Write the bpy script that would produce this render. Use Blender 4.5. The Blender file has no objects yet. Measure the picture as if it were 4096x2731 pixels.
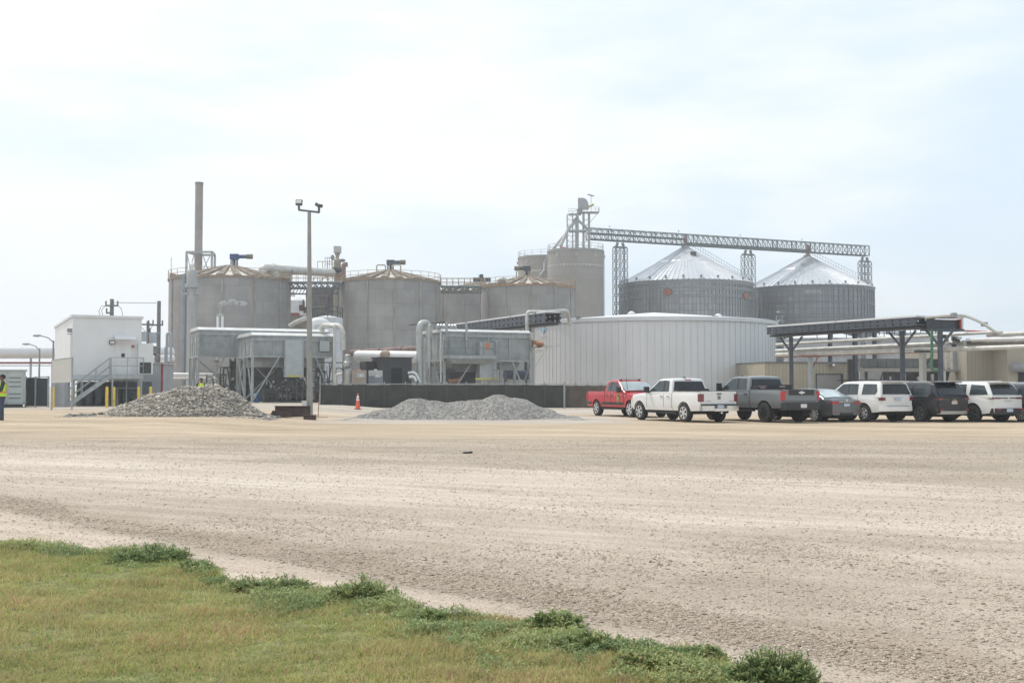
import bpy, bmesh, math, random
import numpy as np
from mathutils import Vector, Matrix
from math import sin, cos, pi, radians, atan2, sqrt, tan
random.seed(7); RS = np.random.RandomState(11)
SC = bpy.context.scene; COL = SC.collection
# ---------------------------------------------------------------- camera
FPX = 4500.0; CAMH = 1.58; HOR = 1545.0; PW, PH = 4096, 2731
PITCH = math.atan((HOR - PH / 2) / FPX)
cam_d = bpy.data.cameras.new('camera'); cam = bpy.data.objects.new('camera', cam_d); COL.objects.link(cam)
cam_d.sensor_width = 36; cam_d.sensor_fit = 'HORIZONTAL'; cam_d.lens = FPX / PW * 36
cam_d.clip_start = 0.1; cam_d.clip_end = 6000
cam.location = (0, 0, CAMH); cam.rotation_euler = (pi / 2 + PITCH, 0, 0)
SC.camera = cam
# ---------------------------------------------------------------- sun, sky, exposure
SUN_EL, SUN_AZ = radians(60), radians(-50)     # azimuth measured from +Y towards +X: behind the plant, to the left
sun_d = bpy.data.lights.new('sun', 'SUN'); sun_d.energy = 2.35; sun_d.angle = radians(2.5); sun_d.color = (1, .955, .88)
sun = bpy.data.objects.new('sun', sun_d); COL.objects.link(sun)
sdir = Vector((sin(SUN_AZ) * cos(SUN_EL), cos(SUN_AZ) * cos(SUN_EL), sin(SUN_EL)))
sun.rotation_euler = sdir.to_track_quat('Z', 'Y').to_euler()
W = bpy.data.worlds.new('World'); SC.world = W; W.use_nodes = True
nt = W.node_tree; nt.nodes.clear()
def N(nt, t, **k):
    n = nt.nodes.new(t)
    for a, v in k.items():
        if a.startswith('i_'): n.inputs[a[2:].replace('_', ' ')].default_value = v
        else: setattr(n, a, v)
    return n
out = N(nt, 'ShaderNodeOutputWorld'); bg = N(nt, 'ShaderNodeBackground'); bg.inputs['Strength'].default_value = 0.1
sky = N(nt, 'ShaderNodeTexSky', sky_type='NISHITA', sun_disc=False, sun_elevation=SUN_EL, sun_rotation=SUN_AZ, air_density=1.0, dust_density=1.5)
tc = N(nt, 'ShaderNodeTexCoord')
sep = N(nt, 'ShaderNodeSeparateXYZ'); nt.links.new(tc.outputs['Generated'], sep.inputs[0])
mp = N(nt, 'ShaderNodeMapping'); mp.inputs['Scale'].default_value = (1.0, 1.0, 3.6)
nt.links.new(tc.outputs['Generated'], mp.inputs[0])
no = N(nt, 'ShaderNodeTexNoise'); no.inputs['Scale'].default_value = 2.3; no.inputs['Detail'].default_value = 5; no.inputs['Roughness'].default_value = .52
nt.links.new(mp.outputs[0], no.inputs['Vector'])
# cloud amount: thicker to the left and low down, thinner in the upper right
mx = N(nt, 'ShaderNodeMath', operation='MULTIPLY_ADD'); mx.inputs[1].default_value = -.25; mx.inputs[2].default_value = 0.07
nt.links.new(sep.outputs['X'], mx.inputs[0])
ad = N(nt, 'ShaderNodeMath', operation='ADD'); nt.links.new(mx.outputs[0], ad.inputs[0]); nt.links.new(no.outputs['Fac'], ad.inputs[1])
mr = N(nt, 'ShaderNodeMapRange'); mr.interpolation_type = 'SMOOTHSTEP'
mr.inputs['From Min'].default_value = .44; mr.inputs['From Max'].default_value = .72
nt.links.new(ad.outputs[0], mr.inputs['Value'])
# thin veil everywhere: sky colour itself lightened by haze
veil = N(nt, 'ShaderNodeMix', data_type='RGBA'); veil.inputs[0].default_value = .80
veil.inputs[7].default_value = (7.9, 9.15, 10.25, 1)
nt.links.new(sky.outputs[0], veil.inputs[6])
cl = N(nt, 'ShaderNodeMix', data_type='RGBA'); cl.inputs[7].default_value = (9.2, 9.6, 9.95, 1)
nt.links.new(mr.outputs[0], cl.inputs[0]); nt.links.new(veil.outputs[2], cl.inputs[6])
nt.links.new(cl.outputs[2], bg.inputs['Color']); nt.links.new(bg.outputs[0], out.inputs['Surface'])
SC.view_settings.view_transform = 'Standard'; SC.view_settings.look = 'None'
SC.view_settings.exposure = 0.20; SC.view_settings.gamma = 1.0
SC.cycles.volume_bounces = 1; SC.cycles.max_bounces = 6; SC.cycles.diffuse_bounces = 3; SC.cycles.glossy_bounces = 3

# ---------------------------------------------------------------- projection helpers (photo pixel + depth -> world)
cP, sP = cos(PITCH), sin(PITCH)
def P(px, py, Y):
    u = (px - PW / 2) / FPX; v = (PH / 2 - py) / FPX
    dy = cP - v * sP; dz = sP + v * cP; t = Y / dy
    return Vector((u * t, Y, CAMH + dz * t))
def PX(px, Y, py=1545): return P(px, py, Y).x
def PZ(py, Y): return P(2048, py, Y).z
def sm(a, b, x):
    t = min(1, max(0, (x - a) / (b - a))); return t * t * (3 - 2 * t)
def terrain(x, y): return 0.26 * sm(-8, -13, x) * sm(36, 42.5, y) * (1 - sm(150, 260, y))
def G(px, py):
    Y = 50.0
    for _ in range(30):
        X = PX(px, Y, py); z = terrain(X, Y); Y = (CAMH - z) * FPX / (py - HOR) * .5 + Y * .5
    X = PX(px, Y, py); return Vector((X, Y, terrain(X, Y)))
# ---------------------------------------------------------------- materials
MATS = {}
def mat(name, col, rough=.6, metal=0.0, var=.10, scale=1.5, bump=0.0, bscale=30, streak=0.0, scol=(.25, .13, .07), coat=0.0, spec=.5):
    if name in MATS: return MATS[name]
    m = bpy.data.materials.new(name); m.use_nodes = True; t = m.node_tree; b = t.nodes['Principled BSDF']
    b.inputs['Roughness'].default_value = rough; b.inputs['Metallic'].default_value = metal
    b.inputs['Specular IOR Level'].default_value = spec
    if coat: b.inputs['Coat Weight'].default_value = coat; b.inputs['Coat Roughness'].default_value = .25
    c = N(t, 'ShaderNodeTexCoord'); n = N(t, 'ShaderNodeTexNoise'); n.inputs['Scale'].default_value = scale; n.inputs['Detail'].default_value = 6
    t.links.new(c.outputs['Object'], n.inputs['Vector'])
    r = N(t, 'ShaderNodeMapRange'); r.inputs['From Min'].default_value = .3; r.inputs['From Max'].default_value = .7
    r.inputs['To Min'].default_value = 1 - var * 1.6; r.inputs['To Max'].default_value = 1 + var
    t.links.new(n.outputs['Fac'], r.inputs['Value'])
    v = N(t, 'ShaderNodeVectorMath', operation='SCALE'); v.inputs[0].default_value = col
    t.links.new(r.outputs[0], v.inputs['Scale']); last = v.outputs[0]
    if streak:
        mp = N(t, 'ShaderNodeMapping'); mp.inputs['Scale'].default_value = (1.6, 1.6, .12); t.links.new(c.outputs['Object'], mp.inputs[0])
        n2 = N(t, 'ShaderNodeTexNoise'); n2.inputs['Scale'].default_value = 1.2; n2.inputs['Detail'].default_value = 5; t.links.new(mp.outputs[0], n2.inputs['Vector'])
        r2 = N(t, 'ShaderNodeMapRange'); r2.inputs['From Min'].default_value = .5; r2.inputs['From Max'].default_value = .75
        r2.inputs['To Max'].default_value = streak; t.links.new(n2.outputs['Fac'], r2.inputs['Value'])
        mxx = N(t, 'ShaderNodeMix', data_type='RGBA'); mxx.inputs[7].default_value = (*scol, 1)
        t.links.new(r2.outputs[0], mxx.inputs[0]); t.links.new(last, mxx.inputs[6]); last = mxx.outputs[2]
    t.links.new(last, b.inputs['Base Color'])
    if bump:
        n3 = N(t, 'ShaderNodeTexNoise'); n3.inputs['Scale'].default_value = bscale; n3.inputs['Detail'].default_value = 4
        t.links.new(c.outputs['Object'], n3.inputs['Vector'])
        bp = N(t, 'ShaderNodeBump'); bp.inputs['Strength'].default_value = bump; bp.inputs['Distance'].default_value = .03
        t.links.new(n3.outputs['Fac'], bp.inputs['Height']); t.links.new(bp.outputs[0], b.inputs['Normal'])
    MATS[name] = m; return m
def tank_mat(name, col, R, bw, bh, mortar, var=.12, streak=.5, scol=(.2, .15, .11), rough=.55, metal=.2, offs=.5, msize=.03, c2=.88, tone=0.0):
    """cylinder wall laid out round its own axis: plates / lifts with seams, stains running down"""
    m = bpy.data.materials.new(name); m.use_nodes = True; t = m.node_tree; b = t.nodes['Principled BSDF']
    b.inputs['Roughness'].default_value = rough; b.inputs['Metallic'].default_value = metal
    c = N(t, 'ShaderNodeTexCoord'); s = N(t, 'ShaderNodeSeparateXYZ'); t.links.new(c.outputs['Object'], s.inputs[0])
    a = N(t, 'ShaderNodeMath', operation='ARCTAN2'); t.links.new(s.outputs['X'], a.inputs[0]); t.links.new(s.outputs['Y'], a.inputs[1])
    ml = N(t, 'ShaderNodeMath', operation='MULTIPLY'); ml.inputs[1].default_value = R; t.links.new(a.outputs[0], ml.inputs[0])
    cb = N(t, 'ShaderNodeCombineXYZ'); t.links.new(ml.outputs[0], cb.inputs['X']); t.links.new(s.outputs['Z'], cb.inputs['Y'])
    br = N(t, 'ShaderNodeTexBrick'); br.offset = offs; br.inputs['Scale'].default_value = 1; br.inputs['Brick Width'].default_value = bw; br.inputs['Row Height'].default_value = bh
    br.inputs['Mortar Size'].default_value = msize; br.inputs['Mortar Smooth'].default_value = .3; br.inputs['Bias'].default_value = 0
    br.inputs['Color1'].default_value = (*[x * c2 for x in col], 1); br.inputs['Color2'].default_value = (*[min(1, x * 1.06) for x in col], 1)
    br.inputs['Mortar'].default_value = (*[x * mortar for x in col], 1); t.links.new(cb.outputs[0], br.inputs['Vector'])
    n = N(t, 'ShaderNodeTexNoise'); n.inputs['Scale'].default_value = .35; n.inputs['Detail'].default_value = 7; t.links.new(c.outputs['Object'], n.inputs['Vector'])
    r = N(t, 'ShaderNodeMapRange'); r.inputs['From Min'].default_value = .3; r.inputs['From Max'].default_value = .7
    r.inputs['To Min'].default_value = 1 - var * 1.5; r.inputs['To Max'].default_value = 1 + var; t.links.new(n.outputs['Fac'], r.inputs['Value'])
    v = N(t, 'ShaderNodeVectorMath', operation='SCALE'); t.links.new(br.outputs['Color'], v.inputs[0]); t.links.new(r.outputs[0], v.inputs['Scale'])
    cb2 = N(t, 'ShaderNodeCombineXYZ'); t.links.new(ml.outputs[0], cb2.inputs['X'])
    mz = N(t, 'ShaderNodeMath', operation='MULTIPLY'); mz.inputs[1].default_value = .05; t.links.new(s.outputs['Z'], mz.inputs[0]); t.links.new(mz.outputs[0], cb2.inputs['Y'])
    n2 = N(t, 'ShaderNodeTexNoise'); n2.inputs['Scale'].default_value = .9; n2.inputs['Detail'].default_value = 4; t.links.new(cb2.outputs[0], n2.inputs['Vector'])
    r2 = N(t, 'ShaderNodeMapRange'); r2.inputs['From Min'].default_value = .54; r2.inputs['From Max'].default_value = .74; r2.inputs['To Max'].default_value = streak
    t.links.new(n2.outputs['Fac'], r2.inputs['Value'])
    mxx = N(t, 'ShaderNodeMix', data_type='RGBA'); mxx.inputs[7].default_value = (*scol, 1)
    t.links.new(r2.outputs[0], mxx.inputs[0]); t.links.new(v.outputs[0], mxx.inputs[6]); t.links.new(mxx.outputs[2], b.inputs['Base Color'])
    return m
# ---------------------------------------------------------------- mesh builder
class MB:
    def __init__(s): s.v = []; s.f = []
    def add(s, vs, fs):
        o = len(s.v); s.v += [tuple(x) for x in vs]; s.f += [tuple(i + o for i in f) for f in fs]; return s
    def box(s, cx, cy, cz, sx, sy, sz, rz=0):
        vs = []; c, n = cos(rz), sin(rz)
        for z in (-.5, .5):
            for x, y in ((-.5, -.5), (.5, -.5), (.5, .5), (-.5, .5)):
                X, Y = x * sx, y * sy; vs.append((cx + X * c - Y * n, cy + X * n + Y * c, cz + z * sz))
        return s.add(vs, [(0, 3, 2, 1), (4, 5, 6, 7), (0, 1, 5, 4), (1, 2, 6, 5), (2, 3, 7, 6), (3, 0, 4, 7)])
    def bb(s, x0, x1, y0, y1, z0, z1): return s.box((x0 + x1) / 2, (y0 + y1) / 2, (z0 + z1) / 2, abs(x1 - x0), abs(y1 - y0), abs(z1 - z0))
    def bar(s, p, q, w, h=None):
        p, q = Vector(p), Vector(q); h = h or w; d = (q - p)
        if d.length < 1e-6: return s
        d.normalize(); u = Vector((0, 0, 1)) if abs(d.z) < .99 else Vector((0, 1, 0))
        a = d.cross(u).normalized(); b = a.cross(d).normalized(); vs = []
        for c in (p, q):
            for i, j in ((-1, -1), (1, -1), (1, 1), (-1, 1)): vs.append(c + a * i * w / 2 + b * j * h / 2)
        return s.add(vs, [(0, 1, 2, 3), (7, 6, 5, 4), (0, 4, 5, 1), (1, 5, 6, 2), (2, 6, 7, 3), (3, 7, 4, 0)])
    def tube(s, pts, r, n=8, caps=True):
        pts = [Vector(p) for p in pts]; m = len(pts); rr = r if isinstance(r, (list, tuple)) else [r] * m
        vs = []; ref = None
        for i, p in enumerate(pts):
            d = (pts[min(i + 1, m - 1)] - pts[max(i - 1, 0)]).normalized()
            if ref is None: ref = d.cross(Vector((0, 0, 1)) if abs(d.z) < .9 else Vector((1, 0, 0))).normalized()
            a = (ref - d * ref.dot(d)).normalized(); ref = a; b = d.cross(a)
            k = 1.0
            if 0 < i < m - 1:
                c_ = (pts[i] - pts[i - 1]).normalized().dot(d); k = 1 / max(.6, c_) if c_ < 1 else 1
            for j in range(n):
                t = 2 * pi * j / n; vs.append(p + (a * cos(t) + b * sin(t)) * rr[i] * (1 if k == 1 else 1))
        fs = [(i * n + j, i * n + (j + 1) % n, (i + 1) * n + (j + 1) % n, (i + 1) * n + j) for i in range(m - 1) for j in range(n)]
        if caps: fs += [tuple(range(n))[::-1], tuple(range((m - 1) * n, m * n))]
        return s.add(vs, fs)
    def cyl(s, p, q, r, r2=None, n=12, caps=True): return s.tube([p, q], [r, r if r2 is None else r2], n, caps)
    def lathe(s, cx, cy, prof, n=32, caps=True, sx=1, sy=1):
        vs = [(cx + r * cos(2 * pi * j / n) * sx, cy + r * sin(2 * pi * j / n) * sy, z) for r, z in prof for j in range(n)]; m = len(prof)
        fs = [(i * n + j, i * n + (j + 1) % n, (i + 1) * n + (j + 1) % n, (i + 1) * n + j) for i in range(m - 1) for j in range(n)]
        if caps: fs += [tuple(range(n))[::-1], tuple(range((m - 1) * n, m * n))]
        return s.add(vs, fs)
    def ball(s, c, r, sx=1, sy=1, sz=1, n=12):
        pr = [(max(.001, r * sin(pi * i / n)), c[2] - r * cos(pi * i / n) * sz) for i in range(n + 1)]
        return s.lathe(c[0], c[1], pr, n * 2, True, sx, sy)
    def poly(s, pts): return s.add(pts, [tuple(range(len(pts)))])
    def prism(s, pts, d):
        n = len(pts); d = Vector(d); vs = [Vector(p) for p in pts] + [Vector(p) + d for p in pts]
        return s.add(vs, [tuple(range(n))[::-1], tuple(range(n, 2 * n))] + [(i, (i + 1) % n, (i + 1) % n + n, i + n) for i in range(n)])
    def loft(s, rings, caps=True):
        n = len(rings[0]); m = len(rings); vs = [p for r in rings for p in r]
        fs = [(i * n + j, i * n + (j + 1) % n, (i + 1) * n + (j + 1) % n, (i + 1) * n + j) for i in range(m - 1) for j in range(n)]
        if caps: fs += [tuple(range(n))[::-1], tuple(range((m - 1) * n, m * n))]
        return s.add(vs, fs)
    def build(s, name, m, parent=None, smooth=False, world=True, angle=35):
        me = bpy.data.meshes.new(name); vs = s.v
        if parent is not None and world:
            M = ROOT[parent.name].inverted(); vs = [M @ Vector(v) for v in vs]
        me.from_pydata([tuple(v) for v in vs], [], s.f); me.update()
        bm = bmesh.new(); bm.from_mesh(me); bmesh.ops.recalc_face_normals(bm, faces=bm.faces); bm.to_mesh(me); bm.free()
        me.materials.append(m)
        if smooth:
            me.shade_smooth(); me.set_sharp_from_angle(angle=radians(angle))
        o = bpy.data.objects.new(name, me); COL.objects.link(o)
        if parent is not None: o.parent = parent; ROOT[o.name] = ROOT[parent.name]
        else: ROOT[o.name] = Matrix.Identity(4)
        return o
ROOT = {}
def tag(o, label=None, cat=None, group=None, kind=None):
    if label: o['label'] = label
    if cat: o['category'] = cat
    if group: o['group'] = group
    if kind: o['kind'] = kind
    return o
def T(name, label, cat, loc=(0, 0, 0), rz=0, group=None):
    o = bpy.data.objects.new(name, None); COL.objects.link(o); o.location = loc; o.rotation_euler = (0, 0, rz); o.empty_display_size = .3
    ROOT[o.name] = Matrix.Translation(Vector(loc)) @ Matrix.Rotation(rz, 4, 'Z'); return tag(o, label, cat, group)
def kids(o): return [c for c in bpy.data.objects if c.parent == o]
def copytree(o, parent=None):
    c = o.copy(); COL.objects.link(c); c.parent = parent
    for k in kids(o): copytree(k, c)
    return c
def dup(o, label, loc, rz=None, scale=None):
    c = copytree(o); c['label'] = label; c.location = loc
    if rz is not None: c.rotation_euler = (0, 0, rz)
    if scale: c.scale = scale
    return c
def bend(pts, rad, k=6):
    pts = [Vector(p) for p in pts]; o = [pts[0]]
    for i in range(1, len(pts) - 1):
        a, b, c = pts[i - 1], pts[i], pts[i + 1]; u = (a - b); w = (c - b); r = min(rad, u.length * .49, w.length * .49)
        p0 = b + u.normalized() * r; p1 = b + w.normalized() * r
        for j in range(k + 1):
            t = j / k; o.append(p0 * (1 - t) ** 2 + b * 2 * t * (1 - t) + p1 * t * t)
    o.append(pts[-1]); return o
def text_mesh(name, txt, size, m, parent, M, extrude=.004, world=True):
    cu = bpy.data.curves.new(name, 'FONT'); cu.body = txt; cu.size = size; cu.extrude = extrude; cu.align_x = 'CENTER'; cu.align_y = 'CENTER'
    tmp = bpy.data.objects.new('tmp', cu); me = tmp.to_mesh().copy(); bpy.data.objects.remove(tmp)
    me.transform(M)
    if world and parent is not None: me.transform(ROOT[parent.name].inverted())
    me.materials.clear(); me.materials.append(m); o = bpy.data.objects.new(name, me); COL.objects.link(o); o.parent = parent; ROOT[o.name] = ROOT[parent.name]; return o
# shared materials
GALV = mat('galvanised steel', (.36, .385, .385), .5, .35, .14, 2.5, streak=.25, scol=(.27, .28, .27))
GALVD = mat('dull galvanised plate', (.32, .34, .335), .6, .2, .2, 1.2, streak=.5, scol=(.26, .27, .27))
DARK = mat('dark painted steel', (.055, .065, .075), .55, .3, .2, 3)
DKGREY = mat('charcoal panel', (.05, .052, .055), .6, .1, .15, 3)
WHITEP = mat('white painted panel', (.70, .70, .70), .45, 0, .04, .6, streak=.12, scol=(.6, .58, .54))
WHITEM = mat('white insulated cladding', (.72, .72, .71), .4, .1, .06, 1, streak=.25, scol=(.5, .48, .44))
RUSTM = mat('rusty steel', (.30, .17, .11), .8, .1, .3, 3, bump=.3)
RUSTRED = mat('red oxide primer steel', (.075, .048, .042), .7, .1, .25, 3)
YEL = mat('safety yellow paint', (.72, .50, .06), .5, 0, .12, 4)
PIPEM = mat('cream insulated pipe', (.56, .55, .51), .5, .15, .12, 2, streak=.3, scol=(.38, .35, .30))
PIPEG = mat('grey insulated pipe', (.42, .42, .40), .45, .35, .14, 2, streak=.3, scol=(.26, .25, .23))
RAILR = mat('rust stained railing', (.36, .24, .15), .8, 0, .3, 6)
BLACKP = mat('black rubber', (.018, .018, .019), .8, 0, .2, 10)
CHROME = mat('chrome', (.75, .75, .74), .2, 1, .05, 5)
CONC = mat('concrete', (.36, .345, .32), .85, 0, .12, .8, bump=.2)
GLASS = mat('tinted glass', (.020, .024, .03), .08, 0, .15, 2, spec=.35)
LENS = mat('lamp glass', (.75, .74, .68), .2, 0, .05, 6)
# ---------------------------------------------------------------- ground
def ground():
    ys = [-40, -10, 0, 3] + [4 + i * .5 for i in range(60)] + [34 + i * 1.0 for i in range(60)] + [100, 120, 150, 180, 220, 260, 300, 500, 1000, 2500, 5000]
    xs = [-3000, -1000, -300, -120, -60] + [-45 + i * 1.0 for i in range(86)] + [60, 120, 300, 1000, 3000]
    mb = MB(); nx = len(xs)
    vs = [(x, y, terrain(x, y) - (0.02 if y < 0 else 0)) for y in ys for x in xs]
    fs = [(j * nx + i, j * nx + i + 1, (j + 1) * nx + i + 1, (j + 1) * nx + i) for j in range(len(ys) - 1) for i in range(nx - 1)]
    mb.add(vs, fs)
    m = bpy.data.materials.new('gravel lot'); m.use_nodes = True; t = m.node_tree; b = t.nodes['Principled BSDF']
    L = t.links.new; b.inputs['Roughness'].default_value = .95; b.inputs['Specular IOR Level'].default_value = .15
    c = N(t, 'ShaderNodeTexCoord'); s = N(t, 'ShaderNodeSeparateXYZ'); L(c.outputs['Object'], s.inputs[0])
    def noise(sc, det=4, rough=.55, vec=None, scl=None, rot=0):
        n = N(t, 'ShaderNodeTexNoise'); n.inputs['Scale'].default_value = sc; n.inputs['Detail'].default_value = det; n.inputs['Roughness'].default_value = rough
        if scl:
            mp = N(t, 'ShaderNodeMapping'); mp.vector_type = 'TEXTURE'; mp.inputs['Rotation'].default_value = (0, 0, rot); mp.inputs['Scale'].default_value = scl
            L(c.outputs['Object'], mp.inputs[0]); L(mp.outputs[0], n.inputs['Vector'])
        else: L(c.outputs['Object'], n.inputs['Vector'])
        return n.outputs['Fac']
    def math(op, a, b_=None, c_=None):
        n = N(t, 'ShaderNodeMath', operation=op)
        for i, x in enumerate((a, b_, c_)):
            if x is None: continue
            if isinstance(x, (int, float)): n.inputs[i].default_value = x
            else: L(x, n.inputs[i])
        return n.outputs[0]
    def rng(v, a, b_, lo=0, hi=1):
        n = N(t, 'ShaderNodeMapRange'); n.interpolation_type = 'SMOOTHSTEP'
        n.inputs['From Min'].default_value = a; n.inputs['From Max'].default_value = b_; n.inputs['To Min'].default_value = lo; n.inputs['To Max'].default_value = hi
        L(v, n.inputs['Value']); return n.outputs[0]
    def mix(f, a, b_, bt='MIX'):
        n = N(t, 'ShaderNodeMix', data_type='RGBA', blend_type=bt)
        for i, x in ((0, f), (6, a), (7, b_)):
            if isinstance(x, tuple): n.inputs[i].default_value = (*x, 1)
            elif isinstance(x, (int, float)): n.inputs[i].default_value = x
            else: L(x, n.inputs[i])
        return n.outputs[2]
    X, Y = s.outputs['X'], s.outputs['Y']
    q = math('MULTIPLY_ADD', X, .56, Y)
    big = noise(.16, 5); mid = noise(.7, 5); streaks = noise(1.0, 5, .6, scl=(7, .8, 1), rot=radians(-29)); streaksf = noise(1.0, 5, .65, scl=(8, 1.3, 1), rot=radians(4))
    warp = math('MULTIPLY', math('SUBTRACT', big, .5), 8)
    qq = math('ADD', q, math('ADD', warp, math('MULTIPLY', math('SUBTRACT', streaks, .5), 9)))
    road = math('MULTIPLY', rng(qq, 9.5, 16.5), rng(qq, 25, 18.5))
    yy = math('ADD', Y, math('ADD', math('MULTIPLY', warp, .5), math('MULTIPLY', math('SUBTRACT', streaksf, .5), 7)))
    tan_ = rng(yy, 29, 40)
    col = mix(rng(mid, .35, .65), (.375, .325, .275), (.455, .40, .345))
    col = mix(road, col, (.53, .475, .42))
    grey = math('MULTIPLY', rng(qq, 20, 26), rng(yy, 41, 33)); col = mix(math('MULTIPLY', grey, .8), col, (.37, .325, .27))
    tancol = mix(rng(streaksf, .35, .62), (.385, .315, .235), (.495, .415, .315)); col = mix(tan_, col, tancol)
    # grey crushed rock in the works yard and between the piles
    yard = rng(math('ADD', yy, math('MULTIPLY', big, 6)), 63, 70); col = mix(math('MULTIPLY', yard, .75), col, (.42, .40, .37))
    gp = math('MULTIPLY', rng(yy, 46, 51), rng(yy, 62, 57)); col = mix(math('MULTIPLY', math('MULTIPLY', gp, rng(math('ABSOLUTE', math('ADD', X, 1.5)), 8.5, 5)), .8), col, (.44, .42, .40))
    # windrow of brown stones, pale dust along the grass
    w = math('MULTIPLY_ADD', X, .94, Y); w = math('ADD', w, math('MULTIPLY', math('SUBTRACT', mid, .5), 1.6))
    row = math('MULTIPLY', rng(w, 7.9, 8.5), rng(w, 9.8, 9.0)); col = mix(math('MULTIPLY', row, .55), col, (.32, .26, .20))
    dust = rng(w, 8.3, 7.5); col = mix(math('MULTIPLY', dust, .8), col, (.54, .465, .40))
    # dark tyre scuffs
    scuf = math('MULTIPLY', rng(streaksf, .56, .66), rng(yy, 25, 30)); col = mix(math('MULTIPLY', math('MULTIPLY', scuf, rng(yy, 52, 44)), .75), col, (.29, .225, .155))
    scuf2 = math('MULTIPLY', rng(streaks, .58, .66), rng(qq, 24, 18)); col = mix(math('MULTIPLY', scuf2, .45), col, (.33, .29, .25)); pat = noise(.35, 5, .6, scl=(3, 1, 1), rot=radians(-20)); col = mix(.55, col, mix(rng(pat, .3, .7), (.36, .35, .34), (.62, .62, .62)), 'OVERLAY')
    # long fine wheel tracks
    trk = noise(1.0, 3, .5, scl=(30, .30, 1), rot=radians(-27)); trk2 = noise(1.0, 3, .5, scl=(24, .38, 1), rot=radians(3)); tk = math('ADD', math('MULTIPLY', trk, rng(qq, 30, 22)), math('MULTIPLY', trk2, rng(qq, 22, 30)))
    col = mix(.28, col, mix(rng(tk, .36, .64), (.37, .36, .35), (.60, .60, .60)), 'OVERLAY')
    # pebbles
    def vor(sc):
        v = N(t, 'ShaderNodeTexVoronoi'); v.inputs['Scale'].default_value = sc; L(c.outputs['Object'], v.inputs['Vector']); return v
    v1 = vor(34); v2 = vor(15); peb = noise(5, 3, .6)
    sp1 = N(t, 'ShaderNodeSeparateColor'); L(v1.outputs['Color'], sp1.inputs[0]); sp2 = N(t, 'ShaderNodeSeparateColor'); L(v2.outputs['Color'], sp2.inputs[0])
    den = math('SUBTRACT', 1.0, math('MULTIPLY', math('MAXIMUM', math('MULTIPLY', road, .8), math('MAXIMUM', math('MULTIPLY', tan_, .35), dust)), 1))
    pm = math('MULTIPLY', rng(v1.outputs['Distance'], .55, .35), rng(math('ADD', sp1.outputs[0], math('MULTIPLY', math('SUBTRACT', peb, .5), 1.2)), .45, .75))
    pc = mix(sp1.outputs[1], (.16, .14, .12), (.58, .53, .48))
    col = mix(math('MULTIPLY', math('MULTIPLY', pm, math('MULTIPLY_ADD', den, .7, .3)), .8), col, pc)
    pm2 = math('MULTIPLY', rng(v2.outputs['Distance'], .30, .2), rng(sp2.outputs[0], .8, .86))
    col = mix(math('MULTIPLY', math('MULTIPLY', pm2, math('MULTIPLY_ADD', den, .7, .3)), .45), col, mix(sp2.outputs[1], (.20, .17, .14), (.50, .45, .40)))
    fine = noise(60, 3, .7); col = mix(.5, col, mix(rng(fine, .32, .68), (.27, .27, .27), (.70, .70, .70)), 'OVERLAY')
    tn = N(t, 'ShaderNodeVectorMath', operation='MULTIPLY'); tn.inputs[1].default_value = (1.13, 1.09, 1.04); L(col, tn.inputs[0]); L(tn.outputs[0], b.inputs['Base Color'])
    bp = N(t, 'ShaderNodeBump'); bp.inputs['Strength'].default_value = .8; bp.inputs['Distance'].default_value = .025
    hh = math('ADD', math('MULTIPLY', pm, -.5), math('ADD', math('MULTIPLY', fine, .7), math('MULTIPLY', peb, .8)))
    L(hh, bp.inputs['Height']); L(bp.outputs[0], b.inputs['Normal'])
    o = mb.build('ground', m, smooth=True); tag(o, kind='structure')
ground()
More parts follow.
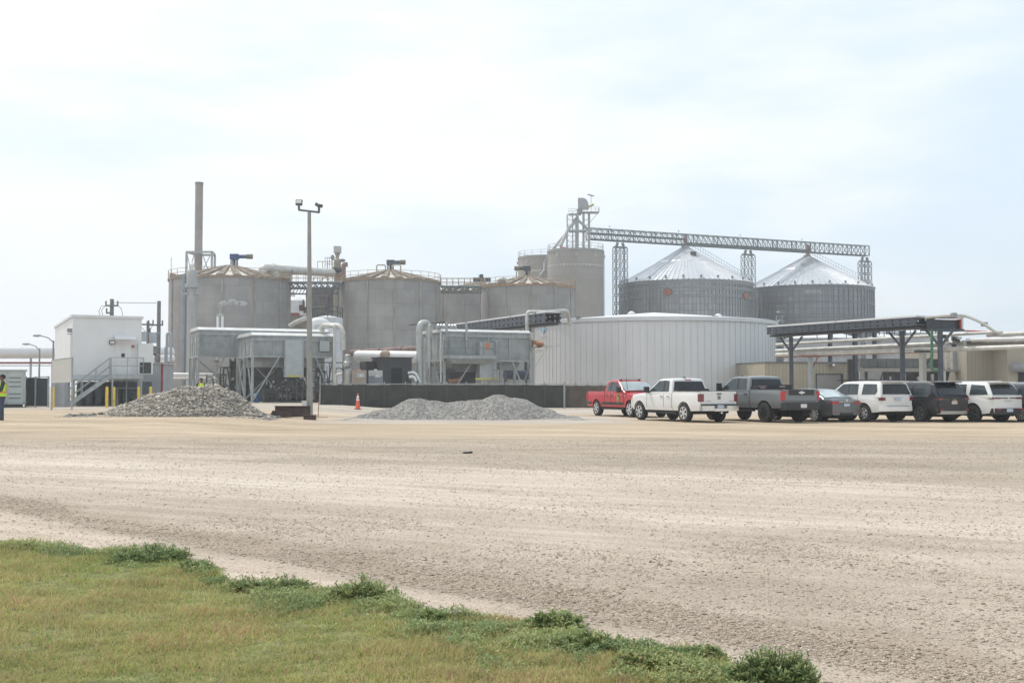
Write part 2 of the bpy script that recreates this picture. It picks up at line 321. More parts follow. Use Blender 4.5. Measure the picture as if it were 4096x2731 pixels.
# ---------------------------------------------------------------- loose stones (mesh scatter) and rubble
ICO = None
def rock_cloud(name, pos, size, flat, m, colattr, mode='octa'):
    """pos (n,3), size (n,) -> one mesh of many small angular stones"""
    n = len(pos)
    if mode == 'octa':
        base = np.array([(1, 0, 0), (0, 1, 0), (-1, 0, 0), (0, -1, 0), (0, 0, 1), (0, 0, -1)], float)
        tris = np.array([(0, 1, 4), (1, 2, 4), (2, 3, 4), (3, 0, 4), (1, 0, 5), (2, 1, 5), (3, 2, 5), (0, 3, 5)])
    else:
        bm = bmesh.new(); bmesh.ops.create_icosphere(bm, subdivisions=1, radius=1); bm.verts.ensure_lookup_table()
        base = np.array([v.co[:] for v in bm.verts]); tris = np.array([[v.index for v in f.verts] for f in bm.faces]); bm.free()
    k = len(base)
    V = base[None] * (1 + RS.uniform(-.32, .32, (n, k, 1)))
    sc = np.stack([RS.uniform(.7, 1.4, n), RS.uniform(.55, 1.1, n), RS.uniform(.5, 1, n) * flat], 1)[:, None]
    V = V * sc
    a = RS.uniform(0, 2 * pi, n); tl = RS.normal(0, .5, n) if flat != .6 or n < 20000 and size.max() > .05 else RS.normal(0, .2, n)
    y = V[..., 1] * np.cos(tl)[:, None] - V[..., 2] * np.sin(tl)[:, None]; z = V[..., 1] * np.sin(tl)[:, None] + V[..., 2] * np.cos(tl)[:, None]
    x = V[..., 0]; X = x * np.cos(a)[:, None] - y * np.sin(a)[:, None]; Yv = x * np.sin(a)[:, None] + y * np.cos(a)[:, None]
    V = np.stack([X, Yv, z], -1) * size[:, None, None] + pos[:, None]
    F = (tris[None] + (np.arange(n) * k)[:, None, None]).reshape(-1, 3)
    me = bpy.data.meshes.new(name); me.vertices.add(n * k); me.vertices.foreach_set('co', V.reshape(-1))
    me.loops.add(len(F) * 3); me.loops.foreach_set('vertex_index', F.reshape(-1)); me.polygons.add(len(F))
    me.polygons.foreach_set('loop_start', np.arange(len(F)) * 3); me.update(); me.validate()
    at = me.attributes.new('tint', 'FLOAT', 'FACE'); at.data.foreach_set('value', np.repeat(colattr, len(tris)).astype(np.float32))
    me.materials.append(m); o = bpy.data.objects.new(name, me); COL.objects.link(o); ROOT[o.name] = Matrix.Identity(4); return o
def ramp_mat(name, stops, rough=.9, trans=0, spec=.2, nscale=25, nvar=.2):
    m = bpy.data.materials.new(name); m.use_nodes = True; t = m.node_tree; b = t.nodes['Principled BSDF']; b.inputs['Roughness'].default_value = rough
    b.inputs['Specular IOR Level'].default_value = spec
    a = N(t, 'ShaderNodeAttribute', attribute_name='tint'); r = N(t, 'ShaderNodeValToRGB'); t.links.new(a.outputs['Fac'], r.inputs[0])
    e = r.color_ramp.elements
    while len(e) < len(stops): e.new(.5)
    for i, (p, c) in enumerate(stops): e[i].position = p; e[i].color = (*c, 1)
    c = N(t, 'ShaderNodeTexCoord'); n = N(t, 'ShaderNodeTexNoise'); n.inputs['Scale'].default_value = nscale; t.links.new(c.outputs['Object'], n.inputs['Vector'])
    rr = N(t, 'ShaderNodeMapRange'); rr.inputs['To Min'].default_value = 1 - nvar * 1.5; rr.inputs['To Max'].default_value = 1 + nvar * 1.5; t.links.new(n.outputs['Fac'], rr.inputs[0])
    v = N(t, 'ShaderNodeVectorMath', operation='SCALE'); t.links.new(r.outputs[0], v.inputs[0]); t.links.new(rr.outputs[0], v.inputs['Scale']); t.links.new(v.outputs[0], b.inputs['Base Color'])
    if trans:
        tr = N(t, 'ShaderNodeBsdfTranslucent'); t.links.new(v.outputs[0], tr.inputs[0]); mxs = N(t, 'ShaderNodeMixShader'); mxs.inputs[0].default_value = trans
        t.links.new(b.outputs[0], mxs.inputs[1]); t.links.new(tr.outputs[0], mxs.inputs[2]); t.links.new(mxs.outputs[0], t.nodes['Material Output'].inputs['Surface'])
    return m
STONE = ramp_mat('loose stone', [(0, (.15, .12, .09)), (.35, (.34, .27, .20)), (.7, (.50, .42, .34)), (1, (.62, .56, .48))])
GREYROCK = ramp_mat('crushed grey rock', [(0, (.17, .15, .13)), (.4, (.35, .32, .28)), (.8, (.52, .46, .375)), (1, (.66, .62, .56))], nscale=6)
GREYGRAV = ramp_mat('fine grey gravel', [(0, (.18, .17, .16)), (.5, (.38, .36, .33)), (1, (.68, .65, .60))], nscale=20)
def npterr(X, Y):
    f = lambda a, b, x: (lambda t: t * t * (3 - 2 * t))(np.clip((x - a) / (b - a), 0, 1))
    return .26 * f(-8, -13, X) * f(36, 42.5, Y)
# grass border in photo pixels (full-size photo), lawn lies below it
BORD = [(-300, 2150), (0, 2163), (157, 2185), (348, 2203), (697, 2198), (749, 2246), (836, 2272), (905, 2316), (1219, 2360), (1515, 2354), (1567, 2412), (1741, 2455), (1881, 2464), (2090, 2490), (2281, 2482), (2316, 2542), (2438, 2595), (2873, 2612), (2908, 2665), (2960, 2731), (3050, 2830)]
bx = np.array([b[0] for b in BORD], float); by = np.array([b[1] for b in BORD], float)
def to_px(X, Y, Z=0.0):
    dx, dz = X, Z - CAMH; d = Y * cP + dz * sP; return PW / 2 + FPX * dx / d, PH / 2 - FPX * (-Y * sP + dz * cP) / d
def lawn_depth(X, Y):
    px, py = to_px(X, Y); return py - np.interp(px, bx, by)      # >0 inside the lawn (photo px)
def scatter_stones():
    n = 330000; Yv = 5.5 * np.exp(RS.uniform(0, 1, n) * np.log(34 / 5.5)); X = RS.uniform(-.52, .52, n) * Yv
    w = Yv + .94 * X; q = Yv + .56 * X
    nz = np.sin(X * 1.3 + 1) * np.sin(Yv * .9 + X * .4) + .6 * np.sin(X * 3.1 + Yv * 2.3) + .5 * np.sin(X * .5 - Yv * 1.7)
    keep = .50 + .25 * nz; keep = np.where((w > 8.2 + .25 * nz) & (w < 9.2 + .3 * nz), .85 + .25 * nz, keep); keep = np.where((w < 8.2), .14 + .10 * nz, keep)
    keep = np.where((q > 11.5 + nz) & (q < 20 + nz), keep * .5, keep)
    ld = lawn_depth(X, Yv); k = (RS.uniform(0, 1, n) < keep) & (ld < 5)
    X, Yv, w = X[k], Yv[k], w[k]; n = len(X)
    sz = .0038 * np.exp(RS.exponential(.36, n)) * (1 + .030 * Yv); sz = np.where((w > 8.1) & (w < 9.4), sz * 1.25, sz); sz = np.clip(sz, 0, .018)
    pos = np.stack([X, Yv, npterr(X, Yv) + sz * .12], 1); tint = np.clip(RS.normal(.58, .22, n), 0, 1); tint = np.where(sz > .016, tint * .8, tint)
    o = rock_cloud('loose_gravel', pos, sz, .6, STONE, tint); tag(o, 'loose stones scattered over the pale gravel lot', 'gravel', kind='stuff')
scatter_stones()
# ---------------------------------------------------------------- rubble pile and gravel pile
def pile(name, label, cat, crest, depthY, halfd, front_py, m, mbase, n, smin, smax, flat, mode, tmean):
    """crest: list of (photo px x, photo px y) skyline; the heap is a ridge at depth depthY"""
    cx = np.array([c[0] for c in crest], float); X0 = np.array([P(c[0], c[1], depthY).x for c in crest]); Z0 = np.array([max(0, P(c[0], c[1], depthY).z) for c in crest])
    def h(X, Y):
        zc = np.interp(X, X0, Z0, left=0, right=0); zt = npterr(X, Y)
        hd = .35 + (halfd - .35) * np.clip(zc / Z0.max(), 0, 1) ** .75
        t = np.abs(Y - depthY - .25 * np.sin(X * 1.3)) / hd; prof = np.clip(1 - t ** 1.15, -.2, 1)
        prof = prof * (1 - .10 * np.exp(-(t / .12) ** 2))
        return zt + (zc - zt) * prof + .05 * np.sin(X * 4.1 + Y * 2.2) * (zc > .3)
    xs = np.linspace(X0[0] - .3, X0[-1] + .3, 110); ys = np.linspace(depthY - halfd - .5, depthY + halfd + .5, 50)
    mb = MB(); vs = [(x, y, float(h(np.array(x), np.array(y))) + random.uniform(-.03, .03)) for y in ys for x in xs]; nx = len(xs)
    mb.add(vs, [(j * nx + i, j * nx + i + 1, (j + 1) * nx + i + 1, (j + 1) * nx + i) for j in range(len(ys) - 1) for i in range(nx - 1)])
    root = T(name, label, cat, ((X0[0] + X0[-1]) / 2, depthY, terrain((X0[0] + X0[-1]) / 2, depthY)))
    ob = mb.build('heap_core', mbase, root)
    X = RS.uniform(X0[0] - .2, X0[-1] + .2, n); Y = depthY - (halfd + .2) * RS.uniform(-.55, 1, n); z = h(X, Y); zt = npterr(X, Y)
    k = z > zt + .03; X, Y, z = X[k], Y[k], z[k]; sz = smin + (smax - smin) * RS.beta(1.3, 4, len(X))
    pos = np.stack([X, Y, z + sz * .15], 1)
    # stragglers round the foot
    ns = n // 14; Xs = RS.uniform(X0[0] - .7, X0[-1] + .5, ns); Ys = depthY - halfd + RS.normal(0, .35, ns); pos2 = np.stack([Xs, Ys, npterr(Xs, Ys) + .01], 1)
    pos = np.concatenate([pos, pos2]); sz = np.concatenate([sz, np.full(ns, smin) * RS.uniform(.4, 1.1, ns)])
    o = rock_cloud('stones', pos, sz, flat, m, np.clip(RS.normal(tmean, .22, len(pos)), 0, 1), mode)
    me = o.data; me.transform(ROOT[root.name].inverted()); o.parent = root; tag(o, kind='stuff'); return root
pile('rubble_pile', 'large heap of broken grey rock in front of the galvanised steel skids', 'rock pile',
     [(395, 1668), (425, 1652), (470, 1628), (520, 1602), (565, 1585), (640, 1567), (700, 1549), (760, 1538), (830, 1531), (880, 1540), (925, 1556), (960, 1588), (1000, 1626), (1060, 1655), (1110, 1672)],
     52.0, 2.9, 1692, GREYROCK, mat('rubble core', (.26, .25, .235), .95, 0, .3, 6, bump=.8, bscale=5), 12000, .035, .19, .6, 'octa', .45)
pile('gravel_pile', 'long low heap of fine grey gravel with two humps before the screened fence', 'gravel pile',
     [(1430, 1660), (1520, 1640), (1580, 1618), (1640, 1590), (1675, 1581), (1712, 1599), (1860, 1601), (1930, 1586), (1975, 1573), (2010, 1572), (2060, 1583), (2110, 1597), (2150, 1615), (2190, 1633), (2240, 1655), (2300, 1668)],
     56.5, 3.6, 1685, GREYGRAV, mat('gravel heap core', (.30, .285, .265), .95, 0, .45, 14, bump=1.0, bscale=14), 42000, .012, .040, .8, 'octa', .5)
# ---------------------------------------------------------------- lawn
GRASSM = ramp_mat('lawn grass', [(0, (.13, .22, .07)), (.35, (.29, .36, .11)), (.60, (.43, .44, .15)), (.85, (.62, .54, .27)), (1, (.48, .30, .20))], .6, .45, .3, 1.6, .22)
WEEDM = ramp_mat('weed leaf', [(0, (.09, .18, .065)), (.5, (.245, .32, .125)), (.85, (.47, .48, .19)), (1, (.50, .37, .20))], .5, .35, .4, 3, .2)
def blades(name, X, Y, Z, hgt, wid, lean, tint, m, segs=2, az=None):
    n = len(X); az = RS.uniform(0, 2 * pi, n) if az is None else az; la = RS.uniform(0, 2 * pi, n)
    dx, dy = np.cos(az) * wid / 2, np.sin(az) * wid / 2; lx, ly = np.cos(la) * lean * hgt, np.sin(la) * lean * hgt
    rows = []
    for i, (t, ww) in enumerate(((0, 1.0), (.55, .8))):
        for sgn in (-1, 1): rows.append(np.stack([X + sgn * dx * ww + lx * t * t, Y + sgn * dy * ww + ly * t * t, Z + hgt * t], 1))
    rows.append(np.stack([X + lx, Y + ly, Z + hgt * (1 - .25 * lean)], 1)); V = np.stack(rows, 1)
    o = np.arange(n)[:, None] * 5
    quads = np.concatenate([o + 0, o + 1, o + 3, o + 2], 1); tris = np.concatenate([o + 2, o + 3, o + 4], 1)
    me = bpy.data.meshes.new(name); me.vertices.add(n * 5); me.vertices.foreach_set('co', V.reshape(-1))
    li = np.concatenate([quads, tris], 1).reshape(-1); me.loops.add(len(li)); me.loops.foreach_set('vertex_index', li); me.polygons.add(n * 2)
    ls = np.stack([np.arange(n) * 7, np.arange(n) * 7 + 4], 1).reshape(-1); me.polygons.foreach_set('loop_start', ls); me.update(); me.validate()
    at = me.attributes.new('tint', 'FLOAT', 'FACE'); at.data.foreach_set('value', np.repeat(tint, 2).astype(np.float32))
    me.materials.append(m); ob = bpy.data.objects.new(name, me); COL.objects.link(ob); ROOT[ob.name] = Matrix.Identity(4); return ob
def fbm(X, Y, f, seed=0):
    r = np.random.RandomState(seed); o = 0; a = 1.0
    for i in range(5):
        for _ in range(3):
            th = r.uniform(0, 2 * pi); o = o + a * np.sin((X * cos(th) + Y * sin(th)) * f + r.uniform(0, 6.28))
        f *= 1.9; a *= .6
    return o / 3.5
def lawn():
    n = 270000; Yv = 5.2 * np.exp(RS.uniform(0, 1, n) ** .9 * np.log(13.5 / 5.2)); X = RS.uniform(-.53, .25, n) * Yv
    d = lawn_depth(X, Yv) + 16 * fbm(X, Yv, 5, 3) + 8 * fbm(X, Yv, 20, 4); sel = d > -6 + RS.exponential(9, n); X, Yv, d = X[sel], Yv[sel], d[sel]; n = len(X)
    ns = fbm(X, Yv, 1.6, 1); ns2 = fbm(X, Yv, 4.5, 2); edge = np.exp(-np.maximum(d, 0) / 55)
    ns3 = fbm(X, Yv, 13, 5); hgt = (.036 + .022 * ns2 + .014 * ns + .022 * ns3) * RS.uniform(.6, 1.35, n) + .035 * edge * RS.uniform(.2, 1, n); hgt = np.clip(hgt, .015, .14)
    tint = .62 + .15 * ns + .12 * ns2 + .10 * ns3 + RS.normal(0, .20, n) - .28 * edge; tint = np.where(RS.uniform(0, 1, n) < .05, .98, tint)
    o = blades('lawn_grass', X, Yv, np.zeros(n), hgt, RS.uniform(.0034, .0078, n) * (.7 + .05 * Yv), RS.uniform(.35, 1.25, n), np.clip(tint, 0, 1), GRASSM)
    tag(o, 'dry yellowish green lawn grass in the lower left corner', 'grass', kind='stuff')
    n2 = 16000; Y2 = 5.2 * np.exp(RS.uniform(0, 1, n2) ** .9 * np.log(13.5 / 5.2)); X2 = RS.uniform(-.53, .25, n2) * Y2; k = (lawn_depth(X2, Y2) > 8) & (fbm(X2, Y2, 2.2, 40) > -.2); X2, Y2 = X2[k], Y2[k]; n2 = len(X2)
    o = blades('straw_stalks', X2, Y2, np.zeros(n2), RS.uniform(.05, .12, n2), np.full(n2, .0035), RS.uniform(.2, 1.1, n2), np.clip(RS.normal(.88, .08, n2), 0, 1), GRASSM); tag(o, 'pale straw coloured stalks standing out of the lawn', 'dry grass', kind='stuff')
    # soil sheet under the blades
    pts = [G(b[0], b[1] + 12) for b in BORD[:-1]] + [Vector((PX(3050, 4.8), 4.6, 0)), Vector((-3.2, 2.6, 0)), Vector((-9, 9, 0))]
    mb = MB(); mb.poly([(p.x, p.y, .006) for p in pts]); so = mb.build('lawn_soil', mat('lawn soil', (.22, .225, .09), .95, 0, .35, 9, bump=.8, bscale=40)); tag(so, kind='structure')
lawn()
def leaves(X, Y, Z, L, wd, az, el, tint, name, m):
    """elongated leaves: 4-vertex diamonds"""
    n = len(X); D = np.stack([np.cos(az) * np.cos(el), np.sin(az) * np.cos(el), np.sin(el)], 1); S = np.stack([-np.sin(az), np.cos(az), RS.uniform(-.5, .5, n)], 1)
    P0 = np.stack([X, Y, Z], 1); V = np.stack([P0, P0 + D * (L * .5)[:, None] + S * (wd / 2)[:, None], P0 + D * L[:, None] - np.array([0, 0, 1]) * (L * .12)[:, None], P0 + D * (L * .5)[:, None] - S * (wd / 2)[:, None]], 1)
    F = (np.arange(n)[:, None] * 4 + np.arange(4)); me = bpy.data.meshes.new(name); me.vertices.add(n * 4); me.vertices.foreach_set('co', V.reshape(-1))
    me.loops.add(n * 4); me.loops.foreach_set('vertex_index', F.reshape(-1)); me.polygons.add(n); me.polygons.foreach_set('loop_start', np.arange(n) * 4); me.update(); me.validate()
    at = me.attributes.new('tint', 'FLOAT', 'FACE'); at.data.foreach_set('value', tint.astype(np.float32)); me.materials.append(m)
    o = bpy.data.objects.new(name, me); COL.objects.link(o); ROOT[o.name] = Matrix.Identity(4); return o
def weed(label, px, py, wpx, hpx, n, cat='weed', tb=.45, name='weed_clump', group='weeds along the lawn edge', Lf=1.0):
    b = G(px, py); Yd = b.y; w = wpx / FPX * Yd / 2; h = hpx / FPX * Yd * 1.0
    root = T(name, label, cat, b, 0, group)
    k = max(10, n // 26); sx = RS.uniform(-1, 1, k) * w * .95; sy = RS.uniform(-1, 1, k) * w * .5; rr = np.sqrt((sx / w) ** 2 + (sy / (w * .55)) ** 2)
    sh = h * np.clip(1.05 - .65 * rr ** 2, .2, 1) * RS.uniform(.35, 1.3, k)
    i = RS.randint(0, k, n); t = RS.uniform(0.05, 1, n) ** .8
    X = sx[i] * (.55 + .5 * t) + RS.normal(0, .008, n); Y = sy[i] * (.55 + .5 * t) + RS.normal(0, .008, n); Z = sh[i] * t
    az = RS.uniform(0, 2 * pi, n); el = RS.uniform(-.1, 1.1, n); L = RS.uniform(.018, .05, n) * Lf
    o = leaves(X, Y, Z, L, L * .3, az, el, np.clip(RS.normal(tb, .2, n), 0, 1), 'foliage', WEEDM); o.parent = root
    st = MB()
    for j in range(k): st.tube([(sx[j] * .3, sy[j] * .3, 0), (sx[j] * .8, sy[j] * .8, sh[j] * .5), (sx[j] * 1.05, sy[j] * 1.05, sh[j])], .0018, 4, False)
    so = st.build('stem', mat('weed stem', (.14, .13, .06), .7), root, world=False); return root
weed('largest leafy green weed bush alone on bare dirt at the bottom edge', 3090, 2722, 370, 118, 6200, 'bush', .42, 'weed_bush')
weed('upright leafy weed with long leaves sprawling onto the dirt past the dry brown grass', 2215, 2500, 250, 56, 1700, tb=.45, Lf=1.3)
weed('low dark green weed mound on the lawn edge at far left of the lit gravel', 610, 2238, 330, 62, 4200, tb=.38)
weed('long low weed strip along the lawn edge left of the dense tall clump', 1080, 2352, 360, 50, 4200, tb=.5)
weed('leafy weed mat hugging the lawn corner below the sprawling long leaved weed', 2360, 2585, 330, 58, 4400, tb=.52)
weed('yellowish green weed mat near the bottom edge left of the flat patch', 2600, 2660, 330, 62, 4400, tb=.66)
weed('spreading weed fringe just below the darkest weed mound', 790, 2282, 190, 48, 1500, tb=.45)
weed('dense tall grass-green weed clump in the middle of the lawn edge', 1450, 2392, 290, 78, 4200, tb=.55)
weed('small round green tuft in front of the dry reddish grass', 1725, 2482, 110, 48, 1300, tb=.42)
weed('flat weed patch next to the big weed bush', 2830, 2632, 150, 48, 1500, tb=.42)
weed('low weed patch at the left photo edge on top of the lawn', 60, 2195, 200, 34, 1700, tb=.55)
def ground_weeds():
    n = 110000; qx = RS.uniform(-80, 3020, n); qd = RS.exponential(70, n) - 6; qy = np.interp(qx, bx, by) + qd; Yv = CAMH * FPX / (qy - HOR); X = (qx - PW / 2) / FPX * (Yv * cP - CAMH * sP); d = qd; f = fbm(X, Yv, 3, 9); px, py = to_px(X, Yv)
    wdt = 45 + 45 * (px > 500) + 40 * (px > 1000) + 80 * (px > 1900); ok = (d > -10 * f) & (d < wdt * (1 + .9 * f)) & (fbm(X, Yv, 9, 12) > -.45) & (RS.uniform(0, 1, n) < .85); X, Yv, d, f = X[ok], Yv[ok], d[ok], f[ok]; n = len(X)
    o = leaves(X, Yv, (.02 + .055 * np.clip(fbm(X, Yv, 7, 21) + .5, 0, 1.3)) * RS.uniform(.1, 1.15, n), RS.uniform(.015, .038, n), RS.uniform(.006, .012, n), RS.uniform(0, 2 * pi, n), RS.uniform(-.2, 1, n), np.clip(.5 + .2 * fbm(X, Yv, 5, 33) + RS.normal(0, .18, n), 0, 1), 'ground_cover_weeds', WEEDM)
    tag(o, 'low creeping green weeds between the lawn and the dirt', 'weeds', kind='stuff')
    c = G(1880, 2478); n = 2600; X = c.x + RS.normal(0, .27, n); Yv = c.y + RS.normal(0, .06, n) - (X - c.x) * .25
    o = blades('dry_grass', X, Yv, np.zeros(n), RS.uniform(.02, .075, n), np.full(n, .0035), RS.uniform(.3, 1, n), RS.uniform(.86, 1, n), GRASSM); tag(o, 'dry reddish brown grass at the lawn edge', 'dry grass', kind='stuff')
ground_weeds()
# ================================================================ large plant structures
A = radians(24); E1 = Vector((cos(A), sin(A), 0)); E2 = Vector((-sin(A), cos(A), 0)); UP = Vector((0, 0, 1))
def circ(cx, cy, r, a, z): return (cx + r * cos(a), cy + r * sin(a), z)
def railing(mb, cx, cy, r, z, n, h=1.1, t=.035, a0=0, a1=2 * pi, rails=(.55, 1.1)):
    for i in range(n + 1):
        a = a0 + (a1 - a0) * i / n; mb.bar(circ(cx, cy, r, a, z), circ(cx, cy, r, a, z + h), t * 1.3)
    m = max(24, n * 2)
    for hh in rails:
        mb.tube([circ(cx, cy, r, a0 + (a1 - a0) * i / m, z + hh) for i in range(m + 1)], t * .7, 4, False)
def sray(mb, p, q, n, h=1.1, t=.05):
    p, q = Vector(p), Vector(q)
    for i in range(n + 1):
        c = p.lerp(q, i / n); mb.bar(c, c + UP * h, t)
    for k in (.5, 1): mb.bar(p + UP * h * k, q + UP * h * k, t)
FWALL = tank_mat('fermenter steel plate', (.295, .29, .28), 8, 3.4, 1.9, .72, .13, .55, (.19, .175, .155), .6, .15)
CREAMROOF = mat('cream roof sheet', (.60, .565, .49), .6, 0, .12, 1.5, streak=.35, scol=(.5, .36, .24))
BROWNRIB = mat('stained roof rib', (.235, .195, .155), .8, 0, .25, 1.2)
RIMM = mat('rusted rim angle', (.29, .225, .165), .8, 0, .3, 2)
def fermenter(label, px, r, Y, py_eave, ph_apex, nribs, a0=0, rail=True, rib_streak=12, rim=None):
    cx = PX(px, Y, py_eave); z = PZ(py_eave, Y); za = z + ph_apex
    t = T('fermentation_tank', label, 'storage tank', (cx, Y, 0), 0, 'round grey steel tanks of the plant')
    w = MB(); w.lathe(cx, Y, [(r, -0.2), (r, z)], 72, False); w.build('wall', FWALL, t, True)
    s = MB()
    for i in range(rib_streak):
        a = 2 * pi * i / rib_streak + a0; p = circ(cx, Y, r + .05, a, 0)
        s.box(p[0], p[1], z / 2, .12, .22, z - .1, a)
    s.build('wall_stiffener', mat('stained stiffener', (.31, .285, .25), .7, .1, .2, .6, streak=.8, scol=(.25, .17, .11)), t)
    rf = MB(); rf.lathe(cx, Y, [(r - .1, z + .02), (r * .5, z + ph_apex * .5 + .06), (.8, za)], 72, True); rf.build('roof', CREAMROOF, t, True)
    rb = MB()
    for i in range(nribs):
        a = 2 * pi * (i + .35) / nribs + a0; wd = 1.15 * 2 * pi * r / nribs * .42; rings = []
        for k, (f, dz) in enumerate(((1.0, .0), (.5, .06), (.10, 0))):
            rad = r * f; zz = z + ph_apex * (1 - f) + .10 + dz; ww = wd * (.22 + .78 * f) / 2
            c = Vector(circ(cx, Y, rad, a, zz)); tg = Vector((-sin(a), cos(a), 0))
            rings.append([c - tg * ww, c + tg * ww, c + tg * ww * .8 + UP * .22, c - tg * ww * .8 + UP * .22])
        rb.loft(rings)
    rb.build('roof_rib', BROWNRIB, t)
    rm = MB(); rm.lathe(cx, Y, [(r + .16, z - .12), (r + .16, z + .16), (r - .1, z + .16), (r - .1, z - .12)], 72, False); rm.build('rim', rim or RIMM, t, False)
    if rail:
        rl = MB(); railing(rl, cx, Y, r + .1, z + .15, 30, 1.1, .045); rl.build('railing', RAILR, t)
    return t, cx, z, za
BLUEM = mat('blue gearbox paint', (.025, .065, .19), .5, .1, .1, 3); DKMOT = mat('dark green motor paint', (.045, .06, .065), .5, .2, .1, 3)
def agitator(parent, cx, cy, z, h, m, L=2.2, side=1, name='agitator'):
    f = MB()
    for dx in (-.4, .4):
        for dy in (-.4, .4): f.bar((cx + dx, cy + dy, z - .1), (cx + dx * .9, cy + dy * .9, z + h * .55), .12)
    f.cyl((cx, cy, z - .1), (cx, cy, z + h * .55), .18); f.build('agitator_stand', DARK, parent)
    g = MB(); g.bb(cx - .55, cx + .6, cy - .45, cy + .45, z + h * .55, z + h); g.cyl((cx + side * .5, cy, z + h * .8), (cx + side * (L - .8), cy, z + h * .8), .28); g.build('gearbox', m, parent)
    k = MB(); k.cyl((cx + side * (L - .8), cy, z + h * .8), (cx + side * L, cy, z + h * .8), .36, n=14); k.build('motor', mat('olive motor', (.17, .155, .10), .6, .1, .15, 4), parent)
t1, c1x, z1, za1 = fermenter('leftmost big round grey tank with a blue motor on its cream and brown roof', 921, 8.4, 160, 1127, 2.25, 22, .12)
agitator(t1, PX(932, 160), 160, za1, 1.7, BLUEM, 2.6)
t2, c2x, z2, za2 = fermenter('middle round grey tank between the two elevated galvanised skids', 1559, 7.4, 165, 1134, 1.85, 20, .2)
agitator(t2, PX(1560, 165), 165, za2, 1.6, mat('slate gearbox', (.06, .08, .11), .5, .1, .1, 3), 2.2)
t3, c3x, z3, za3 = fermenter('round grey tank with orange rusted rim just left of the tall concrete silo', 2111, 7.2, 172, 1155, 1.85, 20, .05, rim=mat('orange rust rim', (.36, .225, .13), .8, 0, .25, 2))
agitator(t3, PX(2107, 172), 172, za3, 1.6, DKMOT, 1.9, -1)
t4, c4x, z4, za4 = fermenter('partly hidden lower grey tank seen between two bigger round tanks', 1900, 7.8, 196, 1178, 1.9, 20, .3)
for tt, cx, zz, Y in ((t2, c2x, za2, 165), (t3, c3x, za3, 172)):
    y = MB()
    for sd in (-1, 1):
        y.tube(bend([(cx + sd * 1.75, Y - 1.5, zz - .6), (cx + sd * 1.75, Y - 1.5, zz + .75), (cx + sd * .5, Y - 1, zz + .75), (cx + sd * .5, Y - 1, zz)], .3), .10, 8)
    y.build('vent_pipe', mat('pale yellow pipe', (.60, .50, .16) if tt is t3 else (.42, .40, .30), .6, 0, .15, 4), tt)
# ladders and side pipes on the leftmost tank
pp = MB(); x0 = PX(712, 150); pp.tube([(x0, 152.2, 0), (x0, 152.2, z1 + .3)], .28, 8); pp.build('downpipe', mat('blue grey pipe', (.25, .28, .31), .5, .3, .1, 2), t1)
for (px, w_) in ((695, .3), (1066, .9), (1145, .6)):
    hk = MB(); x = PX(px, 158, 1110); hk.bb(x - w_, x + w_, 157, 158.2, z1 + .2, z1 + .9); hk.build('roof_hatch', mat('brown roof box', (.33, .26, .2), .7, 0, .2, 3), t1)
an = MB(); x = PX(685, 158, 1030); an.cyl((x, 158, z1), (x, 158, PZ(1030, 158)), .05, n=5); an.build('antenna', GALV, t1)
# pipe arch and small platform on tank 3/4
lp = MB(); c = P(2000, 1140, 168); lp.tube(bend([c + Vector((-.35, 0, -.9)), c + Vector((-.35, 0, .9)), c + Vector((1.1, 0, .9)), c + Vector((1.1, 0, -.9))], .65), .28, 10); lp.build('gooseneck_vent', PIPEM, t3, True)
fl = MB(); c = P(1916, 1100, 182)
fl.cyl((c.x, 182, z4), (c.x, 182, c.z), .06, n=6); fl.bb(c.x + .1, c.x + .7, 181.8, 182.2, c.z - .5, c.z + .1); fl.build('flood_lamp', DARK, t4)
hm = MB()
for i in range(3):
    c = P(1905 + i * 24, 1125, 182); hm.bb(c.x - .5, c.x + .4, 181.4, 182.5, c.z - .1, c.z + .55)
hm.build('motor_housing', DARK, t4)
hy = MB()
for i in range(3):
    c = P(1895 + i * 30, 1145, 181); hy.tube(bend([c + Vector((0, 0, -1)), c + Vector((0, 0, .5)), c + Vector((.9, 0, .5)), c + Vector((.9, 0, -1))], .3), .12, 6)
hy.build('vent_pipe', MATS['pale yellow pipe'], t4)
# ---- catwalk bridges
def bridge(label, px0, px1, Y, py, depth=1.5):
    a = P(px0, py, Y); b = P(px1, py, Y); t = T('catwalk_bridge', label, 'walkway', ((a.x + b.x) / 2, Y, a.z), 0, 'catwalks linking the round tanks')
    d = MB()
    for yy in (-.7, .7):
        d.bb(a.x, b.x, Y + yy - .06, Y + yy + .06, a.z - .95, a.z - .85); d.bb(a.x, b.x, Y + yy - .06, Y + yy + .06, a.z - .15, a.z)
        n = int((b.x - a.x) / .8)
        for i in range(n):
            x = a.x + (b.x - a.x) * i / n; x2 = a.x + (b.x - a.x) * (i + 1) / n; d.bar((x, Y + yy, a.z - .9), (x2, Y + yy, a.z - .05), .1); d.bar((x, Y + yy, a.z - .05), (x2, Y + yy, a.z - .9), .1)
    d.build('truss', mat('dark green grey steel', (.13, .16, .17), .6, .3, .15, 3), t)
    f = MB(); f.bb(a.x, b.x, Y - .75, Y + .75, a.z + .01, a.z + .1); f.build('deck', GALV, t)
    r = MB()
    for yy in (-.72, .72): sray(r, (a.x, Y + yy, a.z + .1), (b.x, Y + yy, a.z + .1), 7, 1.1, .06)
    r.build('railing', RAILR, t)
    return t
bridge('steel catwalk joining the leftmost tank and the middle tank', 1158, 1372, 161, 1130)
bridge('steel catwalk joining the middle tank and the orange rimmed tank', 1764, 1928, 168, 1146)
t = T('cable_bridge', 'second steel truss bridge hanging just below the left catwalk', 'pipe bridge', P(1260, 1160, 164))
d = MB(); a = P(1155, 1153, 164); b = P(1372, 1153, 164)
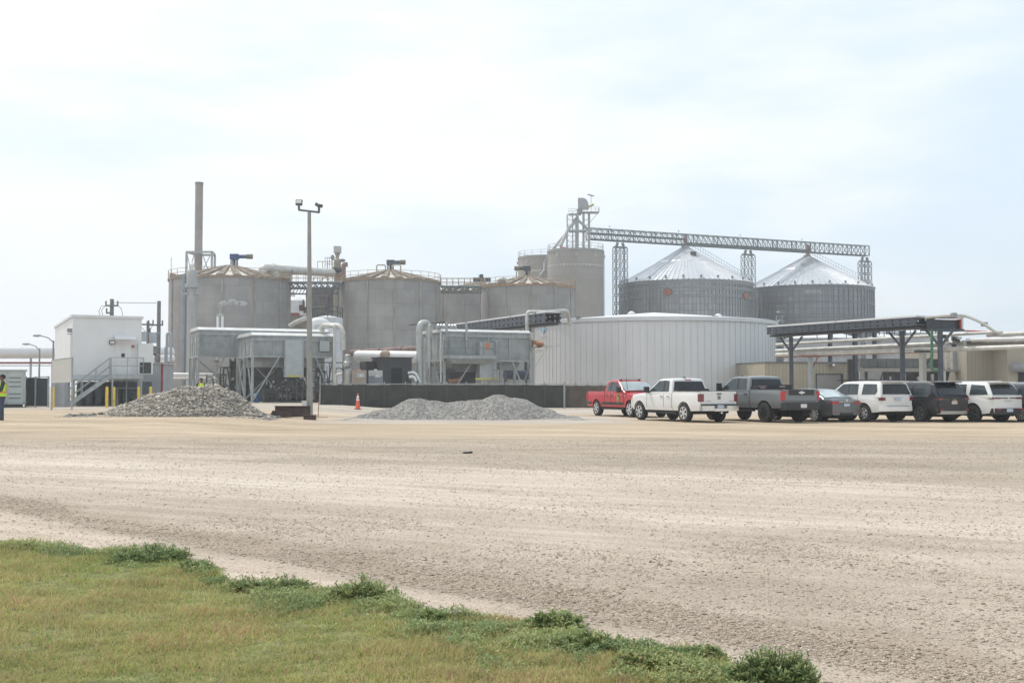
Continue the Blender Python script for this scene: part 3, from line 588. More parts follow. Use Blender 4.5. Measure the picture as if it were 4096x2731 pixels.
for i in range(16):
    x = a.x + (b.x - a.x) * i / 16; d.bar((x, 164, a.z - .8), (x + .48, 164, a.z), .09)
d.bb(a.x, b.x, 163.4, 164.4, a.z, a.z + .15); d.bb(a.x, b.x, 163.4, 164.4, a.z - .9, a.z - .78); d.build('truss', MATS['dark green grey steel'], t)
# ---- chimney with its steel frame
Yc = 176; c = P(797, 730, Yc); t = T('chimney', 'tall slender grey steel chimney rising behind the leftmost tank', 'chimney', (c.x, Yc, 0))
STACK = tank_mat('chimney steel', (.34, .31, .285), .6, 20, 1.75, .75, .14, .4, (.40, .36, .34), .7, .1)
s = MB(); s.lathe(c.x, Yc, [(.62, 0), (.60, c.z - .35)], 24, True); s.build('stack', STACK, t, True)
s = MB(); s.lathe(c.x, Yc, [(.65, c.z - .35), (.65, c.z)], 24, True); s.build('stack_tip', mat('stack tip', (.22, .2, .19), .7), t, True)
f = MB(); zt = PZ(1008, Yc - 2); xl, xr = PX(740, Yc - 2), PX(842, Yc - 2)
for x in (xl, xr):
    for y in (-2, 2): f.bar((x if y < 0 else (x + (.6 if x == xl else -.6)), Yc + y, 12), (x if y < 0 else (x + (.6 if x == xl else -.6)), Yc + y, zt), .28)
for y in (-2, 2): f.bar((xl + (.6 if y > 0 else 0), Yc + y, zt), (xr - (.6 if y > 0 else 0), Yc + y, zt), .3)
for x, o in ((xl, .6), (xr, -.6)): f.bar((x, Yc - 2, zt), (x + o, Yc + 2, zt), .3)
f.bar((xl, Yc - 2, 18), (c.x - .6, Yc, zt), .1); f.bar((xr, Yc - 2, 18), (c.x + .6, Yc, zt), .1); f.bar((xl, Yc - 2, zt), (c.x, Yc - 2, 17), .1); f.bar((xr, Yc - 2, zt), (c.x, Yc - 2, 17), .1)
f.build('support_frame', GALV, t)
# ---- scrubber column before the leftmost tank
Ys = 134; c = P(766, 1300, Ys); xs = c.x; s_ = 4500 / Ys; t = T('scrubber_column', 'grey vertical scrubber column with a flanged collar against the leftmost tank', 'process column', (xs, Ys, 0))
COLM = mat('column steel', (.36, .365, .36), .5, .2, .08, 1, streak=.3, scol=(.27, .26, .25))
b = MB(); zc = PZ(1146, Ys); b.lathe(xs, Ys, [(18 / s_, 0), (18 / s_, zc)], 24, True); b.lathe(xs, Ys, [(21 / s_, zc), (21 / s_, PZ(1092, Ys)), (14 / s_, PZ(1080, Ys))], 24, True); b.build('column', COLM, t, True)
b = MB(); b.lathe(xs, Ys, [(27 / s_, PZ(1151, Ys)), (27 / s_, PZ(1141, Ys)), (27 / s_, PZ(1136, Ys))], 24, True); b.build('flange', GALV, t)
b = MB(); b.cyl((xs, Ys, PZ(1082, Ys)), (xs, Ys, PZ(1068, Ys)), .18); b.ball((xs, Ys, PZ(1060, Ys)), .28, n=8); b.build('vent_cap', WHITEM, t, True)
b = MB()
for sd in (-1, 1): b = MB(); b.tube(bend([(xs + sd * 33 / s_, Ys - .5, PZ(1160, Ys)), (xs + sd * 33 / s_, Ys - .5, PZ(1177, Ys)), (xs + sd * 17 / s_, Ys - .3, PZ(1177, Ys))], .25), .16, 8); b.build('drain_elbow', GALV, t)
# ---- steam vent with a puff of steam
Yv = 104; c = P(881, 1250, Yv); t = T('steam_vent', 'thin white steam vent stack puffing above the rear steel skid', 'steam vent', (c.x, Yv, 0)); s_ = 4500 / Yv
b = MB()
for dx in (-9, 9): b.cyl((c.x + dx / s_, Yv, 0), (c.x + dx / s_, Yv, PZ(1265, Yv)), 5.5 / s_, n=10)
b.build('vent_pipe', WHITEM, t, True)
b = MB(); b.cyl((c.x, Yv, PZ(1262, Yv)), (c.x, Yv, PZ(1232, Yv)), .09, n=6); b.bb(c.x - .32, c.x + .32, Yv - .2, Yv + .2, PZ(1265, Yv), PZ(1254, Yv)); b.lathe(c.x, Yv, [(.2, PZ(1232, Yv)), (.25, PZ(1222, Yv))], 12); b.build('vent_head', mat('vent head', (.38, .39, .38), .5, .4), t)
sm_ = MB(); c = P(893, 1212, Yv - .1)
steamm = bpy.data.materials.new('steam'); steamm.use_nodes = True; tt = steamm.node_tree; tt.nodes.clear(); o_ = N(tt, 'ShaderNodeOutputMaterial'); pv = N(tt, 'ShaderNodeVolumePrincipled')
pv.inputs['Color'].default_value = (1, 1, 1, 1); nn = N(tt, 'ShaderNodeTexNoise'); nn.inputs['Scale'].default_value = 1.6; nn.inputs['Detail'].default_value = 4; cc = N(tt, 'ShaderNodeTexCoord'); tt.links.new(cc.outputs['Object'], nn.inputs[0])
mm = N(tt, 'ShaderNodeMapRange'); mm.inputs['From Min'].default_value = .42; mm.inputs['From Max'].default_value = .7; mm.inputs['To Max'].default_value = 5.0; tt.links.new(nn.outputs['Fac'], mm.inputs[0]); tt.links.new(mm.outputs[0], pv.inputs['Density']); tt.links.new(pv.outputs[0], o_.inputs['Volume'])
sm_.ball((0, 0, 0), .42, 1.1, .8, .7, 10); sm_.ball((.75, .1, .12), .38, 1.3, .8, .8, 8); sm_.ball((1.6, .1, -.05), .42, 1.5, .8, .7, 8)
so = sm_.build('steam_puff', steamm, None, True); so.location = c; tag(so, 'small white puff of steam drifting right from the thin vent stack', 'steam', kind='stuff')
# ---- overhead duct from leftmost tank to the cyclone tower
t = T('overhead_duct', 'long grey overhead duct with a bend running from the leftmost tank to the cyclone', 'duct', P(1150, 1080, 162))
b = MB(); b.tube(bend([P(1048, 1112, 158), P(1050, 1072, 158), P(1330, 1092, 170)], 2.0, 8), .62, 14); b.build('duct', PIPEM, t, True)
b = MB()
for px in (1168, 1242): b = MB(); q = P(px, 1098, 162); b.bar((q.x, 162, z1), (q.x, 162, q.z + .8), .1); b.build('duct_support', DARK, t)
t = T('roof_vent_unit', 'white capped vent unit standing on the right side of the leftmost tank roof', 'roof vent', P(1092, 1105, 160))
b = MB(); c = P(1094, 1105, 160); b.bb(c.x - 1.4, c.x + 1.1, 159, 161, z1, z1 + 1.2); b.lathe(c.x - .1, 160, [(.75, z1 + 1.2), (.75, PZ(1063, 160)), (.3, PZ(1055, 160))], 16); b.build('vent_body', mat('beige vent', (.52, .49, .44), .6, 0, .12), t)
# ---- cyclone tower between tanks
Yk = 172; t = T('cyclone_tower', 'dark process tower with square hopper cap and red elbow between the two left tanks', 'process tower', P(1350, 1545, Yk)); ROOT[t.name] = Matrix.Translation(t.location)
c = P(1350, 1000, Yk); b = MB(); b.bb(c.x - .52, c.x + .52, Yk - .5, Yk + .5, PZ(1012, Yk), PZ(986, Yk)); b.build('cap_box', mat('pale grey box', (.46, .45, .43), .6, 0, .1), t)
b = MB(); b.lathe(c.x, Yk, [(.55, PZ(1075, Yk)), (.5, PZ(1040, Yk)), (.2, PZ(1032, Yk)), (.45, PZ(1012, Yk))], 14); b.cyl((c.x, Yk, 5), (c.x, Yk, PZ(1072, Yk)), .55); b.build('cyclone_body', mat('buff hopper', (.34, .30, .24), .7, 0, .2), t)
b = MB(); p = P(1330, 1030, Yk); b.ball((p.x, Yk, p.z), .42, .7, .8, 1.1, 8); b.bar((p.x, Yk, p.z), (c.x, Yk, p.z), .12); p = P(1368, 1042, Yk); b.ball((p.x, Yk, p.z), .45, 1.2, .8, .6, 8); b.build('valve_housing', mat('weathered valve', (.3, .3, .29), .6, .2, .2), t)
b = MB(); b.tube(bend([P(1374, 1130, Yk - 1), P(1374, 1058, Yk - 1), P(1390, 1058, Yk - 1)], .6, 8), .36, 12); b.build('red_elbow', mat('faded red duct', (.27, .15, .125), .7, 0, .2), t, True)
b = MB(); q = P(1330, 1078, Yk - .7); b.tube([q, P(1358, 1080, Yk - .7), P(1366, 1110, Yk - .7)], .45, 10); b.build('black_elbow', DARK, t, True)
b = MB(); sray(b, P(1300, 1083, Yk - 2), P(1336, 1083, Yk - 2), 4, 2.0, .08); sray(b, P(1270, 1125, Yk - 2), P(1330, 1125, Yk - 2), 3, 3.0, .1)
for a_, b_ in (((1275, 1128), (1330, 1088)), ((1275, 1088), (1330, 1128)), ((1252, 1125), (1275, 1080))): b.bar(P(*a_, Yk - 2), P(*b_, Yk - 2), .1)
b.build('platform_railing', mat('faded yellow rail', (.45, .40, .28), .7, 0, .2), t)
# dark process tower behind
t = T('process_building', 'tall dark open process building seen in the gap between the two left tanks', 'industrial building', P(1300, 1545, 190)); ROOT[t.name] = Matrix.Translation(t.location)
b = MB(); a_ = P(1224, 1150, 190); d_ = P(1362, 1150, 190); b.bb(a_.x, d_.x, 190, 198, 0, a_.z); b.build('wall', mat('dark process wall', (.17, .175, .18), .8, 0, .3, .5, streak=.5, scol=(.10, .09, .085)), t)
b = MB()
for k in range(6): x = a_.x + .3 + k * 1.1; b.bar((x, 189.7, 0), (x, 189.7, a_.z + .3), .16)
for k in range(5): b.bar((a_.x, 189.6, 4 + k * 3.2), (d_.x, 189.6, 4 + k * 3.2), .18)
b.bar((a_.x + .6, 189.5, 6), (a_.x + 4.2, 189.5, a_.z), .3); b.build('steel_frame', mat('brown steel frame', (.20, .15, .12), .7, .2, .25), t)
b = MB(); q = P(1350, 1170, 186); b.bb(q.x - .8, q.x + .75, 186, 187, 0, q.z + .8); b.build('tall_duct', mat('brown black duct', (.09, .07, .06), .7, 0, .3, 1), t)
# white vessels in the gap
t = T('white_vessel', 'white domed process vessel in the gap right of the leftmost tank', 'process vessel', P(1175, 1545, 185)); ROOT[t.name] = Matrix.Translation(t.location)
b = MB(); q = P(1170, 1195, 185); b.lathe(q.x, 185, [(2.1, 0), (2.1, q.z - .4), (1.6, q.z), (.1, q.z + .35)], 24); b.lathe(P(1163, 1150, 187).x, 187, [(.7, 10), (.7, PZ(1168, 187)), (.3, PZ(1160, 187))], 14); b.build('vessel', WHITEM, t, True)
b = MB(); q = P(1193, 1207, 184); b.bb(q.x - .2, q.x + .7, 183.5, 184.5, q.z - 1.2, q.z + .1); b.build('white_box', mat('pale blue box', (.5, .55, .58), .5), t)
t = T('red_beam', 'faded red beam across the gap between the two left tanks', 'steel beam', P(1180, 1257, 170)); b = MB(); a_ = P(1150, 1257, 170); b.bb(a_.x, P(1198, 1257, 170).x, 169.7, 170.3, a_.z - .2, a_.z + .2); b.build('beam', mat('faded red paint', (.42, .10, .09), .6), t)
b = MB(); a_ = P(1150, 1272, 169); d_ = P(1235, 1272, 169); b.bb(a_.x, d_.x, 168.8, 171, a_.z - 2.6, a_.z + .4); b.build('beige_ledge', mat('beige ledge', (.40, .36, .29), .7, 0, .2, 1), t)
b = MB()
for (px, py, w, h) in ((1206, 1232, 18, 24), (1222, 1240, 14, 26), (1214, 1218, 6, 40)):
    q = P(px, py, 169.5); b.bb(q.x - w * .018, q.x + w * .018, 169.2, 169.8, q.z - h * .018, q.z + h * .018)
b.build('valve_cluster', mat('brown valve cluster', (.16, .11, .09), .7, .1, .3), t)
# insulated tank right of lamp pole (pale, square looking)
Yw = 120; t = T('insulated_tank', 'pale insulated tank with railed top behind the right end of the left skids', 'storage tank', P(1340, 1545, Yw)); ROOT[t.name] = Matrix.Translation(t.location)
b = MB(); q = P(1310, 1272, Yw); b.lathe(q.x, Yw, [(1.62, 0), (1.62, q.z), (.3, q.z + .25)], 28); b.build('shell', mat('pale blue grey cladding', (.56, .58, .61), .5, .1, .08, 1), t, True)
b = MB(); railing(b, q.x, Yw, 1.6, q.z, 9, 1.1, .05); b.build('railing', DARK, t)
# ---- concrete silos
SILO = tank_mat('slipformed concrete', (.295, .28, .255), 5.7, 60, 1.15, .93, .07, .25, (.36, .34, .31), .9, 0, c2=.97, msize=.05)
def silo(label, px, Y, py, r):
    x = PX(px, Y, py); z = PZ(py, Y); t = T('concrete_silo', label, 'silo', (x, Y, 0), 0, 'tall concrete grain silos')
    b = MB(); b.lathe(x, Y, [(r, 0), (r, z)], 64, False); b.build('wall', SILO, t, True)
    b = MB(); b.lathe(x, Y, [(r + .12, z - .25), (r + .12, z + .18), (0.01, z + .5)], 64, False); b.build('roof_slab', mat('silo roof', (.30, .31, .30), .8), t)
    b = MB()
    for i in range(46):
        a = 2 * pi * i / 46; w = .25 + .2 * random.random(); p = circ(x, Y, r + .02, a, 0); zz = z - 3.1; tg = Vector((-sin(a), cos(a), 0)); rd = Vector((cos(a), sin(a), 0)) * .015; c = Vector(p) + UP * zz
        b.prism([c - tg * w * 1.1, c - UP * .3 * w * 2.2, c + tg * w * 1.1, c + UP * .3 * w * 2.2], rd)
    b.build('pale_patch_ring', mat('pale silo patch', (.46, .45, .44), .9, 0, .15), t)
    b = MB(); railing(b, x, Y, r - .05, z + .2, 18, 1.2, .06); b.build('railing', GALV, t)
    b = MB()
    for i in range(9):
        b = MB(); a = 2 * pi * i / 9 + .5; p = circ(x, Y, r + .15, a, z - 1.1); b.box(p[0], p[1], p[2], .35, .45, .6, a); b.build('wall_bracket', mat('silo bracket', (.42, .41, .39), .8), t)
    return t, x, z
sA, sAx, sAz = silo('tallest concrete silo with the elevator tower standing on its roof', 2302, 230, 1008, 5.75)
sB, sBx, sBz = silo('shorter concrete silo half hidden behind the tallest silo', 2180, 246, 1034, 5.9)
# chute shadow casting duct and grey box on second silo
b = MB(); q0 = P(2177, 1118, 236); q1 = P(2148, 1120, 236); b.tube([P(2176, 1050, 236), P(2176, 1078, 236), P(2145, 1118, 236)], .16, 6); b.build('downspout', WHITEM, sB)
b = MB(); q = P(2181, 1058, 238); b.bb(q.x - .1, q.x + .8, 238, 239, q.z - .4, q.z + .6); b.build('junction_box', mat('grey box', (.30, .31, .33), .6), sB)
# ladder on silo right side
b = MB(); a = -.12; p = Vector(circ(sAx, 230, 5.85, a, 0))
for dy in (-.25, .25): b.bar((p.x, p.y + dy, 2), (p.x, p.y + dy, sAz), .07)
for i in range(int(sAz / .6)): b.bar((p.x + .06, p.y - .3, i * .6), (p.x + .06, p.y + .3, i * .6), .09)
b.build('ladder', GALV, sA)
# ---- elevator leg tower on the silo
LEGM = mat('elevator leg steel', (.33, .335, .335), .5, .35, .12, 2)
Ye = 231; t = T('bucket_elevator', 'tall bucket elevator tower with rounded grey head on the tallest silo', 'grain elevator', (PX(2345, Ye), Ye, sAz)); zb = sAz
b = MB()
for px in (2334, 2356): q = P(px, 900, Ye); b.bb(q.x - .22, q.x + .22, Ye - .3, Ye + .3, zb, PZ(850, Ye))
b.build('leg_casing', LEGM, t)
b = MB(); q = P(2330, 820, Ye); x0, x1 = PX(2312, Ye, 820), PX(2354, Ye, 820)
zt, zl = PZ(794, Ye), PZ(838, Ye)
pts = [(x0, zl), (x0, zt)] + [(x0 + (x1 - x0) * .45 + (x1 - x0) * .55 * sin(k * pi / 12), zl + .5 + (zt - zl - .5) * cos(k * pi / 12)) for k in range(0, 7)] + [(x1, zl)]
b.prism([(x, Ye - .8, z) for x, z in pts], (0, 1.6, 0))
b.lathe(PX(2320, Ye), Ye, [(.25, PZ(862, Ye)), (.7, PZ(838, Ye))], 12); b.build('head', LEGM, t, False)
b = MB(); q = P(2364, 822, Ye - 1); b.cyl((q.x - .5, Ye - 1, q.z - .3), (q.x + .55, Ye - 1, q.z + .25), .25); b.build('head_motor', mat('yellow green motor', (.42, .38, .12), .6), t)
b = MB(); q = P(2364, 775, Ye); b.bar((q.x, Ye, PZ(815, Ye)), (q.x, Ye, PZ(782, Ye)), .1); b.bar((q.x - .7, Ye, PZ(778, Ye)), (q.x + .6, Ye, PZ(785, Ye)), .22); b.build('hoist_beam', mat('hoist steel', (.2, .21, .22), .6), t)
b = MB(); zp = PZ(850, Ye); xa, xb = PX(2275, Ye), PX(2397, Ye); b.bb(PX(2320, Ye), xb, Ye - 1.4, Ye + 1.2, zp - .12, zp); b.bb(xa, PX(2310, Ye), Ye - 1, Ye + 1, PZ(860, Ye), PZ(857, Ye))
zp2 = PZ(922, Ye); b.bb(PX(2278, Ye), PX(2348, Ye), Ye - 1.2, Ye + 1.2, zp2 - .3, zp2)
b.bar((xb, Ye - 1.3, zp), (PX(2360, Ye), Ye - 1, PZ(893, Ye)), .1); b.build('platform', GALV, t)
b = MB(); sray(b, (PX(2320, Ye), Ye - 1.4, zp), (xb, Ye - 1.4, zp), 5, .9, .06); sray(b, (xb, Ye - 1.4, zp), (xb, Ye + 1.2, zp), 2, .9, .06); sray(b, (xa, Ye - 1, PZ(857, Ye)), (PX(2310, Ye), Ye - 1, PZ(857, Ye)), 4, 1.0, .06); b.build('railing', mat('pale rail', (.5, .5, .47), .6), t)
b = MB()   # lattice stair tower
for px, zt_ in ((2270, PZ(858, Ye)), (2292, PZ(850, Ye)), (2314, PZ(860, Ye)), (2268, zp2)):
    for y in (-1.1, 1.1): b.bar((PX(px, Ye), Ye + y, zb), (PX(px, Ye), Ye + y, zt_), .13)
lv = [zb + (PZ(862, Ye) - zb) * i / 7 for i in range(8)]
for i in range(7):
    b.bar((PX(2270, Ye), Ye - 1.1, lv[i]), (PX(2292, Ye), Ye - 1.1, lv[i + 1]), .06); b.bar((PX(2292, Ye), Ye - 1.1, lv[i]), (PX(2314, Ye), Ye - 1.1, lv[i + 1]), .06)
    b.bar((PX(2270, Ye), Ye - 1.1, lv[i]), (PX(2314, Ye), Ye - 1.1, lv[i]), .09); b.bar((PX(2339, Ye), Ye - .3, lv[i]), (PX(2354, Ye), Ye - .3, lv[i] + .3), .12)
b.build('lattice_tower', mat('tower lattice', (.36, .37, .38), .5, .3), t)
b = MB(); h = P(2307, 876, Ye - .5)
b.tube([P(2312, 850, Ye - .5), P(2307, 862, Ye - .5), h], [.3, .2, .2], 8); b.lathe(h.x, h.y, [(.25, h.z - .6), (.55, h.z), (.2, h.z + .3)], 10)
b.tube([h, P(2306, 998, Ye - .5)], .32, 8); b.tube([h + Vector((-.3, 0, -.3)), P(2272, 918, Ye - 1), P(2241, 985, Ye - 2)], .38, 8); b.tube([h + Vector((.3, 0, -.3)), P(2338, 903, Ye - .5), P(2352, 918, Ye)], .27, 8)
b.tube([P(2268, 928, Ye - 1), P(2200, 1012, Ye + 1)], .28, 6); b.build('grain_spout', mat('spout steel', (.44, .44, .43), .5, .3, .12, 3), t, True)
b = MB(); q = P(2251, 995, Ye - 2.5); b.bb(q.x - .6, q.x + .6, Ye - 3, Ye - 2, sAz + .2, sAz + .8); b.build('orange_box', mat('orange box', (.55, .13, .06), .6), t)
# ---- grain bins
def bin_mat(name, col, R, bw, bh, dark): return tank_mat(name, col, R, bw, bh, dark, .10, .22, (.20, .21, .22), .42, .55, offs=0, c2=.82, msize=.09)
ROOFM = mat('ribbed galvanised roof', (.60, .62, .645), .42, .55, .07, .8)
def grain_bin(label, px, Y, py, r, py_ap, m, nst, nroof, mst):
    x = PX(px, Y, py); z = PZ(py, Y); za = PZ(py_ap, Y); t = T('grain_bin', label, 'grain bin', (x, Y, 0), 0, 'big corrugated grain bins')
    b = MB(); pr = []; k = int(z / .5)
    for i in range(k + 1): pr.append((r, z * i / k))
    b.lathe(x, Y, pr, 96, False); b.build('wall', m, t, True)
    b = MB()
    for i in range(nst):
        a = 2 * pi * i / nst; p = circ(x, Y, r + .07, a, 0); b.box(p[0], p[1], z / 2, .14, .16, z, a)
    b.build('wall_stiffener', mst, t)
    b = MB()
    for f in ((.93, .86) if nst > 100 else (.84, .70)):
        for q in ((0, .0),): b.lathe(x, Y, [(r + .17, z * f - .22), (r + .17, z * f + .22)], 96, False)
    b.lathe(x, Y, [(r + .18, z - .75), (r + .18, z - .02)], 96, False); b.build('wind_ring', mst, t)
    b = MB(); rr = r + .35; n = nroof; vs = []; fs = []
    for i in range(n):      # standing-seam roof: every seam is a raised fold
        for j, (f, zz) in enumerate(((1.0, 0), (.44, .565), (.42, .60), (.055, 1.0))):
            for da, up in ((-.10, 0), (0, .22), (.10, 0)):
                a = 2 * pi * (i + .5 + da) / n; u = up * (.3 + .7 * f); vs.append((x + rr * f * cos(a), Y + rr * f * sin(a), z + (za - z) * zz + u))
    for i in range(n):
        o = i * 12; o2 = ((i + 1) % n) * 12
        for j in range(3):
            for k_ in range(2): fs.append((o + j * 3 + k_, o + j * 3 + k_ + 1, o + j * 3 + k_ + 4, o + j * 3 + k_ + 3))
            fs.append((o + j * 3 + 2, o2 + j * 3, o2 + j * 3 + 3, o + j * 3 + 5))
    b.add(vs, fs); b.build('roof', ROOFM, t)
    b = MB(); b.lathe(x, Y, [(.9, za - .15), (.9, za + .35), (.35, za + .5)], 16); b.cyl((x, Y, za + .3), (x, Y, za + 3), .35); b.build('roof_cap', LEGM, t)
    nv = 24
    for i in range(nv):
        a = 2 * pi * (i + .3) / nv; f = .955; p = circ(x, Y, rr * f, a, z + (za - z) * (1 - f) + .1)
        v = MB(); v.lathe(p[0], p[1], [(.2, p[2] - .2), (.2, p[2] + .25), (.3, p[2] + .28), (.3, p[2] + .42), (.1, p[2] + .52)], 8); v.build('roof_vent', ST1, t)
    b = MB()       # roof stair with handrail down the right side
    a = -.55; p0 = Vector(circ(x, Y, rr * .97, a, z + .4)); p1 = Vector(circ(x, Y, rr * .08, a, za + .2)); nn = 22
    for i in range(nn + 1):
        c = p0.lerp(p1, i / nn); b.bar(c, c + UP * 1.1, .06)
    b.bar(p0 + UP * 1.1, p1 + UP * 1.1, .07); b.bar(p0 + UP * .3, p1 + UP * .3, .3, .05); b.build('roof_stair', GALV, t)
    return t, x, z, za
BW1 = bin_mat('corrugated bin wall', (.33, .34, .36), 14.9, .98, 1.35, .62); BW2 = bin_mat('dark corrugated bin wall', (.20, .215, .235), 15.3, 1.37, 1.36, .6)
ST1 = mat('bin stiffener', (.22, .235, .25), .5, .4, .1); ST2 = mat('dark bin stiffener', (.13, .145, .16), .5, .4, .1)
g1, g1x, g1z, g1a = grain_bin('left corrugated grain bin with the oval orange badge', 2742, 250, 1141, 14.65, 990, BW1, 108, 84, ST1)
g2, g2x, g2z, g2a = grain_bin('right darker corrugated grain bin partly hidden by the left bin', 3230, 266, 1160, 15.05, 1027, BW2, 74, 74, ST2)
def on_cyl(x, Y, r, px, z):
    # point of the near wall seen at photo column px, and frame turned to face outwards
    u = (px - PW / 2) / FPX; A_ = 1 + u * u; B_ = -2 * (u * x + Y); C_ = x * x + Y * Y - r * r; yy = (-B_ - sqrt(B_ * B_ - 4 * A_ * C_)) / (2 * A_)
    q = Vector((u * yy, yy, z)); a = atan2(q.y - Y, q.x - x); return q, a
def badge_frame(q, a): return Matrix.Translation(q) @ Matrix.Rotation(a + pi / 2, 4, 'Z') @ Matrix.Rotation(pi / 2, 4, 'X')
BADGE = mat('orange badge', (.40, .13, .05), .6); BADGE2 = mat('dark badge rim', (.13, .05, .035), .6)
for px, py in ((2672, 1167), (2986, 1177)):
    q, a = on_cyl(g1x, 250, 14.95, px, PZ(py, 250 - 14)); M = badge_frame(q, a)
    bd = MB(); bd.add([M @ Vector((1.05 * cos(k * pi / 16), .68 * sin(k * pi / 16), dz)) for dz in (0, .06) for k in range(32)], [tuple(range(32))[::-1], tuple(range(32, 64))] + [(k, (k + 1) % 32, (k + 1) % 32 + 32, k + 32) for k in range(32)]); bo = bd.build('badge', BADGE2, g1)
    bd = MB(); bd.add([M @ Vector((.93 * cos(k * pi / 16), .56 * sin(k * pi / 16), dz)) for dz in (.06, .09) for k in range(32)], [tuple(range(32))[::-1], tuple(range(32, 64))] + [(k, (k + 1) % 32, (k + 1) % 32 + 32, k + 32) for k in range(32)]); b2 = bd.build('badge_face', BADGE, bo)
    text_mesh('lettering', 'GSI', .9, BADGE2, bo, M @ Matrix.Translation((0, 0, .11)))
q, a = on_cyl(g2x, 266, 15.4, 3255, PZ(1166, 266 - 15)); text_mesh('lettering', '(BROCK)', .95, mat('white lettering', (.5, .5, .5), .6), g2, badge_frame(q, a), .02)
b = MB(); q = P(2771, 1015, 246); b.bb(q.x - .5, q.x + .7, 245.5, 246.5, q.z - .5, q.z + .4); b.build('roof_hatch', DARK, g1)
b = MB(); q = P(3215, 1058, 262); b.bb(q.x - .5, q.x + .5, 261, 262, q.z - .4, q.z + .3); b.build('roof_hatch', GALV, g2)
# ---- overhead conveyor gallery on lattice towers
GAL = mat('gallery steel', (.10, .13, .135), .55, .35, .15, 2); z0 = g1a + .55
def gpt(px, zz):          # point of the gallery line (direction E1 through the first bin's axis) at photo column px
    x0, y0 = g1x, 250; u = (px - 2048) / FPX; k = (u * y0 - x0) / (E1.x - u * E1.y); return Vector((x0 + E1.x * k, y0 + E1.y * k, zz))
t = T('conveyor_gallery', 'long overhead lattice conveyor gallery running from the silo tower over both grain bins', 'conveyor', gpt(2744, z0)); ga, gb = gpt(2352, z0), gpt(3474, z0); H = 2.35; nb = 56
b = MB(); perp = E2 * .75
for s in (-1, 1):
    o = perp * s; b.bar(ga + o, gb + o, .18, .22); b.bar(ga + o + UP * H, gb + o + UP * H, .16)
    for i in range(nb + 1):
        p = ga.lerp(gb, i / nb) + o; b.bar(p, p + UP * H, .09 if i % 4 else .2)
        if i < nb:
            p2 = ga.lerp(gb, (i + 1) / nb) + o; b.bar(p if i % 2 else p + UP * H, p2 + UP * H if i % 2 else p2, .09)
            b.bar(p if not i % 2 else p + UP * H, p2 + UP * H if not i % 2 else p2, .06)
for i in range(0, nb + 1, 2):
    p = ga.lerp(gb, i / nb); b.bar(p - perp, p + perp, .1); b.bar(p - perp + UP * H, p + perp + UP * H, .1)
b.build('truss', GAL, t)
b = MB(); gm = gpt(2742, z0); b.bar(ga + UP * 1.25, gm + UP * 1.25, .7, .42); b.bar(gm + UP * .35, gpt(3234, z0) + UP * .35, .8, .5); b.bar(gpt(3234, z0) + UP * .1, gb + UP * .1, .9, .12); b.build('conveyor_trough', mat('conveyor trough', (.13, .165, .165), .5, .35, .12, 2), t)
for px in (2744, 3234):
    q = gpt(px, z0); b = MB(); b.bar(q - E2 * .4 - UP * .6, q - E2 * .4 + UP * 1.6, .55); b.build('discharge_motor', mat('dull red housing', (.28, .09, .08), .6), t)
b = MB()
for px in (2440, 2718, 2965, 3212): b = MB(); q = gpt(px, z0 + H); b.bar(q, q + UP * .7, .08); b.ball(q + UP * .75, .18, n=5); b.build('gallery_lamp', mat('pale lamp', (.6, .57, .5), .5), t)
def lattice(label, px, w, side, zb=0, ztop=None):
    c = gpt(px, 0); t = T('support_tower', label, 'lattice tower', c, 0, 'lattice towers under the conveyor gallery'); z1_ = z0 - .35 if ztop is None else ztop; b = MB(); hw = w / 2
    for s in (-1, 1):
        cs = [c + E1 * (s * 1.0) + E1 * dx * .48 + E2 * dy * .7 for dx, dy in ((-1, -1), (1, -1), (1, 1), (-1, 1))]
        for q in cs: b.bar(q, q + UP * (z1_ - 1.2), .13)
        k = int(z1_ / 1.9)
        for i in range(k):
            za_, zb_ = (z1_ - 1.2) * i / k, (z1_ - 1.2) * (i + 1) / k
            for j in range(4):
                p, q = cs[j], cs[(j + 1) % 4]; b.bar(p + UP * za_, q + UP * zb_, .07); b.bar(q + UP * za_, p + UP * zb_, .07); b.bar(p + UP * zb_, q + UP * zb_, .06)
        q = c + E1 * s * 1.0; b.bar(q + UP * (z1_ - 1.2), c + E1 * s * .6 + UP * z1_, .5, .4)
    b.bar(c - E1 * 1.5 + UP * (z1_ - 1.0), c + E1 * 1.5 + UP * (z1_ - 1.0), .9, .3); b.build('lattice_frame', mat('tower steel', (.15, .175, .19), .5, .35, .12, 2), t); return t
lattice('lattice support tower between the concrete silo and the left grain bin', 2482, 2, 1)
lattice('lattice support tower rising between the two grain bins', 2996, 2, 1)
lattice('lattice support tower at the far right end of the conveyor gallery', 3464, 2, 1)
# ---- white field tank
Yt = 112; rt = 11.9; xt = PX(2618, Yt); zt = PZ(1297, Yt); t = T('white_storage_tank', 'wide low white panelled storage tank behind the parked pickups', 'storage tank', (xt, Yt, 0))
WT = tank_mat('white tank cladding', (.61, .61, .61), rt, .655, 30, .93, .03, .10, (.56, .56, .56), .45, .1, c2=1.0, msize=.02)
b = MB(); b.lathe(xt, Yt, [(rt, 0), (rt, zt)], 115, False); b.build('wall', WT, t, True)
b = MB()
for i in range(115):
    a = 2 * pi * i / 115; p = circ(xt, Yt, rt + .012, a, 0); b.box(p[0], p[1], zt / 2, .025, .03, zt - .1, a)
b.build('panel_seam', mat('tank seam', (.52, .52, .53), .6, .1), t)
b = MB(); b.lathe(xt, Yt, [(rt + .14, zt - .30), (rt + .16, zt + .05), (rt - .1, zt + .10)], 115, False); b.build('rim_flashing', mat('rim flashing', (.64, .65, .67), .4, .2, .05), t, True)
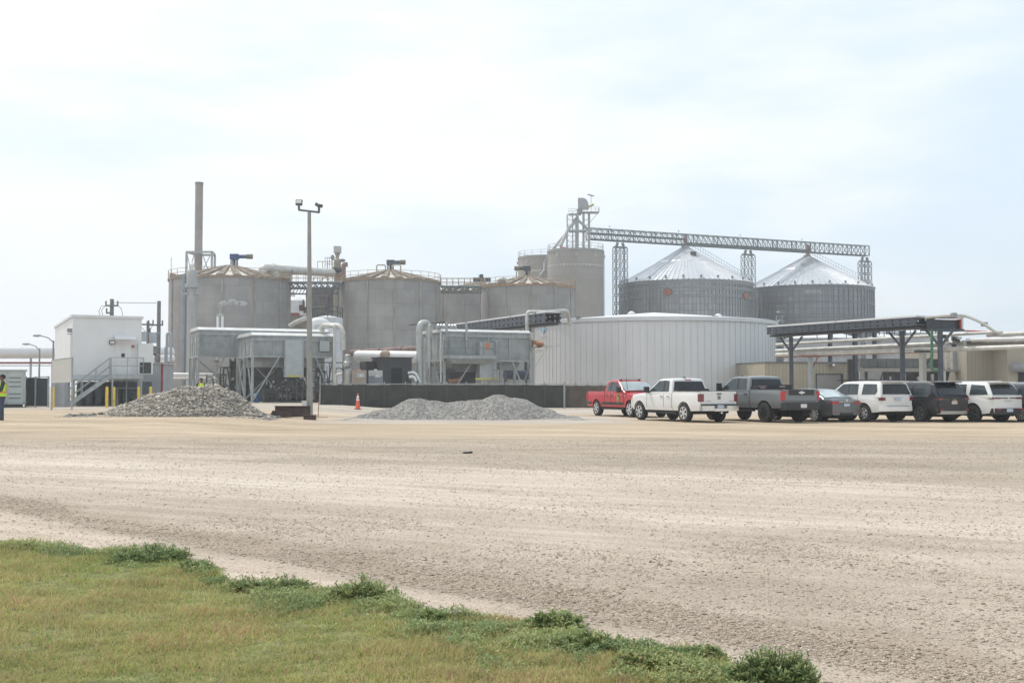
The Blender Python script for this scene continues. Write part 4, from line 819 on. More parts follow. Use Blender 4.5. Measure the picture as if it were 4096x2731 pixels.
b = MB(); ap = PZ(1254, Yt); b.lathe(xt, Yt, [(rt - .05, zt + .09), (.1, ap + .1)], 72, False); b.build('roof', WHITEP, t, True)
for px, py, Yq in ((2526, 1256, 108), (2873, 1266, 108), (2350, 1285, 106)):
    b = MB(); q = P(px, py, Yq); b.lathe(q.x, Yq, [(.2, q.z - 1.2), (.24, q.z - .25), (.35, q.z - .2), (.35, q.z + .12), (.1, q.z + .28)], 14); b.build('roof_vent', WHITEP, t, True)
b = MB(); q = P(2856, 1271, 102); b.bb(q.x - .26, q.x + .26, 101.6, 102.1, q.z - .15, q.z + .15); b.bar((q.x, 102, q.z - .5), (q.x, 102, q.z), .1); b.build('flood_lamp', DARK, t)
b = MB(); q = P(2314, 1270, 103.2); b.bb(q.x - .22, q.x + .22, 103, 103.4, q.z - .15, q.z + .12); b.build('flood_lamp', mat('grey lamp', (.2, .2, .2), .5), t)
b = MB(); q = P(2126, 1292, 110); b.bb(q.x - .22, q.x + .25, 109.8, 110.2, q.z - .2, q.z + .2); b.build('flood_lamp', DARK, t)
q, a = on_cyl(xt, Yt, rt + .04, 2174, PZ(1316, Yt - 5)); M = badge_frame(q, a)
b = MB(); b.prism([M @ Vector(v) for v in ((-.95, 0, 0), (0, -.16, 0), (.95, 0, 0), (0, .16, 0))], M.to_3x3() @ Vector((0, 0, .02))); b.prism([M @ Vector(v) for v in ((-.42, 0, 0.021), (0, -.42, 0.021), (.42, 0, 0.021), (0, .42, 0.021))], M.to_3x3() @ Vector((0, 0, .02))); b.build('logo', mat('light blue logo', (.28, .50, .60), .6), t)
b = MB(); b.prism([M @ Vector(v) for v in ((-1.0, -.75, 0), (1.0, -.75, 0), (1.0, -.68, 0), (-1.0, -.68, 0))], M.to_3x3() @ Vector((0, 0, .02))); b.build('logo_border', mat('logo border', (.5, .5, .52), .6), t)
# ladder cage at right side of tank
b = MB(); q = P(3118, 1290, 108); x = q.x
for dx in (-.3, .3): b.bar((x + dx, 108, 0), (x + dx, 108, PZ(1262, 108)), .06)
for i in range(30): b.bar((x - .3, 108, i * .32), (x + .3, 108, i * .32), .04)
for k in range(8):
    zz = 2.4 + k * .9; b.tube([(x + .38 * cos(s_), 107.6 - .38 * sin(s_), zz) for s_ in [pi * j / 6 for j in range(7)]], .03, 4)
b.bar((x - .6, 108, PZ(1300, 108)), (x + .5, 108, PZ(1262, 108)), .05); b.build('ladder', GALV, t)
# ================================================================ elevated galvanised skids
def corner(px, Y): return Vector((PX(px, Y), Y, terrain(PX(px, Y), Y)))
def skid(label, px, Y, L, D, zt, zb, posts_f, braces, lidtop=.35, back=True, lid=True):
    """local frame: x along the long face (E1), y back (E2), origin = near corner on the ground"""
    c = corner(px, Y); t = T('elevated_skid', label, 'process skid', c, A, 'galvanised equipment skids on steel legs'); g = c.z; zt -= g; zb -= g
    b = MB(); b.bb(.06, L - .06, .06, D - .06, zb, zt - lidtop); b.build('casing', GALVD, t, world=False)
    b = MB(); b.bb(-.12, L + .1, -.14, D + .14, zt - lidtop + .003, zt - lidtop + .10); b.bb(0, L, -.02, .03, zt - lidtop - .35, zt - lidtop)
    for x in [L * k / 4 for k in range(5)]: b.bb(x - .05, x + .05, .0, .06, zb, zt - lidtop - .36)
    for y in [D * k / 4 for k in range(1, 5)]: b.bb(0, .06, y - .05, y + .05, zb, zt - lidtop - .36)
    b.bb(0, L, -.03, .05, zb - .14, zb); b.bb(-.03, .05, .06, D, zb - .14, zb); b.build('edge_frame', GALV, t, world=False)
    b = MB(); b.prism([(-.05, -.05, zt - .24), (-.05, D + .05, zt - .24), (-.05, D - .7, zt), (-.05, .5, zt)], (L + .1, 0, 0)); b.build('roof_cover', mat('pale roof cover', (.62, .62, .60), .5, .1, .1, 1.5), t, world=False)
    b = MB()
    for x in (L * .22, L * .7): b.bb(x - .13, x + .13, -.06, .1, zt - .26, zt - .08)
    for x in posts_f:
        for y in ((0.0, D * .5, D) if back else (0.0,)):
            q = MB(); q.bb(x - .09, x + .09, y - .08, y + .1, 0, zb - .14 if y > 0 else zt - .45); q.bb(x - .2, x + .2, y - .2, y + .2, 0, .04); q.build('leg', GALV, t, world=False)
    for (a_, b_) in braces:
        q = MB(); q.bar(a_, b_, .10, .10); q.build('brace', GALV, t, world=False)
    return t, L, D, zt, zb
zbA = 4.05
def brc(L, D, zb):
    return [((0, .0, .1), (2.3, -.02, zb - .1)), ((0, .05, .1), (-.02, D * .35, zb - .1)), ((L, 0, .1), (L - 1.6, -.02, zb - .1)), ((0, D * .5, zb - .2), (-.02, D, .2)), ((0, D, zb - .2), (.02, D * .5, .2)), ((.1, D * .5, zb - .2), (L * .5, D * .5, .3)), ((L * .55, D * .5, zb - .2), (.1, D * .5, .3)), ((L * .5, D, zb - .2), (L, D, .3)), ((L, D * .4, .2), (L, 0.05, zb - .2))]
S2, L2, D2, zt2, zb2 = skid('front left galvanised skid with a small square hatch and a hanging duct panel', 1009, 91, 6.75, 6.6, 5.98, 4.08, (0, 6.7), brc(6.7, 6.6, zbA))
S1, L1, D1, zt1, zb1 = skid('taller galvanised skid at the back left, overlapped by the front left skid', 792, 97.5, 11.5, 5.0, 6.75, 4.25, (0, 3.6, 8.5), brc(8.5, 5.0, zbA))
S3, L3, D3, zt3, zb3 = skid('right galvanised skid with ladder cage and railed side balcony next to the white tank', 1777, 89, 7.55, 6.3, 6.15, 3.72, (0, 7.5), brc(7.5, 6.3, 3.6), lidtop=.3)
HATCH = mat('hatch gasket', (.12, .12, .12), .6); SOFT = mat('soft grey panel', (.43, .455, .46), .5, .2, .06, 2)
b = MB(); b.bb(5.45, 6.4, -.05, .0, zb2 + .35, zb2 + 1.35); b.build('hatch_frame', HATCH, S2, world=False)
b = MB(); b.bb(5.51, 6.34, -.08, -.05, zb2 + .41, zb2 + 1.29); b.build('hatch_cover', SOFT, S2, world=False)
b = MB(); b.bb(2.65, 4.05, -.16, .5, zb2 - 1.75, zb2 + 1.3); b.build('duct_panel', SOFT, S2, world=False)
b = MB()
for x in (2.6, 4.1): b.bb(x - .05, x + .05, -.19, -.1, zb2 - 1.75, zb2 + 1.32)
b.build('duct_frame', GALV, S2, world=False)
b = MB(); b.bb(2.85, 3.9, -.175, -.163, zb2 - 1.72, zb2 - 1.60); b.build('warning_label', mat('yellow label', (.60, .55, .08), .6), S2, world=False)
b = MB(); b.bb(.5, 6.2, 1.0, 5.5, zb2 - .9, zb2 - .0); b.build('hopper', mat('shaded hopper plate', (.33, .345, .345), .6, .2, .15), S2, world=False)
for (sx, sz) in ((.55, .9), (.2, 1.1)):
    pass
b = MB(); b.bb(-.045, -.03, .8, 1.0, zb2 + .9, zb2 + 1.1); b.build('white_placard', WHITEP, S2, world=False)
for y in (1.6, 3.4): b = MB(); b.bb(-.045, -.03, y, y + .2, zb1 + 1.2, zb1 + 1.7); b.build('white_placard', WHITEP, S1, world=False)
# skid C balcony, ladder cage, underside hopper
b = MB(); b.bb(-.1, 3.9, -1.25, -.1, zb3 + .05, zb3 + .3); b.prism([(.4, -.9, zb3 - .35), (3.4, -.9, zb3 - .35), (3.9, -1.2, zb3 + .04), (0, -1.2, zb3 + .04)], (0, .8, 0)); b.build('balcony_deck', GALV, S3, world=False)
b = MB(); sray(b, (-.05, -1.2, zb3 + .3), (3.85, -1.2, zb3 + .3), 4, 1.15, .06); sray(b, (3.85, -1.2, zb3 + .3), (3.85, -.1, zb3 + .3), 1, 1.15, .06); sray(b, (-.05, -1.2, zb3 + .3), (-.05, -.1, zb3 + .3), 1, 1.15, .06); b.build('railing', mat('grey railing', (.24, .25, .25), .5, .3), S3, world=False)
b = MB(); b.bb(3.05, 3.4, -1.17, -1.13, zb3 + .76, zb3 + 1.3); b.build('orange_gate', mat('orange gate', (.48, .19, .09), .6), S3, world=False)
b = MB(); b.bb(2.9, 4.35, -.35, .4, zb3 - 1.6, zb3 + 1.4); b.build('duct_panel', SOFT, S3, world=False)
b = MB()
for x in (3.95, 4.6): b.bar((x, -.6, .3), (x, -.6, zb3 + 1.7), .06)
for i in range(19): b.bar((3.95, -.6, .4 + i * .28), (4.6, -.6, .4 + i * .28), .035)
for i in range(6): b.tube([(4.27 + .38 * cos(s_), -.62 - .5 * sin(s_), 1.4 + i * .75) for s_ in [pi * j / 6 for j in range(7)]], .025, 4)
b.build('ladder_cage', mat('grey ladder', (.33, .34, .34), .5, .3), S3, world=False)
b = MB(); b.bb(2.5, 4.5, -.45, -.37, zb3 - 1.6, zb3 - 1.48); b.build('warning_label', MATS['yellow label'], S3, world=False)
b = MB(); b.prism([(.9, 1.0, zb3 - .15), (3.6, 1.0, zb3 - .15), (3.1, 1.0, zb3 - 1.0), (1.4, 1.0, zb3 - 1.0)], (0, 3.5, 0)); b.prism([(5.2, 1.0, zb3 - .15), (7.0, 1.0, zb3 - .15), (6.7, 1.0, zb3 - .8), (5.4, 1.0, zb3 - .8)], (0, 3.5, 0)); b.build('hopper', MATS['shaded hopper plate'], S3, world=False)
b = MB(); b.bb(.8, 3.0, .8, 3.5, zb3 - 1.9, zb3 - 1.0); b.build('dark_fan_box', DKGREY, S3, world=False)
b = MB()
for x in (.15, 1.85): b.bb(x - .09, x + .09, -.12, -.02, zt3 - .9, zt3 + .55)
b.build('lifting_post', GALV, S3, world=False)
b = MB(); b.bar((-2.2, 2.2, zt3 + .35), (.3, .5, zt3 + .55), .06); b.bar((-1.6, 1.8, zt3 - .2), (-1.6, 1.8, zt3 + .4), .06); b.build('roof_rail', DARK, S3, world=False)
b = MB(); c0 = Vector((-.2, 1.2, zt3 + .18))
for k in range(7): b.tube([c0 + Vector((k * .24, 0, 0)), c0 + Vector((k * .24 + .12, 0, 0)), c0 + Vector((k * .24 + .24, 0, 0))], [.2, .27, .2], 10)
b.build('foil_duct', mat('foil duct', (.42, .43, .44), .4, .5, .3, 4), S3, True, world=False)
b = MB(); b.bb(L3 - .15, L3 + .1, -.3, .2, zt3 - .75, zt3 - .2); b.bb(L3, L3 + 1.6, -.8, -.4, zb3 + 1.05, zb3 + 1.25); b.bb(L3, L3 + .7, -.7, -.4, zb3 + .6, zb3 + .85); b.bar((L3 + 1.2, -.6, zb3 + 1.0), (L3 + .02, -.6, zb3 - .7), .06); b.bar((L3 + 1.5, -.6, zb3 + 1.15), (L3 + 2.4, -.6, zb3 + 1.2), .05); b.build('side_shelf', mat('cream arm', (.52, .51, .46), .5), S3, world=False)
t = T('rusty_dished_pipe', 'round rusty brown pipe end sticking out right of the right skid', 'pipe', P(2150, 1376, 92)); b = MB(); q = P(2130, 1376, 92.5); q2 = P(2158, 1376, 91.5)
b.tube([q, q2, q2 + (q2 - q) * .35, q2 + (q2 - q) * .5], [.31, .31, .2, .05], 14); b.build('pipe_end', mat('red brown rust', (.33, .16, .10), .8, 0, .3, 3), t, True)
# ================================================================ piping round the skids
def pipe(label, pts, r, m, rad=.5, name='bent_pipe', cat='pipe', group=None, flange=None):
    w = [P(*p) if not isinstance(p, Vector) else p for p in pts]; t = T(name, label, cat, w[0], 0, group); b = MB(); b.tube(bend(w, rad, 6), r, 12); b.build('pipe_run', m, t, True)
    if flange:
        for (i, f) in flange:
            b = MB(); a_, c_ = w[i], w[i + 1]; q = a_.lerp(c_, f); d = (c_ - a_).normalized() * .06; b.cyl(q - d, q + d, r * 1.18); b.build('flange', m, t)
    return t
pipe('cream pipe arching over the right end of the front left skid', [(1288, 1330, 94), (1288, 1302, 94), (1370, 1302, 92.5), (1372, 1400, 92.5)], .22, PIPEM, .8, flange=[(2, .3)])
pipe('small cream pipe dropping from the arch beside the skid hatch', [(1322, 1303, 92.3), (1338, 1303, 92), (1338, 1345, 92), (1337, 1570, 92)], .12, PIPEM, .35)
pipe('thick white elbow pipe behind the lamp pole', [(1248, 1370, 104), (1248, 1287, 104), (1305, 1290, 104), (1318, 1340, 104)], .42, WHITEM, .9)
pipe('grey sloping pipe left of the lamp pole above the skids', [(1158, 1305, 108), (1180, 1290, 108), (1228, 1270, 106)], .22, PIPEG, .4)
pipe('tall pale swan neck pipe left of the right skid', [(1677, 1560, 88), (1677, 1290, 88), (1716, 1290, 89), (1716, 1345, 89)], .235, mat('pale green grey pipe', (.45, .47, .45), .5, .2, .1, 2), .75, flange=[(0, .86)])
pipe('thin pale pipe beside the tall swan neck pipe', [(1715, 1470, 87.6), (1715, 1300, 87.6), (1728, 1300, 88), (1729, 1325, 88)], .07, MATS['pale green grey pipe'], .2)
pipe('short pipe with grey flange at the left face of the right skid', [(1695, 1580, 88.5), (1695, 1350, 88.5)], .16, MATS['pale green grey pipe'], .2, flange=[(0, .8), (0, .95)])
pipe('slim drain pipe running down the end face of the right skid', [(1763, 1530, 88), (1763, 1330, 88.6)], .07, PIPEM, .2, flange=[(0, .2), (0, .8)])
pipe('cream goose neck pipe rising before the white tank left edge', [(2108, 1330, 96), (2108, 1246, 96), (2190, 1248, 96), (2270, 1241, 97), (2280, 1300, 98)], .15, PIPEM, .35)
pipe('large rusty pipe sloping up to the right behind the white vessel', [(1400, 1411, 118), (1690, 1395, 108)], .33, mat('brown pipe', (.20, .13, .12), .7, .1, .3, 2), .3, flange=[(0, .2), (0, .45), (0, .75)])
pipe('small curved pipe end just above the screened fence on the left', [(1344, 1540, 88), (1344, 1497, 88), (1368, 1496, 88)], .1, PIPEM, .3)
pipe('orange brown valve elbow low between the right skid legs', [(1796, 1524, 90), (1838, 1520, 90), (1848, 1495, 91)], .17, mat('terracotta pipe', (.38, .19, .12), .7, 0, .2), .5, flange=[(0, .05)])
pipe('blue black pipe lying behind the right skid legs', [(2020, 1498, 97), (2110, 1500, 98)], .42, mat('blue black pipe', (.05, .065, .10), .4, .2), .3)
pipe('bright steel pipe loop at the right of the dark enclosure', [(1632, 1492, 87), (1660, 1490, 87), (1680, 1530, 87)], .16, mat('polished steel pipe', (.62, .62, .60), .3, .8), .5)
pipe('second bright steel stub under the pipe loop', [(1636, 1508, 86.5), (1656, 1508, 86.5), (1662, 1525, 86.5)], .17, MATS['polished steel pipe'], .2)
# horizontal white vessel
t = T('horizontal_vessel', 'long white horizontal vessel on legs behind the plastic totes', 'pressure vessel', P(1550, 1545, 100)); ROOT[t.name] = Matrix.Translation(t.location); a_ = P(1418, 1424, 101); d_ = P(1692, 1428, 99)
b = MB(); dd = (d_ - a_); b.tube([a_, a_ + dd * .015, a_ + dd * .05, d_], [.12, .42, .52, .52], 20); b.build('shell', WHITEM, t, True)
b = MB(); q = P(1541, 1424, 99.6); b.ball((q.x, q.y, q.z + .15), .5, 1, .8, .8, 8); b.build('manway', mat('stained manway', (.42, .34, .26), .7, 0, .3), t)
b = MB()
for px in (1448, 1490, 1600, 1665): q = P(px, 1440, 100); b.bar((q.x, q.y, 0), (q.x, q.y, q.z), .28)
b.build('saddle_leg', mat('saddle', (.42, .42, .40), .6), t)
# dark enclosure
def enclosure():
    c = corner(1520, 86); t = T('sound_enclosure', 'dark charcoal box enclosure behind the screened fence', 'enclosure', c, A); b = MB(); b.bb(0, 2.55, 0, 2.0, 1.0, 3.65); b.prism([(-.1, -.1, 3.65), (2.65, -.1, 3.65), (2.65, 2.1, 3.65), (-.1, 2.1, 3.65)], (0, 0, .08)); b.build('casing', DKGREY, t, world=False)
    b = MB(); b.bb(.9, 1.75, -.02, -.002, 1.6, 2.9); b.build('grille', mat('black grille', (.012, .012, .012), .8), t, world=False)
    b = MB(); b.bb(.6, 1.75, -.03, -.002, 1.02, 1.14); b.build('warning_label', MATS['yellow label'], t, world=False)
    b = MB(); b.bb(0, 2.5, 0, 2, 0, 1.0); b.build('plinth', CONC, t, world=False); b = MB(); b.bb(-.9, -.02, .8, 2.4, 1.0, 3.4); b.build('side_panel', mat('black side panel', (.025, .026, .028), .7), t, world=False)
enclosure()
# IBC totes
def tote(label, px, Y, col, low):
    c = corner(px, Y); c.z = 1.62; t = T('plastic_tote', label, 'liquid tote', c, A * .3, 'plastic totes in wire cages'); b = MB(); b.bb(-.5, .5, -.45, .45, .16, 1.16); b.bb(-.12, .12, -.12, .12, 1.16, 1.24); b.build('tank', mat('tote ' + label[:6], col, .5, 0, .06), t, world=False)
    if low: b = MB(); b.bb(-.505, .505, -.455, .455, .17, .75); b.build('liquid', mat('dark tote liquid', (.24, .27, .32), .5), t, world=False)
    b = MB()
    for z in (.2, .44, .68, .92, 1.14):
        for s in (-1, 1): b.bar((-.53, s * .48, z), (.53, s * .48, z), .022); b.bar((s * .53, -.48, z), (s * .53, .48, z), .022)
    for k in range(7):
        u = -.53 + k * 1.06 / 6
        for s in (-1, 1): b.bar((u, s * .48, .15), (u, s * .48, 1.16), .02)
    b.build('cage', mat('wire cage', (.4, .4, .4), .4, .5), t, world=False)
    b = MB()
    for x in (-.42, 0, .42): b.bb(x - .09, x + .09, -.5, .5, 0, .12)
    b.bb(-.55, .55, -.5, .5, .12, .15); b.build('pallet', DARK, t, world=False)
    b = MB(); b.bb(-.05 - (.12 if not low else 0), .4, -.505, -.49, .62, .95); b.build('label_plate', mat('label plate', (.5, .54, .54), .5), t, world=False)
    b = MB(); b.bb(.06, .2, -.512, -.506, .7, .84); b.build('sticker', WHITEP, t, world=False)
    return t
tote('peach coloured plastic tote with wire cage, the left one of the pair', 1437, 84, (.50, .36, .26), False)
tote('white plastic tote with dark liquid in its lower half beside the peach tote', 1502, 84.5, (.66, .66, .62), True)
t = T('tote_platform', 'low concrete platform under the two plastic totes', 'platform', corner(1470, 85), 0); b = MB(); b.bb(-1.4, 1.6, -1.2, 1.6, 0, 1.6); b.build('platform_block', CONC, t, world=False)
t = T('filter_vessel', 'grey upright filter vessel with round white cap left of the totes', 'filter vessel', corner(1395, 88)); b = MB(); b.lathe(0, 0, [(.3, 0), (.3, 2.6), (.1, 2.8)], 14); b.lathe(-.1, 0, [(.16, 2.8), (.34, 2.9), (.34, 3.2), (.25, 3.3), (.24, 3.75), (.08, 3.85)], 12); b.build('vessel_body', PIPEG, t, True, world=False); b = MB(); b.ball((.35, 0, 2.45), .28, n=8); b.build('side_valve', mat('brown valve', (.28, .2, .16), .7), t, world=False)
# pump and pipework clutter under the left skids: individual small machines
CL = [mat('clutter dark', (.07, .075, .075), .6, .2, .3), PIPEG, mat('clutter pale', (.50, .50, .48), .5, .3, .2), DARK, RUSTM]
def pump_set(label, px, Y, w, h, seed):
    r = random.Random(seed); c = corner(px, Y); t = T('pump_set', label, 'pump', c, A, 'pump sets under the raised skids'); b = MB(); b.bb(0, w, 0, 1.2, .0, .15); b.bb(0, w, .9, 1.0, .15, .25)
    for x in (0.05, w * .5, w - .05): b.bar((x, .1, .1), (x, .1, h), .07)
    for z in (h * .45, h): b.bar((0, .1, z), (w, .1, z), .08)
    b.build('base_frame', CL[0], t, world=False)
    for k in range(3):
        x = w * (.12 + .32 * k); q = MB(); q.cyl((x, .5, .5), (x + .5, .5, .5), .24, n=12); q.cyl((x + .5, .5, .5), (x + .6, .5, .5), .32, n=12); q.build('motor', CL[r.choice((0, 3, 1))], t, world=False)
    q = MB(); x = 0
    while x < w - .3:
        z = r.uniform(.7, h); q.tube(bend([(x, .3, .2), (x, .3, z), (x + r.uniform(.3, .9), .3, z), (x + r.uniform(.3, .9), .3, r.uniform(.2, z))], .15, 3), r.uniform(.035, .085), 6); x += r.uniform(.25, .55)
    q.build('pipework', mat('dark grey pipework', (.17, .17, .165), .6, .2, .3, 2), t, world=False)  # one darker grey than the pipes round the skids
    q = MB()
    for _ in range(9): x, z = r.uniform(0, w), r.uniform(.4, h); q.bb(x - .06, x + .07, .1, .26, z - .07, z + r.uniform(.05, .25))
    q.build('instruments', CL[2], t, world=False)
pump_set('pump set with upright pipes under the front left skid beside its near leg', 1060, 93, 3.0, 2.0, 1)
pump_set('pump set under the front left skid just left of the lamp pole', 1150, 92.5, 3.2, 2.6, 2)
pump_set('pump set with tall pipes right of the lamp pole under the skid end', 1262, 93, 2.4, 3.3, 3)
pump_set('pump set seen between the rear skid legs behind the rock heap', 880, 99, 4.2, 3.0, 4)
pump_set('pump set at the far left end under the rear skid', 768, 101, 2.6, 2.4, 5)
def dark_wall(label, px0, px1, Y, z0, z1_, m, name='equipment_wall'):
    a_ = corner(px0, Y); L = (PX(px1, Y) - a_.x); t = T(name, label, 'equipment', a_); b = MB(); b.bb(0, L, 0, .6, 0, z1_); b.build('panel', m, t, world=False); b = MB()
    n = int(L / .8)
    for i in range(n + 1): b.bb(i * .8 - .04, i * .8 + .04, -.05, 0, 0, z1_)
    b.build('panel_rib', CL[0], t, world=False)
dark_wall('dark grey equipment cabinet row behind the left skids', 925, 1290, 100.5, 0, 3.6, mat('dark cabinet', (.12, .125, .125), .7, .1, .35, .8, streak=.4, scol=(.05, .05, .05)))
t = T('blue_drum', 'blue plastic drum beside the near leg of the front left skid', 'drum', corner(1022, 91.5)); b = MB(); b.lathe(0, 0, [(.28, 0), (.29, .3), (.27, .32), (.29, .6), (.28, .88)], 16); b.build('drum_body', mat('blue plastic', (.03, .10, .26), .4), t, True, world=False)
b = MB(); b.bb(-.06, .12, -.33, -.3, .4, .75); b.build('drum_label', WHITEP, t, world=False)
# long header under rear skid
pipe('pale horizontal header pipe under the rear left skid', [(640, 1496, 106), (860, 1500, 106)], .16, WHITEM, .3)
pipe('lower pale header pipe under the rear left skid', [(640, 1513, 105), (870, 1514, 105)], .12, PIPEM, .3)
t = T('small_white_valve', 'small white valve body under the rear left skid roof corner', 'valve', P(865, 1448, 101)); b = MB(); b.ball((0, 0, 0), .24, 1.2, 1, .8, 8); b.bar((0, 0, 0), (0, 0, -3.2), .12); b.build('valve_body', WHITEM, t, world=False)
# ================================================================ cable tray conveyors
TRAY = mat('dark cable tray steel', (.07, .082, .10), .5, .3, .15, 3)
def tray(label, a_, b_, n, h, w, posts, white=True, name='cable_tray_bridge', nsec=2):
    t = T(name, label, 'cable tray', a_); a_, b_ = Vector(a_), Vector(b_); d = (b_ - a_); side = Vector((-d.y, d.x, 0)).normalized() * w / 2; b = MB()
    for s in (-1, 1):
        o = side * s; b.bar(a_ + o, b_ + o, .08, .1); b.bar(a_ + o - UP * h, b_ + o - UP * h, .08, .12)
        for i in range(n):
            p = a_ + d * (i + .5) / n + o; q = a_ + d * (i + 1) / n + o; b.bar(a_ + d * i / n + o - UP * h * .5, p - UP * h * .5, .05, h * .9); b.bar(p - UP * h * .5 - side.normalized() * s * -.0, q - UP * h * .5, .05, h * .35 if i % 2 else h * .9)
    for i in range(0, n + 1, 2): p = a_ + d * i / n; b.bar(p - side - UP * h, p + side - UP * h, .08)
    b.build('tray_frame', TRAY, t)
    if white:
        for k in range(nsec):
            p, q = a_ + d * (k / nsec + .006), a_ + d * ((k + 1) / nsec - .006); b = MB(); b.bar(p + UP * .12, q + UP * .12, w * 1.04, .12); b.build('cover_sheet', WHITEP, t)
    b = MB(); dn = d.normalized(); b.bar(a_ - UP * (h + .16), b_ - UP * (h + .16), w * .7, .14); b.build('bottom_girder', mat('brown black girder', (.045, .038, .038), .6, .2), t)
    for f in posts:
        p = a_ + d * f; ztop = (p - UP * (h + .3)).z; b = MB(); b.bar((p.x, p.y, terrain(p.x, p.y)), (p.x, p.y, ztop), .27, .27); b.build('post', TRAY, t)
        b = MB(); b.bar(p - UP * (h + 1.5), p - UP * (h + .35) + dn * 1.2, .12); b.bar(p - UP * (h + 1.5), p - UP * (h + .35) - dn * 1.2, .12); b.build('knee_brace', TRAY, t)
    return t
tray('dark sloping cable tray bridge rising right behind the right skid', P(1835, 1303, 118), P(2215, 1253, 94), 46, .75, 1.3, (.55, .75), nsec=3)
r0, r1 = P(3100, 1313, 89), P(3705, 1272, 75.5)
tray('dark cable tray bridge with white covers above the parked cars at right', r0, r1, 44, .46, 1.6, tuple(((px - 2048) / FPX * r0.y - r0.x) / ((r1 - r0).x - (px - 2048) / FPX * (r1 - r0).y) for px in (3165, 3610, 3762)), nsec=2)
t = T('cable_tray_end', 'dark end section of the cable tray with red painted edge', 'cable tray', P(3770, 1280, 75)); b = MB(); a_, d_ = P(3706, 1274, 75.3), P(3832, 1278, 76.5); b.bar(a_ - UP * .35, d_ - UP * .35, .08, .62); b.bar(a_ - UP * .35 + Vector((.3, 1.3, 0)), d_ - UP * .35 + Vector((.3, 1.3, 0)), .08, .62)
b.bar(a_ - UP * .75, d_ - UP * .75, 1.1, .14)
for i in range(10): p = a_.lerp(d_, (i + .5) / 10); b.bar(p - UP * .7, p - UP * .7 + Vector((.3, 1.3, 0)), .1)
b.build('tray_frame', TRAY, t); b = MB(); q = P(3834, 1297, 76.5); b.bb(q.x - .03, q.x + .1, 76.2, 78, q.z - .42, q.z + .32); b.build('red_edge', mat('red edge paint', (.45, .05, .04), .5), t); b = MB(); b.bb(q.x + .101, q.x + .22, 76.2, 78, q.z - .42, q.z + .40); b.build('white_edge', WHITEP, t)
b = MB(); b.bar(a_ + UP * .1 - UP * .03, d_ + UP * .1, 1.1, .05); b.build('cover_sheet', mat('pale cover', (.5, .45, .42), .5), t)
for px, Yp in ((3322, 107), (3422, 90), (3500, 110)):
    t = T('rack_column', {3322: 'slim dark rack column just left of the beige building door', 3422: 'thick dark rack column at the right corner of the beige building', 3500: 'brown rack column behind the white off road wagon'}[px], 'steel column', corner(px, Yp), A, 'single columns of the pipe rack'); b = MB(); z = PZ(1335 if px < 3500 else 1330, Yp); b.bb(-.14, .14, -.015, .015, 0, z); b.bb(-.14, .14, -.15, -.12, 0, z); b.bb(-.14, .14, .12, .15, 0, z); b.bb(-.3, .3, -.3, .3, 0, .04); b.build('column_shaft', TRAY, t, world=False); b = MB(); b.bb(-.5, .5, -.24, .24, z, z + .2); b.build('cap_beam', TRAY, t, world=False)
t = T('rack_column', 'pale grey column with red brace in front of the beige wall', 'steel column', corner(3243, 86), A, 'single columns of the pipe rack'); b = MB(); z = PZ(1428, 86); b.bb(-.14, .14, -.14, .14, 0, z); b.build('column_shaft', GALV, t, world=False); b = MB(); b.bar((.1, 0, z - 1), (.7, 0, z), .07); b.bb(-.9, .9, -.1, .1, z, z + .15); b.build('red_brace', mat('rust red brace', (.30, .12, .10), .6), t, world=False)
t = T('rack_column', 'pale concrete coloured column standing between two dark rack posts', 'steel column', corner(3692, 76), A, 'single columns of the pipe rack'); b = MB(); z = PZ(1410, 76); b.bb(-.17, .17, -.17, .17, 0, z); b.build('column_shaft', mat('pale column', (.38, .37, .34), .7), t, world=False); b = MB(); b.bar((0, 0, z - 1.2), (.9, 0, z - .1), .09); b.bb(-.6, .6, -.15, .15, z, z + .15); b.build('cap_brace', DARK, t, world=False)
# long pipes of the rack
def rack_pipe(label, a_, b_, r, m, mid=None, fl=True):
    pts = [a_] + (mid or []) + [b_]; return pipe(label, pts, r, m, 1.0, flange=[(0, .3), (0, .7)] if fl else None, group='long pipes on the right pipe rack', name='rack_pipe')
rack_pipe('thin pale pipe highest on the rack just under the cable tray', (3105, 1378, 92), (3990, 1328, 76), .11, PIPEM)
rack_pipe('fat grey pipe in the middle of the rack', (3105, 1405, 91), (3860, 1372, 76.5), .19, PIPEG)
rack_pipe('cream pipe under the fat grey rack pipe', (3105, 1419, 90), (4150, 1385, 70), .15, PIPEM)
rack_pipe('thin dark pipe lowest on the rack', (3105, 1427, 91), (3800, 1403, 77), .08, RUSTM)
rack_pipe('bright white pipe at the right end of the rack', (3868, 1361, 78), (4160, 1352, 72), .13, WHITEM)
rack_pipe('pale pipe crossing above the white pipe at the right edge', (3950, 1340, 77), (4160, 1330, 73), .14, PIPEM)
rack_pipe('fat dull brown grey pipe just below the bright white pipe', (3830, 1374, 79), (4160, 1366, 73), .17, mat('dark brown pipe', (.20, .185, .165), .6))
t = pipe('long pale pipe curving down over the rack to the right edge', [(3700, 1270, 75), (3815, 1261, 75), (3860, 1262, 75), (3920, 1285, 74.5), (3985, 1330, 74), (4010, 1328, 74)], .10, PIPEM, 2.0, name='curved_pipe')
b = MB()
for px, py in ((3815, 1260), (3937, 1297)): q = P(px, py, 74.8); b.bb(q.x - .15, q.x + .15, 74.6, 75, q.z - .14, q.z + .14)
b.build('coupling', mat('grey coupling', (.25, .27, .29), .5), t)
rack_pipe('thin red pipe between the tray end and the right buildings', (3840, 1322, 78), (3975, 1327, 77), .05, MATS['red edge paint'], fl=False)
